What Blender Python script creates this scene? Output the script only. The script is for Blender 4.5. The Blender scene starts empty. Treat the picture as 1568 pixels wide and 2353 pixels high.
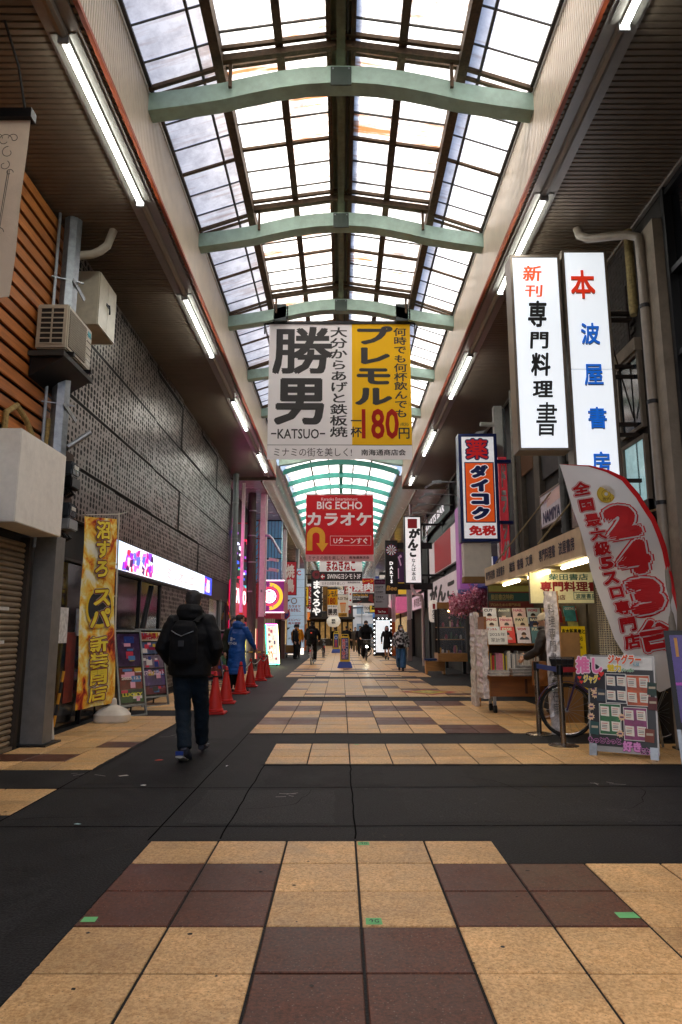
import bpy, bmesh, math, random
from mathutils import Vector, Matrix, noise as mnoise
random.seed(7)
SC = bpy.context.scene
COL = SC.collection
R = math.radians

# ------------------------------------------------------------------ camera
PITCH, CAMH, FPX = R(10.0), 1.35, 1568.7
cd = bpy.data.cameras.new('camera')
cd.sensor_fit = 'VERTICAL'; cd.sensor_height = 36.0; cd.lens = 24.0
cd.clip_start = 0.05; cd.clip_end = 2000
cam = bpy.data.objects.new('camera', cd); COL.objects.link(cam)
cam.location = (0, 0, CAMH); cam.rotation_euler = (R(90) + PITCH, 0, 0)
SC.camera = cam

# ------------------------------------------------------------------ world, sun, exposure
SUN_EL, SUN_AZ = R(50), R(-112)          # azimuth measured from +Y towards +X
wd = bpy.data.worlds.new('World'); SC.world = wd; wd.use_nodes = True
wn = wd.node_tree.nodes; wn.clear()
wo = wn.new('ShaderNodeOutputWorld'); wb = wn.new('ShaderNodeBackground'); ws = wn.new('ShaderNodeTexSky')
ws.sky_type = 'NISHITA'; ws.sun_disc = False; ws.sun_elevation = SUN_EL; ws.sun_rotation = SUN_AZ
ws.air_density = 0.8; ws.dust_density = 7.0; ws.ozone_density = 1.0
wb.inputs['Strength'].default_value = 0.15
wd.node_tree.links.new(ws.outputs[0], wb.inputs[0]); wd.node_tree.links.new(wb.outputs[0], wo.inputs[0])
sl = bpy.data.lights.new('sun', 'SUN'); sl.energy = 4.6; sl.angle = R(0.6); sl.color = (1.0, 0.90, 0.76)
sun = bpy.data.objects.new('sun', sl); COL.objects.link(sun)
sd = Vector((math.sin(SUN_AZ) * math.cos(SUN_EL), math.cos(SUN_AZ) * math.cos(SUN_EL), math.sin(SUN_EL)))
sun.rotation_euler = sd.to_track_quat('Z', 'Y').to_euler()
sun.location = (-30, 5, 40)
vs = SC.view_settings
vs.view_transform = 'Standard'; vs.look = 'None'; vs.gamma = 1.0; vs.use_curve_mapping = False
vs.exposure = 1.5
SC.render.engine = 'CYCLES'
cy = SC.cycles
cy.use_denoising = True; cy.max_bounces = 7; cy.diffuse_bounces = 4; cy.glossy_bounces = 3
cy.transmission_bounces = 5; cy.transparent_max_bounces = 8; cy.sample_clamp_indirect = 6.0
cy.caustics_reflective = False; cy.caustics_refractive = False

# ------------------------------------------------------------------ pixel -> world helpers (photo measured at 1568 px width)
_c, _s = math.cos(PITCH), math.sin(PITCH)
def ray(u, v):
    a = (u - 784) / FPX; b = (v - 1176.5) / FPX
    return a, _c + b * _s, _s - b * _c
def G(u, v, z=0.0):
    d = ray(u, v); t = (z - CAMH) / d[2]; return Vector((d[0] * t, d[1] * t, z))
def W(u, v, y):
    d = ray(u, v); t = y / d[1]; return Vector((d[0] * t, y, CAMH + d[2] * t))
def WX(u, v, x):
    d = ray(u, v); t = x / d[0]; return Vector((x, d[1] * t, CAMH + d[2] * t))

# ------------------------------------------------------------------ materials
def lin(h):
    if not isinstance(h, str): return tuple(h)[:3]
    h = h.lstrip('#'); o = []
    for i in (0, 2, 4):
        c = int(h[i:i + 2], 16) / 255
        o.append(c / 12.92 if c <= .04045 else ((c + .055) / 1.055) ** 2.4)
    return tuple(o)
MATS = {}
def mt(key, col='808080', rough=.6, metal=0., var=.12, scale=9., bump=0., bscale=60., emit=0., spec=.5, rnd=0., stretch=None, dirt=0.):
    """Principled material: world-position noise varies the colour, optional relief, dirt, emission, per-object tint."""
    if key in MATS: return MATS[key]
    m = bpy.data.materials.new(key); MATS[key] = m; m.use_nodes = True
    nt = m.node_tree; N = nt.nodes; L = nt.links
    b = N['Principled BSDF']
    c = lin(col)
    b.inputs['Roughness'].default_value = rough; b.inputs['Metallic'].default_value = metal
    b.inputs['Specular IOR Level'].default_value = spec
    b.inputs['Base Color'].default_value = (*c, 1)
    geo = N.new('ShaderNodeNewGeometry'); vec = geo.outputs['Position']
    if stretch:
        mp = N.new('ShaderNodeMapping'); mp.inputs['Scale'].default_value = stretch
        L.new(vec, mp.inputs[0]); vec = mp.outputs[0]
    colout = None
    if var > 0:
        n = N.new('ShaderNodeTexNoise'); n.inputs['Scale'].default_value = scale; n.inputs['Detail'].default_value = 6; n.inputs['Roughness'].default_value = .65
        L.new(vec, n.inputs['Vector'])
        mr = N.new('ShaderNodeMapRange'); mr.inputs['From Min'].default_value = .3; mr.inputs['From Max'].default_value = .7
        mr.inputs['To Min'].default_value = 1 - var; mr.inputs['To Max'].default_value = 1 + var
        L.new(n.outputs[0], mr.inputs[0])
        mul = N.new('ShaderNodeVectorMath'); mul.operation = 'SCALE'; mul.inputs[0].default_value = c
        L.new(mr.outputs[0], mul.inputs['Scale']); colout = mul.outputs[0]
        rr = N.new('ShaderNodeMapRange'); rr.inputs['To Min'].default_value = max(.04, rough - .1); rr.inputs['To Max'].default_value = min(1, rough + .1)
        L.new(n.outputs[0], rr.inputs[0]); L.new(rr.outputs[0], b.inputs['Roughness'])
    if rnd > 0:
        oi = N.new('ShaderNodeObjectInfo'); r2 = N.new('ShaderNodeMapRange')
        r2.inputs['To Min'].default_value = 1 - rnd; r2.inputs['To Max'].default_value = 1 + rnd
        L.new(oi.outputs['Random'], r2.inputs[0])
        m2 = N.new('ShaderNodeVectorMath'); m2.operation = 'SCALE'
        if colout: L.new(colout, m2.inputs[0])
        else: m2.inputs[0].default_value = c
        L.new(r2.outputs[0], m2.inputs['Scale']); colout = m2.outputs[0]
    if dirt > 0:
        n3 = N.new('ShaderNodeTexNoise'); n3.inputs['Scale'].default_value = 2.3; n3.inputs['Detail'].default_value = 9; n3.inputs['Roughness'].default_value = .75
        L.new(geo.outputs['Position'], n3.inputs['Vector'])
        r3 = N.new('ShaderNodeMapRange'); r3.inputs['From Min'].default_value = .48; r3.inputs['From Max'].default_value = .75; r3.inputs['To Max'].default_value = dirt
        L.new(n3.outputs[0], r3.inputs[0])
        mx = N.new('ShaderNodeMix'); mx.data_type = 'RGBA'; mx.inputs['B'].default_value = (c[0] * .3, c[1] * .26, c[2] * .2, 1)
        if colout: L.new(colout, mx.inputs['A'])
        else: mx.inputs['A'].default_value = (*c, 1)
        L.new(r3.outputs[0], mx.inputs['Factor']); colout = mx.outputs['Result']
    if colout: L.new(colout, b.inputs['Base Color'])
    if bump > 0:
        nb = N.new('ShaderNodeTexNoise'); nb.inputs['Scale'].default_value = bscale; nb.inputs['Detail'].default_value = 4
        L.new(vec, nb.inputs['Vector'])
        bp = N.new('ShaderNodeBump'); bp.inputs['Strength'].default_value = bump; bp.inputs['Distance'].default_value = .01
        L.new(nb.outputs[0], bp.inputs['Height']); L.new(bp.outputs[0], b.inputs['Normal'])
    if emit > 0:
        b.inputs['Emission Color'].default_value = (*c, 1); b.inputs['Emission Strength'].default_value = emit
    return m
def flat(col, rough=.55, emit=0., var=.06):
    """plain print / paint colour"""
    return mt(f'paint_{col}_{rough}_{emit}', col, rough, var=var, scale=14, emit=emit)
def fabric(col, key=None, rough=.85, var=.15):
    return mt(key or f'cloth_{col}', col, rough, var=var, scale=25, bump=.35, bscale=45, spec=.25)
STEEL = mt('galvanised', '9aa0a6', .38, .75, .2, 14, dirt=.25)
DARKM = mt('dark_metal', '17181b', .42, .3, .2)
BLACK = mt('black_paint', '0b0b0d', .45, 0, .2)
GREYP = mt('grey_paint', '8d8f92', .5, 0, .12, dirt=.3)
WHITEP = mt('white_paint', 'e2e0da', .5, 0, .07, dirt=.18)
CHROME = mt('chrome', 'c8c8c8', .18, 1., .1)
RUBBER = mt('rubber', '0d0d0d', .75, 0, .15)

# ------------------------------------------------------------------ mesh builder
class MB:
    def __init__(s): s.v = []; s.f = []; s.m = []; s.mats = []
    def mi(s, mat):
        if mat not in s.mats: s.mats.append(mat)
        return s.mats.index(mat)
    def add(s, vs_, fs, mat=None):
        o = len(s.v); k = s.mi(mat)
        s.v += [tuple(p) for p in vs_]
        for f in fs: s.f.append(tuple(i + o for i in f)); s.m.append(k)
        return s
    def box(s, x0, x1, y0, y1, z0, z1, mat=None):
        return s.add([(x0,y0,z0),(x1,y0,z0),(x1,y1,z0),(x0,y1,z0),(x0,y0,z1),(x1,y0,z1),(x1,y1,z1),(x0,y1,z1)],
              [(0,3,2,1),(4,5,6,7),(0,1,5,4),(1,2,6,5),(2,3,7,6),(3,0,4,7)], mat)
    def bar(s, a, b, w, h, mat=None, up=(0, 0, 1)):
        a, b = Vector(a), Vector(b); t = (b - a).normalized(); up = Vector(up)
        if abs(t.dot(up)) > .98: up = Vector((0, 1, 0))
        x = t.cross(up).normalized() * (w / 2); y = x.cross(t).normalized() * (h / 2)
        vs_ = [a - x - y, a + x - y, a + x + y, a - x + y, b - x - y, b + x - y, b + x + y, b - x + y]
        return s.add(vs_, [(3,2,1,0),(4,5,6,7),(0,1,5,4),(1,2,6,5),(2,3,7,6),(3,0,4,7)], mat)
    def tube(s, pts, r, n=10, mat=None, caps=True, closed=False):
        pts = [Vector(p) for p in pts]; k = len(pts)
        rs = r if isinstance(r, (list, tuple)) else [r] * k
        rings = []; prev = None
        for i, p in enumerate(pts):
            if closed: t = pts[(i + 1) % k] - pts[i - 1]
            elif i == 0: t = pts[1] - p
            elif i == k - 1: t = p - pts[i - 1]
            else: t = (pts[i + 1] - p).normalized() + (p - pts[i - 1]).normalized()
            t.normalize()
            if prev is None:
                ref = Vector((1, 0, 0)) if abs(t.x) < .9 else Vector((0, 1, 0))
                a = (ref - t * ref.dot(t)).normalized()
            else:
                a = (prev - t * prev.dot(t)).normalized()
            prev = a; b = t.cross(a)
            rr = rs[i]; rx, ry = rr if isinstance(rr, (list, tuple)) else (rr, rr)
            rings.append([p + a * (rx * math.cos(2 * math.pi * j / n)) + b * (ry * math.sin(2 * math.pi * j / n)) for j in range(n)])
        vs_ = [q for rg in rings for q in rg]; fs = []
        for i in range(k if closed else k - 1):
            i2 = (i + 1) % k
            for j in range(n):
                fs.append((i * n + j, i * n + (j + 1) % n, i2 * n + (j + 1) % n, i2 * n + j))
        if caps and not closed:
            fs.append(tuple(range(n - 1, -1, -1))); fs.append(tuple((k - 1) * n + j for j in range(n)))
        return s.add(vs_, fs, mat)
    def cyl(s, a, b, r, n=14, mat=None, r2=None): return s.tube([a, b], [r, r if r2 is None else r2], n, mat)
    def lathe(s, prof, n=20, mat=None, c=(0, 0, 0)):
        vs_ = []; fs = []; k = len(prof)
        for r, z in prof:
            for j in range(n):
                a = 2 * math.pi * j / n; vs_.append((c[0] + r * math.cos(a), c[1] + r * math.sin(a), c[2] + z))
        for i in range(k - 1):
            for j in range(n): fs.append((i * n + j, i * n + (j + 1) % n, (i + 1) * n + (j + 1) % n, (i + 1) * n + j))
        fs.append(tuple(range(n - 1, -1, -1))); fs.append(tuple((k - 1) * n + j for j in range(n)))
        return s.add(vs_, fs, mat)
    def poly(s, pts, mat=None): return s.add(pts, [tuple(range(len(pts)))], mat)
    def extr(s, fr, pts, w0, w1, mat=None):
        """polygon (u,v) in frame fr, extruded from w0 to w1 along the frame normal"""
        n = len(pts); vs_ = [fr.p(u, v, w0) for u, v in pts] + [fr.p(u, v, w1) for u, v in pts]
        fs = [tuple(range(n - 1, -1, -1)), tuple(range(n, 2 * n))] + [(i, (i + 1) % n, n + (i + 1) % n, n + i) for i in range(n)]
        return s.add(vs_, fs, mat)
    def fbox(s, fr, u0, v0, u1, v1, w0, w1, mat=None):
        return s.extr(fr, [(u0, v0), (u1, v0), (u1, v1), (u0, v1)], w0, w1, mat)
    def build(s, name, par=None, smooth=False, loc=None):
        me = bpy.data.meshes.new(name); me.from_pydata(s.v, [], s.f)
        for m in s.mats: me.materials.append(m if m else GREYP)
        if len(s.mats) > 1: me.polygons.foreach_set('material_index', s.m)
        if smooth: me.polygons.foreach_set('use_smooth', [True] * len(me.polygons))
        me.update()
        return link(name, me, par, loc)
def link(name, me, par=None, loc=None):
    o = bpy.data.objects.new(name, me); COL.objects.link(o)
    if par is not None: o.parent = par
    if loc is not None: o.location = loc
    return o
def tag(o, label=None, cat=None, group=None, kind=None):
    if label: o['label'] = label
    if cat: o['category'] = cat
    if group: o['group'] = group
    if kind: o['kind'] = kind
    return o
def thing(name, label, cat, loc=(0, 0, 0), rz=0., group=None):
    o = bpy.data.objects.new(name, None); COL.objects.link(o); o.empty_display_size = .1
    o.location = loc; o.rotation_euler = (0, 0, rz)
    return tag(o, label, cat, group)
def smooth_angle(o, a=35):
    me = o.data; me.polygons.foreach_set('use_smooth', [True] * len(me.polygons))
    me.set_sharp_from_angle(angle=R(a)); return o
def bevel(o, w=.006, seg=2):
    bm = bmesh.new(); bm.from_mesh(o.data)
    bmesh.ops.bevel(bm, geom=bm.edges[:] , offset=w, segments=seg, affect='EDGES', clamp_overlap=True)
    bm.to_mesh(o.data); bm.free(); return o

class Fr:
    """sign frame: origin, right, up; normal = right x up"""
    def __init__(s, o, ux=(1, 0, 0), uy=(0, 0, 1)):
        s.o = Vector(o); s.ux = Vector(ux).normalized(); s.uy = Vector(uy).normalized(); s.n = s.ux.cross(s.uy).normalized()
    def p(s, u, v, w=0.): return s.o + s.ux * u + s.uy * v + s.n * w

# ------------------------------------------------------------------ lettering
_TX = {}
def text_mesh(t, bold=0.):
    """glyph outlines; weight is added by stamping the shape round a small circle"""
    k = (t, round(bold, 3))
    if k not in _TX:
        if bold < .012:
            c = bpy.data.curves.new('t', 'FONT'); c.body = t; c.size = 1; c.resolution_u = 2
            o = bpy.data.objects.new('t', c); me = o.to_mesh()
            vv = [(v.co.x, v.co.y, 0.) for v in me.vertices]; ff = [tuple(p.vertices) for p in me.polygons]
            o.to_mesh_clear(); bpy.data.objects.remove(o); bpy.data.curves.remove(c)
            if not vv: vv = [(0, 0, 0.), (.01, 0, 0.), (0, .01, 0.)]; ff = [(0, 1, 2)]
        else:
            b0 = text_mesh(t, 0.); vv = []; ff = []
            n = 4 if bold < .03 else (8 if bold < .08 else 12)
            for i in range(n):
                a = 2 * math.pi * (i + .5) / n; o = len(vv)
                vv += [(p[0] + bold * math.cos(a), p[1] + bold * math.sin(a), i + 1.) for p in b0[0]]
                ff += [tuple(q + o for q in f) for f in b0[1]]
        xs = [p[0] for p in vv]; ys = [p[1] for p in vv]
        _TX[k] = (vv, ff, min(xs), min(ys), max(xs), max(ys))
    return _TX[k]
def T(par, fr, t, u0, v0, u1, v1, mat, bold=.02, vert=False, w=.004, mb=None, bend=None, slant=0., name='lettering', ref=None):
    """fit the ink of t into the box u0..u1, v0..v1 of frame fr; vert = characters stacked top to bottom"""
    out = mb or MB()
    if vert:
        n = len(t); ch = (v1 - v0) / n
        for i, c in enumerate(t):
            vv, ff, x0, y0, x1, y1 = text_mesh(c, bold)
            cx = (u0 + u1) / 2; top = v1 - i * ch
            if c in 'ー－':                # the long-vowel bar stands upright in vertical writing
                sc = ch * .8 / (x1 - x0)
                P = [(cx + (p[1] - (y0 + y1) / 2) * sc * 1.2, top - ch * .1 - (p[0] - x0) * sc, p[2]) for p in vv]
            else:
                ex0, ex1 = (0, 1) if ord(c) > 0x2e80 else (x0, x1)
                sx = (u1 - u0) / (ex1 - ex0) if ord(c) > 0x2e80 else min((u1 - u0) / (x1 - x0), ch * 1.1)
                sy = ch * .98
                ey0 = -.13 if ord(c) > 0x2e80 else y0
                P = [(u0 + (p[0] - ex0) * sx if ord(c) > 0x2e80 else cx + (p[0] - (x0 + x1) / 2) * sx, top - ch + (p[1] - ey0) * sy, p[2]) for p in vv]
            out.add([(bend(q[0], q[1], w + q[2] * .00012) if bend else fr.p(q[0], q[1], w + q[2] * .00012)) for q in P], ff, mat)
    else:
        vv, ff, x0, y0, x1, y1 = text_mesh(t, bold)
        if ref: _, _, x0, y0, x1, y1 = text_mesh(t, ref)
        sx = (u1 - u0) / (x1 - x0); sy = (v1 - v0) / (y1 - y0)
        P = [(u0 + (p[0] - x0) * sx + slant * (p[1] - y0) * sy, v0 + (p[1] - y0) * sy, p[2]) for p in vv]
        out.add([(bend(q[0], q[1], w + q[2] * .00012) if bend else fr.p(q[0], q[1], w + q[2] * .00012)) for q in P], ff, mat)
    if mb is None: return out.build(name, par)
class Sign:
    """flat sign in a frame; text boxes are given in the pixel box of the crop they were measured in"""
    def __init__(s, par, fr, w, h, box): s.par = par; s.fr = fr; s.w = w; s.h = h; s.b = box
    def uv(s, x, y):
        b = s.b; return (x - b[0]) / (b[2] - b[0]) * s.w, (b[3] - y) / (b[3] - b[1]) * s.h
    def t(s, t, x0, y0, x1, y1, mat, bold=.02, vert=False, w=.006, out=None, outw=.07, **k):
        bold *= .8
        u0, v1 = s.uv(x0, y0); u1, v0 = s.uv(x1, y1)
        if out is not None:
            T(s.par, s.fr, t, u0, v0, u1, v1, out, bold + outw, vert, w - .0025, ref=bold, name='lettering_outline', **k)
        return T(s.par, s.fr, t, u0, v0, u1, v1, mat, bold, vert, w, **k)
    def r(s, x0, y0, x1, y1, mat, w=.003, name='panel', t=None):
        u0, v1 = s.uv(x0, y0); u1, v0 = s.uv(x1, y1)
        m = MB()
        if t: # outline of thickness t (metres)
            for a in ((u0, v0, u1, v0 + t), (u0, v1 - t, u1, v1), (u0, v0 + t, u0 + t, v1 - t), (u1 - t, v0 + t, u1, v1 - t)):
                m.poly([s.fr.p(a[0], a[1], w), s.fr.p(a[2], a[1], w), s.fr.p(a[2], a[3], w), s.fr.p(a[0], a[3], w)], mat)
        else: m.poly([s.fr.p(u0, v0, w), s.fr.p(u1, v0, w), s.fr.p(u1, v1, w), s.fr.p(u0, v1, w)], mat)
        return m.build(name, s.par)
    def pl(s, pts, mat, w=.004, name='emblem'):
        m = MB(); m.poly([s.fr.p(*s.uv(*p), w) for p in pts], mat); return m.build(name, s.par)
    def disc(s, x, y, r, mat, w=.004, n=28, name='emblem', a0=0., a1=360., r0=0.):
        """disc or ring sector, radius in crop pixels"""
        k = s.w / (s.b[2] - s.b[0]); u, v = s.uv(x, y); m = MB()
        A = [R(a0 + (a1 - a0) * i / n) for i in range(n + 1)]
        for i in range(n):
            q = [(r, A[i]), (r, A[i + 1]), (r0, A[i + 1]), (r0, A[i])]
            m.poly([s.fr.p(u + k * rr * math.cos(a), v + k * rr * math.sin(a), w) for rr, a in (q if r0 > 0 else q[:3])], mat)
        return m.build(name, s.par)
def cabinet(name, label, cat, fr, w, h, d, face, shell, lip=.03, group=None, facemat_emit=None):
    """box sign: shell behind a framed face; frame fr sits at the lower left of the face"""
    t = thing(name, label, cat, (0, 0, 0), 0, group)
    m = MB(); m.fbox(fr, 0, 0, w, h, -d, -.012, shell); m.build('cabinet', t)
    f = MB(); f.fbox(fr, lip, lip, w - lip, h - lip, -.012, .0, face); f.build('face', t)
    e = MB()
    for a in ((0, 0, w, lip), (0, h - lip, w, h), (0, lip, lip, h - lip), (w - lip, lip, w, h - lip)):
        e.fbox(fr, *a, -.012, .014, shell)
    e.build('frame', t)
    return t
# ================================================================== ground, paving
def asphalt_mat(key, base, scratch=.5):
    m = bpy.data.materials.new(key); m.use_nodes = True; N = m.node_tree.nodes; L = m.node_tree.links
    b = N['Principled BSDF']; b.inputs['Specular IOR Level'].default_value = .18
    geo = N.new('ShaderNodeNewGeometry')
    n1 = N.new('ShaderNodeTexNoise'); n1.inputs['Scale'].default_value = 2.6; n1.inputs['Detail'].default_value = 10; n1.inputs['Roughness'].default_value = .7
    n2 = N.new('ShaderNodeTexNoise'); n2.inputs['Scale'].default_value = 85; n2.inputs['Detail'].default_value = 2
    n4 = N.new('ShaderNodeTexNoise'); n4.inputs['Scale'].default_value = 9; n4.inputs['Detail'].default_value = 10; n4.inputs['Roughness'].default_value = .8
    for n in (n1, n2, n4): L.new(geo.outputs['Position'], n.inputs['Vector'])
    cr = N.new('ShaderNodeValToRGB'); e = cr.color_ramp.elements
    e[0].position = .3; e[0].color = (base * .5, base * .48, base * .48, 1); e[1].position = .72; e[1].color = (base * 2.2, base * 2.1, base * 2.05, 1)
    L.new(n1.outputs[0], cr.inputs[0])
    sp = N.new('ShaderNodeMapRange'); sp.inputs['From Min'].default_value = .35; sp.inputs['From Max'].default_value = .68; sp.inputs['To Min'].default_value = .45; sp.inputs['To Max'].default_value = 1.75
    L.new(n2.outputs[0], sp.inputs[0])
    mul = N.new('ShaderNodeVectorMath'); mul.operation = 'SCALE'; L.new(cr.outputs[0], mul.inputs[0]); L.new(sp.outputs[0], mul.inputs['Scale'])
    sm = N.new('ShaderNodeMapRange'); sm.inputs['From Min'].default_value = .58; sm.inputs['From Max'].default_value = .8; sm.inputs['To Max'].default_value = scratch
    L.new(n4.outputs[0], sm.inputs[0])
    mx = N.new('ShaderNodeMix'); mx.data_type = 'RGBA'; mx.inputs['B'].default_value = (.15, .14, .13, 1)
    L.new(sm.outputs[0], mx.inputs['Factor']); L.new(mul.outputs[0], mx.inputs['A']); L.new(mx.outputs['Result'], b.inputs['Base Color'])
    rr = N.new('ShaderNodeMapRange'); rr.inputs['To Min'].default_value = .5; rr.inputs['To Max'].default_value = .85; L.new(n1.outputs[0], rr.inputs[0]); L.new(rr.outputs[0], b.inputs['Roughness'])
    bp = N.new('ShaderNodeBump'); bp.inputs['Strength'].default_value = .55; bp.inputs['Distance'].default_value = .006
    L.new(n2.outputs[0], bp.inputs['Height']); L.new(bp.outputs[0], b.inputs['Normal'])
    return m
ASPH = asphalt_mat('asphalt', .0115, .3)
def tile_mat(key, c1, c2, speck):
    m = bpy.data.materials.new(key); m.use_nodes = True; N = m.node_tree.nodes; L = m.node_tree.links
    b = N['Principled BSDF']; geo = N.new('ShaderNodeNewGeometry')
    n1 = N.new('ShaderNodeTexNoise'); n1.inputs['Scale'].default_value = 70; n1.inputs['Detail'].default_value = 4; n1.inputs['Roughness'].default_value = .7
    n2 = N.new('ShaderNodeTexVoronoi'); n2.inputs['Scale'].default_value = 48
    n3 = N.new('ShaderNodeTexNoise'); n3.inputs['Scale'].default_value = 1.7; n3.inputs['Detail'].default_value = 9; n3.inputs['Roughness'].default_value = .72
    for n in (n1, n2, n3): L.new(geo.outputs['Position'], n.inputs['Vector'])
    cr = N.new('ShaderNodeValToRGB'); e = cr.color_ramp.elements
    e[0].position = .33; e[0].color = (*lin(c1), 1); e[1].position = .62; e[1].color = (*lin(c2), 1)
    L.new(n1.outputs[0], cr.inputs[0])
    r2 = N.new('ShaderNodeMapRange'); r2.inputs['From Min'].default_value = .06; r2.inputs['From Max'].default_value = .2; r2.inputs['To Min'].default_value = .8; r2.inputs['To Max'].default_value = 0
    L.new(n2.outputs['Distance'], r2.inputs[0])
    mx = N.new('ShaderNodeMix'); mx.data_type = 'RGBA'; mx.inputs['B'].default_value = (*lin(speck), 1)
    L.new(r2.outputs[0], mx.inputs['Factor']); L.new(cr.outputs[0], mx.inputs['A'])
    oi = N.new('ShaderNodeObjectInfo'); ro = N.new('ShaderNodeMapRange'); ro.inputs['To Min'].default_value = .82; ro.inputs['To Max'].default_value = 1.1
    L.new(oi.outputs['Random'], ro.inputs[0])
    st = N.new('ShaderNodeMapRange'); st.inputs['From Min'].default_value = .35; st.inputs['From Max'].default_value = .7; st.inputs['To Min'].default_value = .62; st.inputs['To Max'].default_value = 1.07
    L.new(n3.outputs[0], st.inputs[0])
    mm = N.new('ShaderNodeMath'); mm.operation = 'MULTIPLY'; L.new(ro.outputs[0], mm.inputs[0]); L.new(st.outputs[0], mm.inputs[1])
    sc = N.new('ShaderNodeVectorMath'); sc.operation = 'SCALE'; L.new(mx.outputs['Result'], sc.inputs[0]); L.new(mm.outputs[0], sc.inputs['Scale'])
    L.new(sc.outputs[0], b.inputs['Base Color'])
    rr = N.new('ShaderNodeMapRange'); rr.inputs['From Min'].default_value = .3; rr.inputs['From Max'].default_value = .7; rr.inputs['To Min'].default_value = .30; rr.inputs['To Max'].default_value = .55
    L.new(n3.outputs[0], rr.inputs[0]); L.new(rr.outputs[0], b.inputs['Roughness'])
    b.inputs['Specular IOR Level'].default_value = .34
    bp = N.new('ShaderNodeBump'); bp.inputs['Strength'].default_value = .18; bp.inputs['Distance'].default_value = .003
    L.new(n1.outputs[0], bp.inputs['Height']); L.new(bp.outputs[0], b.inputs['Normal'])
    return m
TAN = tile_mat('tan_paver', 'c08b50', 'f8cc90', '63452a'); BRN = tile_mat('brown_paver', '3e2016', '74432f', '98877c')
m = MB(); m.box(-300, 300, -60, 600, -.4, -.012, mt('far_ground', '4a4845', .9))
tag(m.build('ground'), kind='structure')
m = MB(); m.box(-4.6, 4.8, -14, 92, -.1, 0, ASPH)
street = tag(m.build('street'), kind='structure')
TX, TY, X0, Y0 = .447, .44, .094, 4.77
def paver_mesh(mat, name, w=TX, d=TY):
    g = .0065; b_ = MB(); h = .008; c = .004
    x0, x1, y0, y1 = g, w - g, g, d - g
    b_.add([(x0,y0,-.01),(x1,y0,-.01),(x1,y1,-.01),(x0,y1,-.01),(x0,y0,h-.003),(x1,y0,h-.003),(x1,y1,h-.003),(x0,y1,h-.003),
            (x0+c,y0+c,h),(x1-c,y0+c,h),(x1-c,y1-c,h),(x0+c,y1-c,h)],
           [(0,1,5,4),(1,2,6,5),(2,3,7,6),(3,0,4,7),(4,5,9,8),(5,6,10,9),(6,7,11,10),(7,4,8,11),(8,9,10,11)], mat)
    me = bpy.data.meshes.new(name); me.from_pydata(b_.v, [], b_.f); me.materials.append(mat); me.update(); return me
PT, PB = paver_mesh(TAN, 'tan_tile'), paver_mesh(BRN, 'brown_tile')
tiles = []
MOT = {0: (3, 4), 1: (-3, -2, 1, 2), 2: (-1, 0), 3: (-3, -2, 1, 2), 4: (3, 4)}
def brown(i, y):
    q = ((y - 9.46) % 9.0) / .88
    q = int(q)
    return i in MOT.get(q, ())
def row(j, i0, i1, fn):
    for i in range(i0, i1): tiles.append((X0 + i * TX, Y0 + j * TY, fn(i, Y0 + j * TY)))
row(-1, -3, 2, lambda i, y: False)
for j in (-2, -3): row(j, -3, 5 if j == -2 else 6, lambda i, y: i in (-3, -2, 1, 2))
for j in (-4, -5, -6): row(j, -3, 6, lambda i, y: i in (-1, 0))
for j in (6, 7, 8): row(j, -2, 9, lambda i, y: False)
for j in range(11, 21): row(j, -3, 8, brown)
for j in range(23, 36): row(j, -3, 7 if j < 30 else 5, lambda i, y: (i + (j // 2) * 2) % 7 in (1, 2) and j % 5 > 1)
for j in range(38, 44): row(j, -4, 6, lambda i, y: (i + j) % 6 == 0)
for j in range(46, 150): row(j, -4, 6, lambda i, y: j % 9 in (2, 3) and (i % 4) < 2)
rl = random.Random(3)
for j in range(0, 40):                                             # strip along the left shop fronts
    y = 7.13 + j * TY
    if j in (10, 11): continue
    for k in range(1, 4): tiles.append((-2.47 - k * TX, y, (j in (1, ) and k > 1) or (j in (3, ) and k == 1) or (j > 12 and rl.random() < .16)))
for j in (0, 1):
    for k in range(1, 4): tiles.append((-2.47 - k * TX, 5.42 + j * .42, False))
tiles.sort(key=lambda t: t[1])
rest = MB()
for n, (x, y, br) in enumerate(tiles):
    if n < 290:
        o = link('tile', PB if br else PT, street, (x, y, random.uniform(-.0012, .0012)))
    else:
        rest.box(x + .005, x + TX - .005, y + .005, y + TY - .005, -.01, .006, BRN if br else TAN)
tag(rest.build('tile_field', street), kind='stuff')
# a kerb line and asphalt repair seams that the photograph shows as fine dark grooves
seam = MB(); SM = mt('bitumen_seam', '020202', .95, spec=.05)
for (a, b_) in (((-1.27, 2.2), (-1.22, 24)), ((-2.47, 2.5), (-2.48, 24)), ((-.80, 4.77), (-.79, 7.37)), ((.094, 4.77), (.096, 7.37)), ((-4, 6.3), (3.9, 6.42)), ((-4, 5.1), (3.9, 5.17))):
    pts = [Vector((a[0] + (b_[0] - a[0]) * t / 14 + random.uniform(-.008, .008), a[1] + (b_[1] - a[1]) * t / 14 + random.uniform(-.008, .008), .0025)) for t in range(15)]
    for p, q in zip(pts, pts[1:]):
        d = (q - p).normalized(); nn = Vector((-d.y, d.x, 0)) * .006
        seam.poly([p - nn, q - nn, q + nn, p + nn] if nn.x > 0 else [p + nn, p - nn, q - nn, q + nn], SM)
seam.build('asphalt_seam', street)
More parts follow.
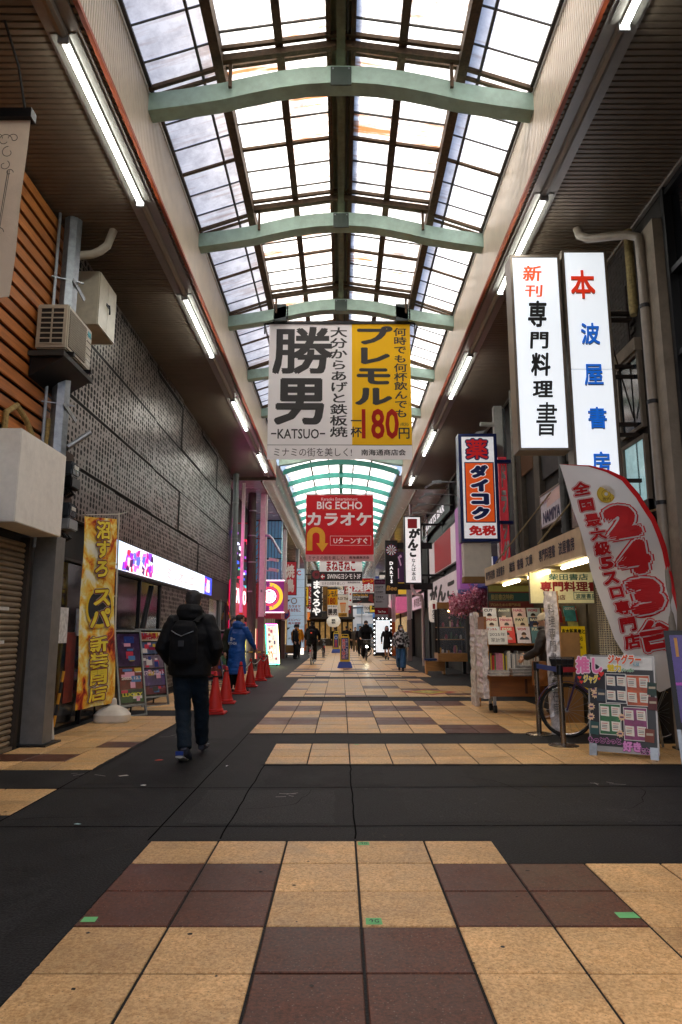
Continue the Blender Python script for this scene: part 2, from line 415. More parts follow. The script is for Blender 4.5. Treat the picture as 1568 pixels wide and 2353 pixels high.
# torn edges where the asphalt repairs lap over the tiles
def torn(a, b, side, n=70, wmax=.012):
    a, b = Vector((*a, .0095)), Vector((*b, .0095)); d = (b - a).normalized(); nn = Vector((-d.y, d.x, 0)) * side; rr = random.Random(int(a.x * 97 + b.y * 31)); m = MB(); P = []
    for i in range(n + 1):
        p = a.lerp(b, i / n); P += [p - nn * .03, p + nn * (.004 + wmax * rr.random() ** 2.5)]
    F = [(2 * i, 2 * i + 2, 2 * i + 3, 2 * i + 1) for i in range(n)]
    m.add(P, F if side < 0 else [f[::-1] for f in F], ASPH); m.build('asphalt_edge', street)
XL = X0 - 3 * TX
torn((XL, 2.0), (XL, 4.77), -1); torn((XL, 4.775), (X0 + 2 * TX, 4.775), -1); torn((X0 - 2 * TX, 7.405), (4.0, 7.405), 1); torn((X0 - 2 * TX, 8.735), (4.0, 8.735), -1); torn((XL, 9.60), (3.7, 9.60), 1); torn((XL, 9.6), (XL, 14.0), -1); torn((X0 - 2 * TX, 7.4), (X0 - 2 * TX, 8.73), -1); torn((-2.47, 7.13), (-2.47, 12), 1, 60); torn((X0 + 2 * TX, 4.33), (X0 + 5 * TX, 4.33), -1); torn((XL, 13.99), (3.7, 13.99), -1); torn((XL, 14.9), (3.2, 14.9), 1)
# chewing gum and spatter spots
GUM = mt('gum_spot', '3a3634', .8); GUM2 = mt('gum_dark', '15110f', .8); rr = random.Random(77)
for i in range(110):
    y = 2.7 + 12 * rr.random() ** 1.6; x = rr.uniform(-3.2, 3.6); r = rr.uniform(.004, .012) * (1 + y * .04); m = MB(); n = 8
    m.poly([(x + r * rr.uniform(.7, 1.2) * math.cos(6.283 * k / n), y + r * rr.uniform(.7, 1.2) * math.sin(6.283 * k / n), .0102) for k in range(n)], rr.choice((GUM, GUM2))); m.build('gum_spot', street)
# old repair patches, cracks and scuffs in the asphalt
PATCH = [asphalt_mat('asphalt_patch', b, s) for b, s in ((.008, .2), (.018, .4), (.014, .5))]
rr = random.Random(91)
for k, (x0, x1, y0, y1) in enumerate(((-2.3, -1.35, 6.5, 8.3), (-1.15, -.05, 5.2, 6.25), (.5, 2.6, 5.25, 6.3), (1.2, 3.6, 6.45, 7.3), (-2.4, -1.4, 9.2, 11.4), (-3.4, -1.5, 2.8, 4.2), (-.7, .4, 6.45, 7.3), (-2.4, -1.32, 12.2, 15.5))):
    m = MB(); P = []
    for (ax, ay), (bx, by) in zip(((x0, y0), (x1, y0), (x1, y1), (x0, y1)), ((x1, y0), (x1, y1), (x0, y1), (x0, y0))):
        for i in range(9): P.append((ax + (bx - ax) * i / 9 + rr.uniform(-.015, .015), ay + (by - ay) * i / 9 + rr.uniform(-.015, .015), .0018))
    m.poly(P, PATCH[k % 3]); m.build('asphalt_patch', street)
for k, (x, y, a, n) in enumerate(((-2.9, 5.0, .3, 16), (-1.0, 5.6, .1, 14), (1.0, 6.9, -.2, 14), (-2.2, 8.6, 1.2, 16), (2.2, 5.6, .5, 12), (-2.8, 3.6, .9, 14), (-1.9, 11.2, 1.4, 12))):
    m = MB(); p = Vector((x, y, .0032)); P = []
    for i in range(n):
        w = .0018 * (1 - abs(2 * i / n - 1)) + .0006; d = Vector((math.cos(a), math.sin(a), 0)); nn = Vector((-d.y, d.x, 0)) * w; P += [p - nn, p + nn]; p = p + d * rr.uniform(.05, .14); a += rr.uniform(-.5, .5)
    m.add(P, [(2 * i, 2 * i + 2, 2 * i + 3, 2 * i + 1) for i in range(n - 1)], SM); m.build('asphalt_crack', street)
CH2 = mt('scuff_grey', '4c4845', .95, spec=.05)
for k in range(46):
    y = 2.9 + 8 * rr.random() ** 1.3; x = rr.uniform(-3.4, 3.6)
    if (y < 4.6 and x > -1.4) or (7.3 < y < 8.9 and x > -.9) or y > 9.4 and x > -1.3: continue
    m = MB(); a = rr.uniform(0, 3.14)
    for q in range(rr.randint(2, 5)):
        cx, cy = x + rr.gauss(0, .06), y + rr.gauss(0, .05); l, w = rr.uniform(.01, .06), rr.uniform(.003, .012); d = Vector((math.cos(a), math.sin(a), 0)); nn = Vector((-d.y, d.x, 0)); c0 = Vector((cx, cy, .0036 + q * .0002)); m.poly([c0 - d * l - nn * w, c0 + d * l * .6 - nn * w * .6, c0 + d * l + nn * w * .4, c0 - d * l * .5 + nn * w], CH2)
    o = m.build('scuff_mark', street); o['kind'] = 'stuff'
# green survey tape marks stuck on the paving
GT = mt('green_tape', '6fbf77', .6)
for k, (u, v, w, h, tx) in enumerate(((836, 1942, .075, .07, '↑G'), (860, 2122, .078, .075, '↑G'), (206, 2118, .07, .06, ''), (1442, 2108, .10, .07, ''), (820, 1713, .05, .05, ''))):
    p = G(u, v); f = Fr((p.x - w / 2, p.y - h / 2, .0105), (1, 0, 0), (0, 1, 0))
    mk = MB(); mk.poly([f.p(0, 0), f.p(w, 0), f.p(w * .95, h), f.p(0, h * .97)], GT); ob = mk.build('tape_mark', street)
    if tx: T(ob, f, tx, w * .2, h * .2, w * .8, h * .8, flat('1c4a2a'), .02, w=.0015)
# scraps of litter
for k, (u, v, c, s_, lab) in enumerate(((366, 1748, 'c8402a', .05, 'crumpled red and white wrapper lying on the asphalt'), (330, 1807, 'd8d4c8', .03, 'small white paper scrap on dark asphalt, left of walker'),
      (285, 1785, 'b8b4a8', .05, 'thin torn grey paper strip on the dark asphalt'), (178, 1897, '9fc4c0', .03, 'tiny pale green wrapper scrap near the left kerb'), (522, 1762, 'dddddd', .018, 'tiny white paper scrap in the middle of the asphalt'))):
    p = G(u, v); mk = MB(); n = 7
    ring = [Vector((p.x + s_ * random.uniform(.6, 1.3) * math.cos(6.283 * i / n), p.y + s_ * .5 * random.uniform(.6, 1.3) * math.sin(6.283 * i / n), random.uniform(.004, .014))) for i in range(n)]
    c0 = Vector((p.x, p.y, .016)); mk.add([c0] + ring, [(0, i + 1, (i + 1) % n + 1) for i in range(n)], flat(c))
    tag(mk.build('litter'), lab, 'litter')
# chalk-like survey marks (pale paint) on the asphalt
CH = mt('chalk', '8f8b86', .9)
for (u, v, s_, lines) in ((372, 1692, .28, 7), (765, 1644, .34, 6), (215, 1783, .2, 3), (655, 1830, .12, 4), (1380, 1800, .2, 4)):
    p = G(u, v); mk = MB(); rr = random.Random(int(u))
    for i in range(lines):
        a = Vector((p.x + rr.uniform(-s_, s_), p.y + rr.uniform(-s_, s_) * .5, .009)); d = Vector((rr.uniform(-1, 1), rr.uniform(-.7, .7), 0)).normalized() * rr.uniform(.05, .16); nn = Vector((-d.y, d.x, 0)).normalized() * .006
        if nn.cross(d).z > 0: nn = -nn
        mk.poly([a + nn * -1, a + d - nn, a + d + nn, a + nn], CH)
    mk.build('chalk_mark', street)

# ================================================================== arcade roof, near section
ROOFZ, HW = 7.0, 2.40
SOF = mt('soffit_metal', '74685a', .40, .2, .12, 3, spec=.4, dirt=.2); FAS = mt('fascia_metal', 'd2c3ad', .36, .3, .08, 4, spec=.4)
TRIM = mt('orange_trim', 'a84c22', .5, .1, .15, 8); CHAN = mt('lamp_channel', '8f8a84', .35, .3, .08)
MINT = mt('mint_paint', 'b0cfc0', .5, 0, .14, 5, dirt=.3); TEAL = mt('teal_paint', '3fa394', .42, 0, .12, 5)
RUST = mt('rusty_frame', '5a4632', .75, .1, .45, 16, bump=.5, bscale=40, dirt=.5); THINB = mt('glazing_bar', '4a4743', .6, .3, .25)
RIDGE = mt('ridge_paint', '6c6d54', .6, 0, .3, 7, dirt=.4)
def pane_mat(key, base, rust, grime=.3):
    m = bpy.data.materials.new(key); m.use_nodes = True; N = m.node_tree.nodes; L = m.node_tree.links
    for n in list(N): N.remove(n)
    out = N.new('ShaderNodeOutputMaterial'); tr = N.new('ShaderNodeBsdfTranslucent'); gl = N.new('ShaderNodeBsdfGlossy'); mix = N.new('ShaderNodeMixShader')
    gl.inputs['Roughness'].default_value = .25; mix.inputs[0].default_value = .05
    geo = N.new('ShaderNodeNewGeometry'); oi = N.new('ShaderNodeObjectInfo')
    mp = N.new('ShaderNodeMapping'); mp.inputs['Scale'].default_value = (.9, 9, .9); L.new(geo.outputs['Position'], mp.inputs[0])
    n1 = N.new('ShaderNodeTexNoise'); n1.inputs['Scale'].default_value = 1.3; n1.inputs['Detail'].default_value = 7; L.new(mp.outputs[0], n1.inputs['Vector'])
    n2 = N.new('ShaderNodeTexNoise'); n2.inputs['Scale'].default_value = 2.2; n2.inputs['Detail'].default_value = 8; n2.inputs['Roughness'].default_value = .7; L.new(geo.outputs['Position'], n2.inputs['Vector'])
    ro = N.new('ShaderNodeMapRange'); ro.inputs['From Min'].default_value = .35; ro.inputs['From Max'].default_value = 1; ro.inputs['To Max'].default_value = .18; L.new(oi.outputs['Random'], ro.inputs[0])
    ad = N.new('ShaderNodeMath'); ad.operation = 'ADD'; L.new(n1.outputs[0], ad.inputs[0]); L.new(ro.outputs[0], ad.inputs[1])
    r1 = N.new('ShaderNodeMapRange'); r1.inputs['From Min'].default_value = .60; r1.inputs['From Max'].default_value = .78; r1.inputs['To Max'].default_value = rust; L.new(ad.outputs[0], r1.inputs[0])
    c0 = N.new('ShaderNodeValToRGB'); e = c0.color_ramp.elements; b = lin(base)
    e[0].position = .33; e[0].color = (b[0] * grime, b[1] * grime, b[2] * grime * 1.04, 1); e[1].position = .58; e[1].color = (*b, 1); L.new(n2.outputs[0], c0.inputs[0])
    mx = N.new('ShaderNodeMix'); mx.data_type = 'RGBA'; mx.inputs['B'].default_value = (.26, .09, .018, 1)
    L.new(r1.outputs[0], mx.inputs['Factor']); L.new(c0.outputs[0], mx.inputs['A']); L.new(mx.outputs['Result'], tr.inputs['Color'])
    L.new(tr.outputs[0], mix.inputs[1]); L.new(gl.outputs[0], mix.inputs[2]); L.new(mix.outputs[0], out.inputs[0])
    return m
GLI = pane_mat('dirty_glass', 'f0f3f5', .95, .2); GLO = pane_mat('outer_glass', 'f0f3f6', .4, .6); GLF = pane_mat('wavy_sheet', 'eef2f4', .05)
YE, YS = 25.7, 4.55                      # skylight bays run from YS in steps of 3.05
BAY = 3.05
roof = thing('arcade_roof', 'near glazed arcade roof with mint green arched beams and ribbed beige soffits', 'roof', (0, 0, 7))
def rp(m, name, **k):
    o = m.build(name, None, **k); o.parent = roof; o.matrix_parent_inverse = Matrix.Translation((0, 0, -7)); return o
for sg in (-1, 1):
    ye = 24.6 if sg < 0 else 26.2
    xw = 4.02 if sg < 0 else 4.12
    m = MB(); p = .078; y = -1.5; z0, z1 = ROOFZ - .008, ROOFZ + .010
    prof = []
    while y < ye:
        prof += [(y, z0), (y + p * .68, z0), (y + p * .76, z1), (y + p * .92, z1)]; y += p
    prof.append((ye, z0))
    vs_ = []; fs = []
    for (yy, zz) in prof: vs_ += [(sg * (HW + .03), yy, zz), (sg * xw, yy, zz)]
    for i in range(len(prof) - 1):
        a = 2 * i; q = (a, a + 1, a + 3, a + 2); fs.append(q if sg < 0 else q[::-1])
    m.add(vs_, fs, SOF); rp(m, 'soffit_panel')
    m = MB(); prof = []; y = -1.5; p = .058
    while y < ye: prof += [(y, 0), (y + p * .5, 0), (y + p * .6, .014), (y + p * .9, .014)]; y += p
    prof.append((ye, 0)); vs_ = []; fs = []
    for (yy, dx) in prof: vs_ += [(sg * (HW + dx), yy, ROOFZ + .03), (sg * (HW + dx), yy, 7.97)]
    for i in range(len(prof) - 1):
        a = 2 * i; q = (a, a + 2, a + 3, a + 1); fs.append(q if sg > 0 else q[::-1])
    m.add(vs_, fs, FAS); rp(m, 'fascia_panel')
    m = MB(); m.bar((sg * (HW + .005), -1.5, ROOFZ), (sg * (HW + .005), ye, ROOFZ), .045, .045, TRIM); rp(m, 'trim_rail')
    m = MB(); m.box(*sorted((sg * 2.47, sg * 2.80)), -1.5, ye - .3, ROOFZ - .035, ROOFZ - .009, CHAN)
    m.tube([(sg * 2.64, -1.5, ROOFZ - .045), (sg * 2.64, ye - .3, ROOFZ - .045)], .05, 8, CHAN); rp(m, 'lamp_channel')
    m = MB(); m.box(*sorted((sg * 2.39, sg * 2.5)), -1.5, ye, 7.975, 8.03, WHITEP); rp(m, 'roof_flashing')
    m = MB(); m.box(*sorted((sg * 2.55, sg * 4.3)), -1.5, ye, 7.25, 7.33, GREYP); m.box(*sorted((sg * 2.45, sg * 2.5)), -1.5, ye, 7.06, 7.96, GREYP); rp(m, 'roof_cover')
    m = MB(); m.box(*sorted((sg * (HW - .0), sg * xw)), ye, ye + .06, ROOFZ - .12, 7.25, SOF); rp(m, 'end_board')
    m = MB(); m.bar((sg * xw, -1.5, ROOFZ - .02), (sg * xw, ye, ROOFZ - .02), .05, .05, CHAN); rp(m, 'edge_trim')
beams = [YS + BAY * k for k in range(8)]
prof = [(-2.42, 7.86), (-1.95, 7.93), (-1.5, 8.01), (-1.15, 8.10), (-.8, 8.18), (-.45, 8.235), (-.15, 8.255), (.15, 8.255), (.45, 8.235), (.8, 8.18), (1.15, 8.10), (1.5, 8.01), (1.95, 7.93), (2.42, 7.86)]
for k, y in enumerate(beams):
    m = MB(); vs_ = []; fs = []
    for (x, z) in prof: vs_ += [(x, y - .11, z - .12), (x, y + .11, z - .12), (x, y + .11, z + .12), (x, y - .11, z + .12)]
    for i in range(len(prof) - 1):
        a = 4 * i
        for j in range(4): fs.append((a + j, a + 4 + j, a + 4 + (j + 1) % 4, a + (j + 1) % 4))
    m.add(vs_, fs, MINT); bo = rp(m, 'beam')
    m = MB(); m.box(-.13, .13, y - .118, y - .1, 8.10, 8.36, mt('plate_green', '3b4a42', .5)); 
    for sx in (-.1, .1): m.cyl((sx, y - .124, 8.33), (sx, y - .117, 8.33), .012, 8, STEEL)
    rp(m, 'joint_plate')
    m = MB()   # rusty gable frame standing on the beam
    for sg in (-1, 1):
        m.bar((sg * 1.53, y - .2, 8.37), (0, y - .2, 8.60), .07, .09, RUST); m.bar((sg * 1.53, y - .3, 8.43), (0, y - .3, 8.66), .05, .05, RUST)
        m.bar((sg * 1.38, y - .16, 8.02), (sg * 1.38, y - .16, 8.42), .04, .04, RUST)
        m.bar((sg * 2.4, y - .14, 8.02), (sg * 1.53, y - .14, 8.33), .05, .06, RUST)
    rp(m, 'gable_frame')
OUTZ = lambda x: 8.04 + (2.40 - abs(x)) * .345
INZ = lambda x: 8.47 + (1.53 - abs(x)) * .16
m = MB()
for sg in (-1, 1):
    m.bar((sg * 1.53, -1.5, 8.39), (sg * 1.53, YE, 8.39), .12, .2, RUST); m.bar((sg * .77, -1.5, INZ(.77) - .03), (sg * .77, YE, INZ(.77) - .03), .10, .07, RUST)
    m.bar((sg * .155, -1.5, INZ(.155) - .03), (sg * .155, YE, INZ(.155) - .03), .06, .08, RUST)
    rp(m, 'rafter'); m = MB()
m.bar((0, -1.5, 8.60), (0, YE, 8.60), .11, .18, RIDGE); m.bar((.085, -1.5, 8.66), (.085, YE, 8.66), .03, .06, THINB); m.box(-.2, .2, -1.5, YE, 8.73, 8.75, RIDGE); rp(m, 'ridge_beam')
for sg in (-1, 1):
    m = MB(); m.bar((sg * 1.74, -1.5, OUTZ(1.74) - .01), (sg * 1.74, YE, OUTZ(1.74) - .01), .03, .04, THINB); rp(m, 'glazing_bar')
    m = MB(); m.bar((sg * 2.37, -1.5, OUTZ(2.37) - .01), (sg * 2.37, YE, OUTZ(2.37) - .01), .04, .04, THINB); rp(m, 'glazing_bar')
cols = []
for sg in (-1, 1):
    cols += [(sg, 2.37, 1.755, OUTZ, GLO), (sg, 1.725, 1.57, OUTZ, GLO), (sg, 1.49, .82, INZ, GLI), (sg, .72, .185, INZ, GLI)]
pm = []
RP = BAY / 6
for (sg, xa, xb, zf, mat) in cols:
    b_ = MB(); q = [(sg * xa, 0, zf(xa) - 7), (sg * xb, 0, zf(xb) - 7), (sg * xb, RP - .01, zf(xb) - 7), (sg * xa, RP - .01, zf(xa) - 7)]
    b_.poly(q if sg < 0 else q[::-1], mat)
    me = bpy.data.meshes.new('pane'); me.from_pydata(b_.v, [], b_.f); me.materials.append(mat); me.update(); pm.append(me)
far = MB()
for k in range(-2, 7):
    for r in range(6):
        y = YS + k * BAY + r * RP
        if 0 <= k < 6:
            for me in pm: link('pane', me, roof, (0, y, 0))
        else:
            for me in pm: far.add([(v.co.x, v.co.y + y, v.co.z + 7) for v in me.vertices], [tuple(p.vertices) for p in me.polygons], me.materials[0])
        if k >= -1:
            b_ = MB()
            th = .055 if r in (0, 3) else .022
            mt_ = RUST if r in (0, 3) else THINB
            for sg in (-1, 1):
                b_.bar((sg * 2.37, y, OUTZ(2.37) - .012), (sg * 1.53, y, OUTZ(1.53) - .012), th * .8, th * .8, mt_)
                b_.bar((sg * 1.5, y, INZ(1.5) - .012), (sg * .16, y, INZ(.16) - .012), th, th, mt_)
            rp(b_, 'cross_bar')
o = rp(far, 'pane_field'); o['kind'] = 'stuff'
# lit tubes in the soffit channels
TUBE = mt('lit_tube', 'fdfff6', .4, emit=10., var=0)
def ceiling_lamp(x, y0, y1, label):
    t = thing('fluorescent_light', label, 'ceiling light', (x, (y0 + y1) / 2, ROOFZ - .036), 0, 'tube lights along the soffits')
    h = (y1 - y0) / 2; m = MB(); m.box(-.13, .13, -h, h, -.012, -.001, mt('reflector', '7d7a74', .35, .3)); m.build('reflector', t)
    m = MB(); m.tube([(0, -h + .02, -.055), (0, h - .02, -.055)], .034, 10, TUBE); m.build('tube', t)
    for e in (-h, h - .03): m = MB(); m.box(-.05, .05, e, e + .03, -.1, -.012, GREYP); m.build('end_cap', t)
for i, (a, b_) in enumerate(((5.6, 8.16), (10.69, 13.21), (15.85, 18.35), (20.9, 23.35))):
    ceiling_lamp(-2.64, a, b_, ('longest looking lit tube light, upper left soffit beside the orange rail', 'second lit tube light along the left soffit, above the perforated wall', 'third lit tube light along the left soffit, left of the yellow banner', 'last short looking lit tube light at the far end of left soffit')[i])
for i, (a, b_) in enumerate(((2.9, 5.5), (8.0, 10.55), (13.1, 15.72), (18.4, 21.1), (24.1, 25.5))):
    ceiling_lamp(2.64, a, b_, ('lit tube light cut by the top right edge of the picture', 'lit tube light on right soffit just above the white book signs', 'lit tube light on right soffit, between yellow banner and book signs', 'fourth lit tube light along right soffit, beside the yellow banner', 'farthest small lit tube light at the end of right soffit')[i])


# ================================================================== arcade roof, far section
Y2, Y3 = 26.0, 84.0
SOF2 = mt('soffit_gloss', 'cfccd0', .25, .2, .05, 3); FAS2 = mt('curved_fascia', 'c4c2c6', .24, .45, .05, 3)
roof2 = thing('arcade_roof', 'far arcade roof with closely spaced teal arches and curved silver gutters', 'roof', (0, 0, 0))
for sg in (-1, 1):
    ys = 24.7 if sg < 0 else 26.3
    m = MB(); pr_ = [(2.95, 6.86), (2.90, 6.92), (2.76, 6.98), (2.6, 7.12), (2.47, 7.28), (2.40, 7.44), (2.26, 7.46), (2.26, 7.40)]
    vs_ = [(sg * x, y, z) for y in (ys, Y3) for (x, z) in pr_]; n = len(pr_)
    m.add(vs_, [((i, i + 1, n + i + 1, n + i) if sg > 0 else (n + i, n + i + 1, i + 1, i)) for i in range(n - 1)], FAS2); o = m.build('curved_fascia', roof2, smooth=True)
    m = MB(); m.bar((sg * 2.95, ys, 6.85), (sg * 2.95, Y3, 6.85), .06, .06, mt('brown_trim', '6e4a35', .35, .2)); m.build('trim_rail', roof2)
    m = MB(); m.box(*sorted((sg * 2.98, sg * 4.6)), ys, Y3, 6.87, 6.95, SOF2); m.build('soffit_panel', roof2)
    m = MB(); m.box(*sorted((sg * 2.2, sg * 2.3)), Y2, Y3, 7.47, 7.56, STEEL); m.build('gutter_rail', roof2)
    m = MB(); m.box(*sorted((sg * 2.42, sg * 4.6)), ys, Y3, 7.6, 7.66, GREYP); m.build('roof_cover', roof2)
    for k in range(12):     # soffit plank joints
        m = MB(); yy = ys + 1.4 + k * 2.8; m.box(*sorted((sg * 3.0, sg * 4.5)), yy, yy + .03, 6.858, 6.871, CHAN); m.build('soffit_joint', roof2)
AR = lambda x: 7.5 + .42 * (1 - (x / 2.25) ** 2)
AX = [-2.25 + 4.5 * i / 16 for i in range(17)]
y = Y2; k = 0
pm2 = []
for c in range(4):
    b_ = MB(); xa, xb = -2.2 + 1.1 * c, -2.2 + 1.1 * (c + 1)
    for i in range(4):
        x0_, x1_ = xa + (xb - xa) * i / 4, xa + (xb - xa) * (i + 1) / 4
        b_.poly([(x0_, 0, AR(x0_) + .2), (x1_, 0, AR(x1_) + .2), (x1_, 2.24, AR(x1_) + .2), (x0_, 2.24, AR(x0_) + .2)], GLF)
    me = bpy.data.meshes.new('pane'); me.from_pydata(b_.v, [], b_.f); me.materials.append(GLF); me.update(); pm2.append(me)
while y < Y3:
    m = MB(); vs_ = []; fs = []
    for x in AX: vs_ += [(x, y - .05, AR(x) - .1), (x, y + .05, AR(x) - .1), (x, y + .05, AR(x) + .1), (x, y - .05, AR(x) + .1)]
    for i in range(len(AX) - 1):
        a = 4 * i
        for j in range(4): fs.append((a + j, a + 4 + j, a + 4 + (j + 1) % 4, a + (j + 1) % 4))
    m.add(vs_, fs, TEAL); m.build('beam', roof2)
    for me in pm2: link('pane', me, roof2, (0, y, 0))
    if k < 6:
        for sg in (-1, 1):
            m = MB(); x = sg * (2.05 - .02 * k); m.tube([(x, y + 1.1, AR(x) + .16)] + [(x + .05 * math.sin(a), y + 1.1, AR(x) - .06 + .05 * math.cos(a)) for a in [R(d) for d in range(0, 271, 45)]], .008, 6, STEEL); m.build('hook', roof2)
    y += 2.25; k += 1
for x in (-1.2, -.5, .5, 1.2, 0):
    m = MB(); m.bar((x, Y2, AR(x) + .14), (x, Y3, AR(x) + .14), .06 if x else .16, .08, RUST if x else TEAL); m.build('purlin', roof2)
# ================================================================== left side, corner shop with slatted cladding
DWALL = mt('dark_wall', '1a1918', .7, 0, .3, 4, dirt=.3); PLAST = mt('grey_plaster', '6d6861', .85, 0, .2, 5, bump=.3, dirt=.5)
WOODS = mt('stained_slat', 'a8642c', .55, 0, .3, 3, bump=.25, bscale=30, rnd=.14, stretch=(6, .6, 9))
shopA = thing('corner_building', 'corner shop front clad in orange stained timber slats above a roller shutter', 'building', (-4.0, 3, 0))
def ap(par, m, name, **k):
    o = m.build(name, None, **k); o.parent = par; o.matrix_parent_inverse = Matrix.Translation(-par.location); return o
m = MB(); m.box(-10, -3.99, -2, 9.1, 0, 11.6, DWALL); m.box(-3.99, -3.9, -2, 4.6, 0, 6.95, PLAST); ap(shopA, m, 'wall')
k = 0; z = 3.72
sm = {}
while z < 6.95:
    b_ = MB(); y1 = 9.0 - random.uniform(0, .04); b_.box(-3.93, -3.895, 4.62, y1, z, z + .135, WOODS)
    ap(shopA, b_, 'slat'); z += .193
for zz, y1 in ((3.45, 8.3), ):
    b_ = MB(); b_.box(-3.93, -3.9, 4.62, y1, zz, zz + .2, mt('dark_timber', '5a2e1a', .6, 0, .3)); ap(shopA, b_, 'slat')
SHUT = mt('shutter_steel', '9c8a72', .45, .3, .15, 6, dirt=.45)
sh = thing('roller_shutter', 'closed beige ribbed roller shutter under the white box, far left', 'shutter', (-3.9, 6.5, 0))
for i in range(36):
    b_ = MB(); z = .04 + i * .0665
    b_.add([(-3.9, 4.7, z), (-3.875, 4.7, z + .012), (-3.868, 4.7, z + .035), (-3.885, 4.7, z + .062), (-3.9, 8.33, z), (-3.875, 8.33, z + .012), (-3.868, 8.33, z + .035), (-3.885, 8.33, z + .062)],
           [(0, 1, 5, 4), (1, 2, 6, 5), (2, 3, 7, 6)], SHUT); o = ap(sh, b_, 'slat')
m = MB(); m.box(-3.93, -3.84, 4.7, 8.33, .0, .038, SHUT); ap(sh, m, 'bottom_rail')
for yy in (8.34,):
    m = MB(); m.box(-3.95, -3.83, yy, yy + .07, 0, 2.5, mt('rail_dark', '4a4036', .5, .4)); ap(sh, m, 'guide_rail')
m = MB(); m.box(-3.885, -3.862, 7.3, 7.5, .95, .98, DARKM); ap(sh, m, 'handle')
for zz, yy in ((1.22, 7.75), (1.6, 7.8)):
    m = MB(); m.box(-3.872, -3.862, yy, yy + .22, zz, zz + .04, WHITEP); ap(sh, m, 'sticker')
SPK = mt('speckled_white_panel', 'f2ece2', .6, 0, .06, 12, dirt=.2)
m = MB(); m.box(-3.86, -3.5, 7.22, 8.45, 2.52, 3.56, SPK); o = tag(bevel(m.build('awning_box'), .008), 'big white speckled box housing above the roller shutter', 'box housing')
m = MB(); m.box(-3.9, -3.78, 4.7, 7.18, 2.75, 3.62, WHITEP); tag(m.build('sign_board'), 'blank white fascia board left of the speckled box, cut by the frame', 'sign board')
# steel post at the corner, with pipe, brackets
ps = thing('steel_post', 'tall silver grey steel post between slatted cladding and perforated wall', 'post', (-3.72, 8.66, 0))
m = MB(); m.tube([(0, 0, 0), (0, 0, 7.0)], .12, 8, STEEL); m.build('shaft', ps)
m = MB(); m.box(-.2, .22, -.22, .24, 0, .03, DARKM); m.build('base_plate', ps)
m = MB(); m.tube([(-.12, -.17, 2.4), (-.12, -.17, 7.0)], .022, 8, STEEL); m.build('conduit', ps)
for zz in (6.05, 5.35, 4.3):
    m = MB(); m.bar((-.16, -.2, zz), (.2, -.0, zz), .03, .012, STEEL); m.bar((.1, -.12, zz), (.16, .16, zz - .16), .012, .06, STEEL); m.build('bracket', ps)
m = MB(); m.tube([(.12, .05, 3.75), (.35, .2, 4.0)], .035, 10, STEEL); m.build('flag_holder', ps)
m = MB(); m.box(-.13, .14, -.13, .14, .0, 2.55, mt('post_casing', '7b7873', .5, .2, .15, dirt=.4)); m.build('casing', ps)
m = MB(); m.tube([(-.3, -.12, 6.62), (.02, .1, 6.62)] , .055, 10, mt('pvc', 'b0a899', .5)); 
pp = MB(); pp.tube([(-3.66, 8.75, 6.52), (-3.48, 8.78, 6.56), (-3.38, 8.8, 6.62), (-3.3, 8.85, 6.74), (-3.24, 8.88, 6.99)], .058, 12, mt('pvc', 'b0a899', .5)); tag(smooth_angle(pp.build('drain_elbow')), 'short beige drain elbow pipe dropping from the left soffit', 'pipe')
# air conditioner
ac = thing('air_conditioner', 'beige outdoor air conditioner unit on a shelf against the timber slats', 'air conditioner', (-3.85, 8.08, 4.86))
ACM = mt('ac_beige', 'b7ae9d', .5, 0, .08, dirt=.3); ACD = mt('ac_dark', '1d1b19', .7)
m = MB(); m.box(0, .40, 0, .82, 0, .6, ACM); bevel(m.build('casing', ac), .018)
m = MB(); m.box(.399, .404, .05, .6, .05, .55, ACD); m.build('fan_opening', ac)
for i in range(22):
    m = MB(); zz = .06 + i * .0225; m.box(.404, .412, .045, .605, zz, zz + .008, ACM); m.build('grille_bar', ac)
m = MB(); m.box(.06, .34, -.004, .0, .06, .55, ACD); m.build('side_opening', ac)
for i in range(8):
    m = MB(); zz = .06 + i * .068; m.box(.05, .35, -.012, -.003, zz, zz + .016, ACM); m.build('grille_bar', ac)
m = MB(); m.box(.19, .21, -.012, -.003, .06, .55, ACM); m.build('grille_post', ac)
for i in range(5):
    m = MB(); zz = .12 + i * .09; m.box(.401, .405, .64, .8, zz, zz + .006, ACD); m.build('panel_groove', ac)
f = Fr((-3.445, 8.72, 5.36), (0, 1, 0)); 
m = MB(); m.box(.401, .404, .66, .77, .46, .54, flat('2f9aa8')); m.build('badge', ac)
m = MB(); m.box(.401, .404, .66, .78, .06, .16, flat('cfcac0')); m.build('rating_label', ac)
for yy in (.1, .7):
    m = MB(); m.box(.02, .46, yy, yy + .05, -.05, -.002, DARKM); m.build('foot', ac)
st = thing('equipment_shelf', 'dark steel shelf box carrying the air conditioner on the slatted wall', 'shelf', (-3.9, 8.0, 4.6))
m = MB(); m.box(.01, .46, 0, 1.0, .14, .2, mt('shelf_steel', '3d3b38', .6, .3, dirt=.4)); m.build('deck', st)
m = MB(); m.add([(.02, .05, .14), (.02, .95, .14), (.44, .05, .14), (.44, .95, .14), (.02, .05, -.12), (.02, .95, -.12)], [(0, 2, 4), (1, 5, 3), (2, 3, 5, 4), (0, 4, 5, 1)], DARKM); m.build('gusset', st)
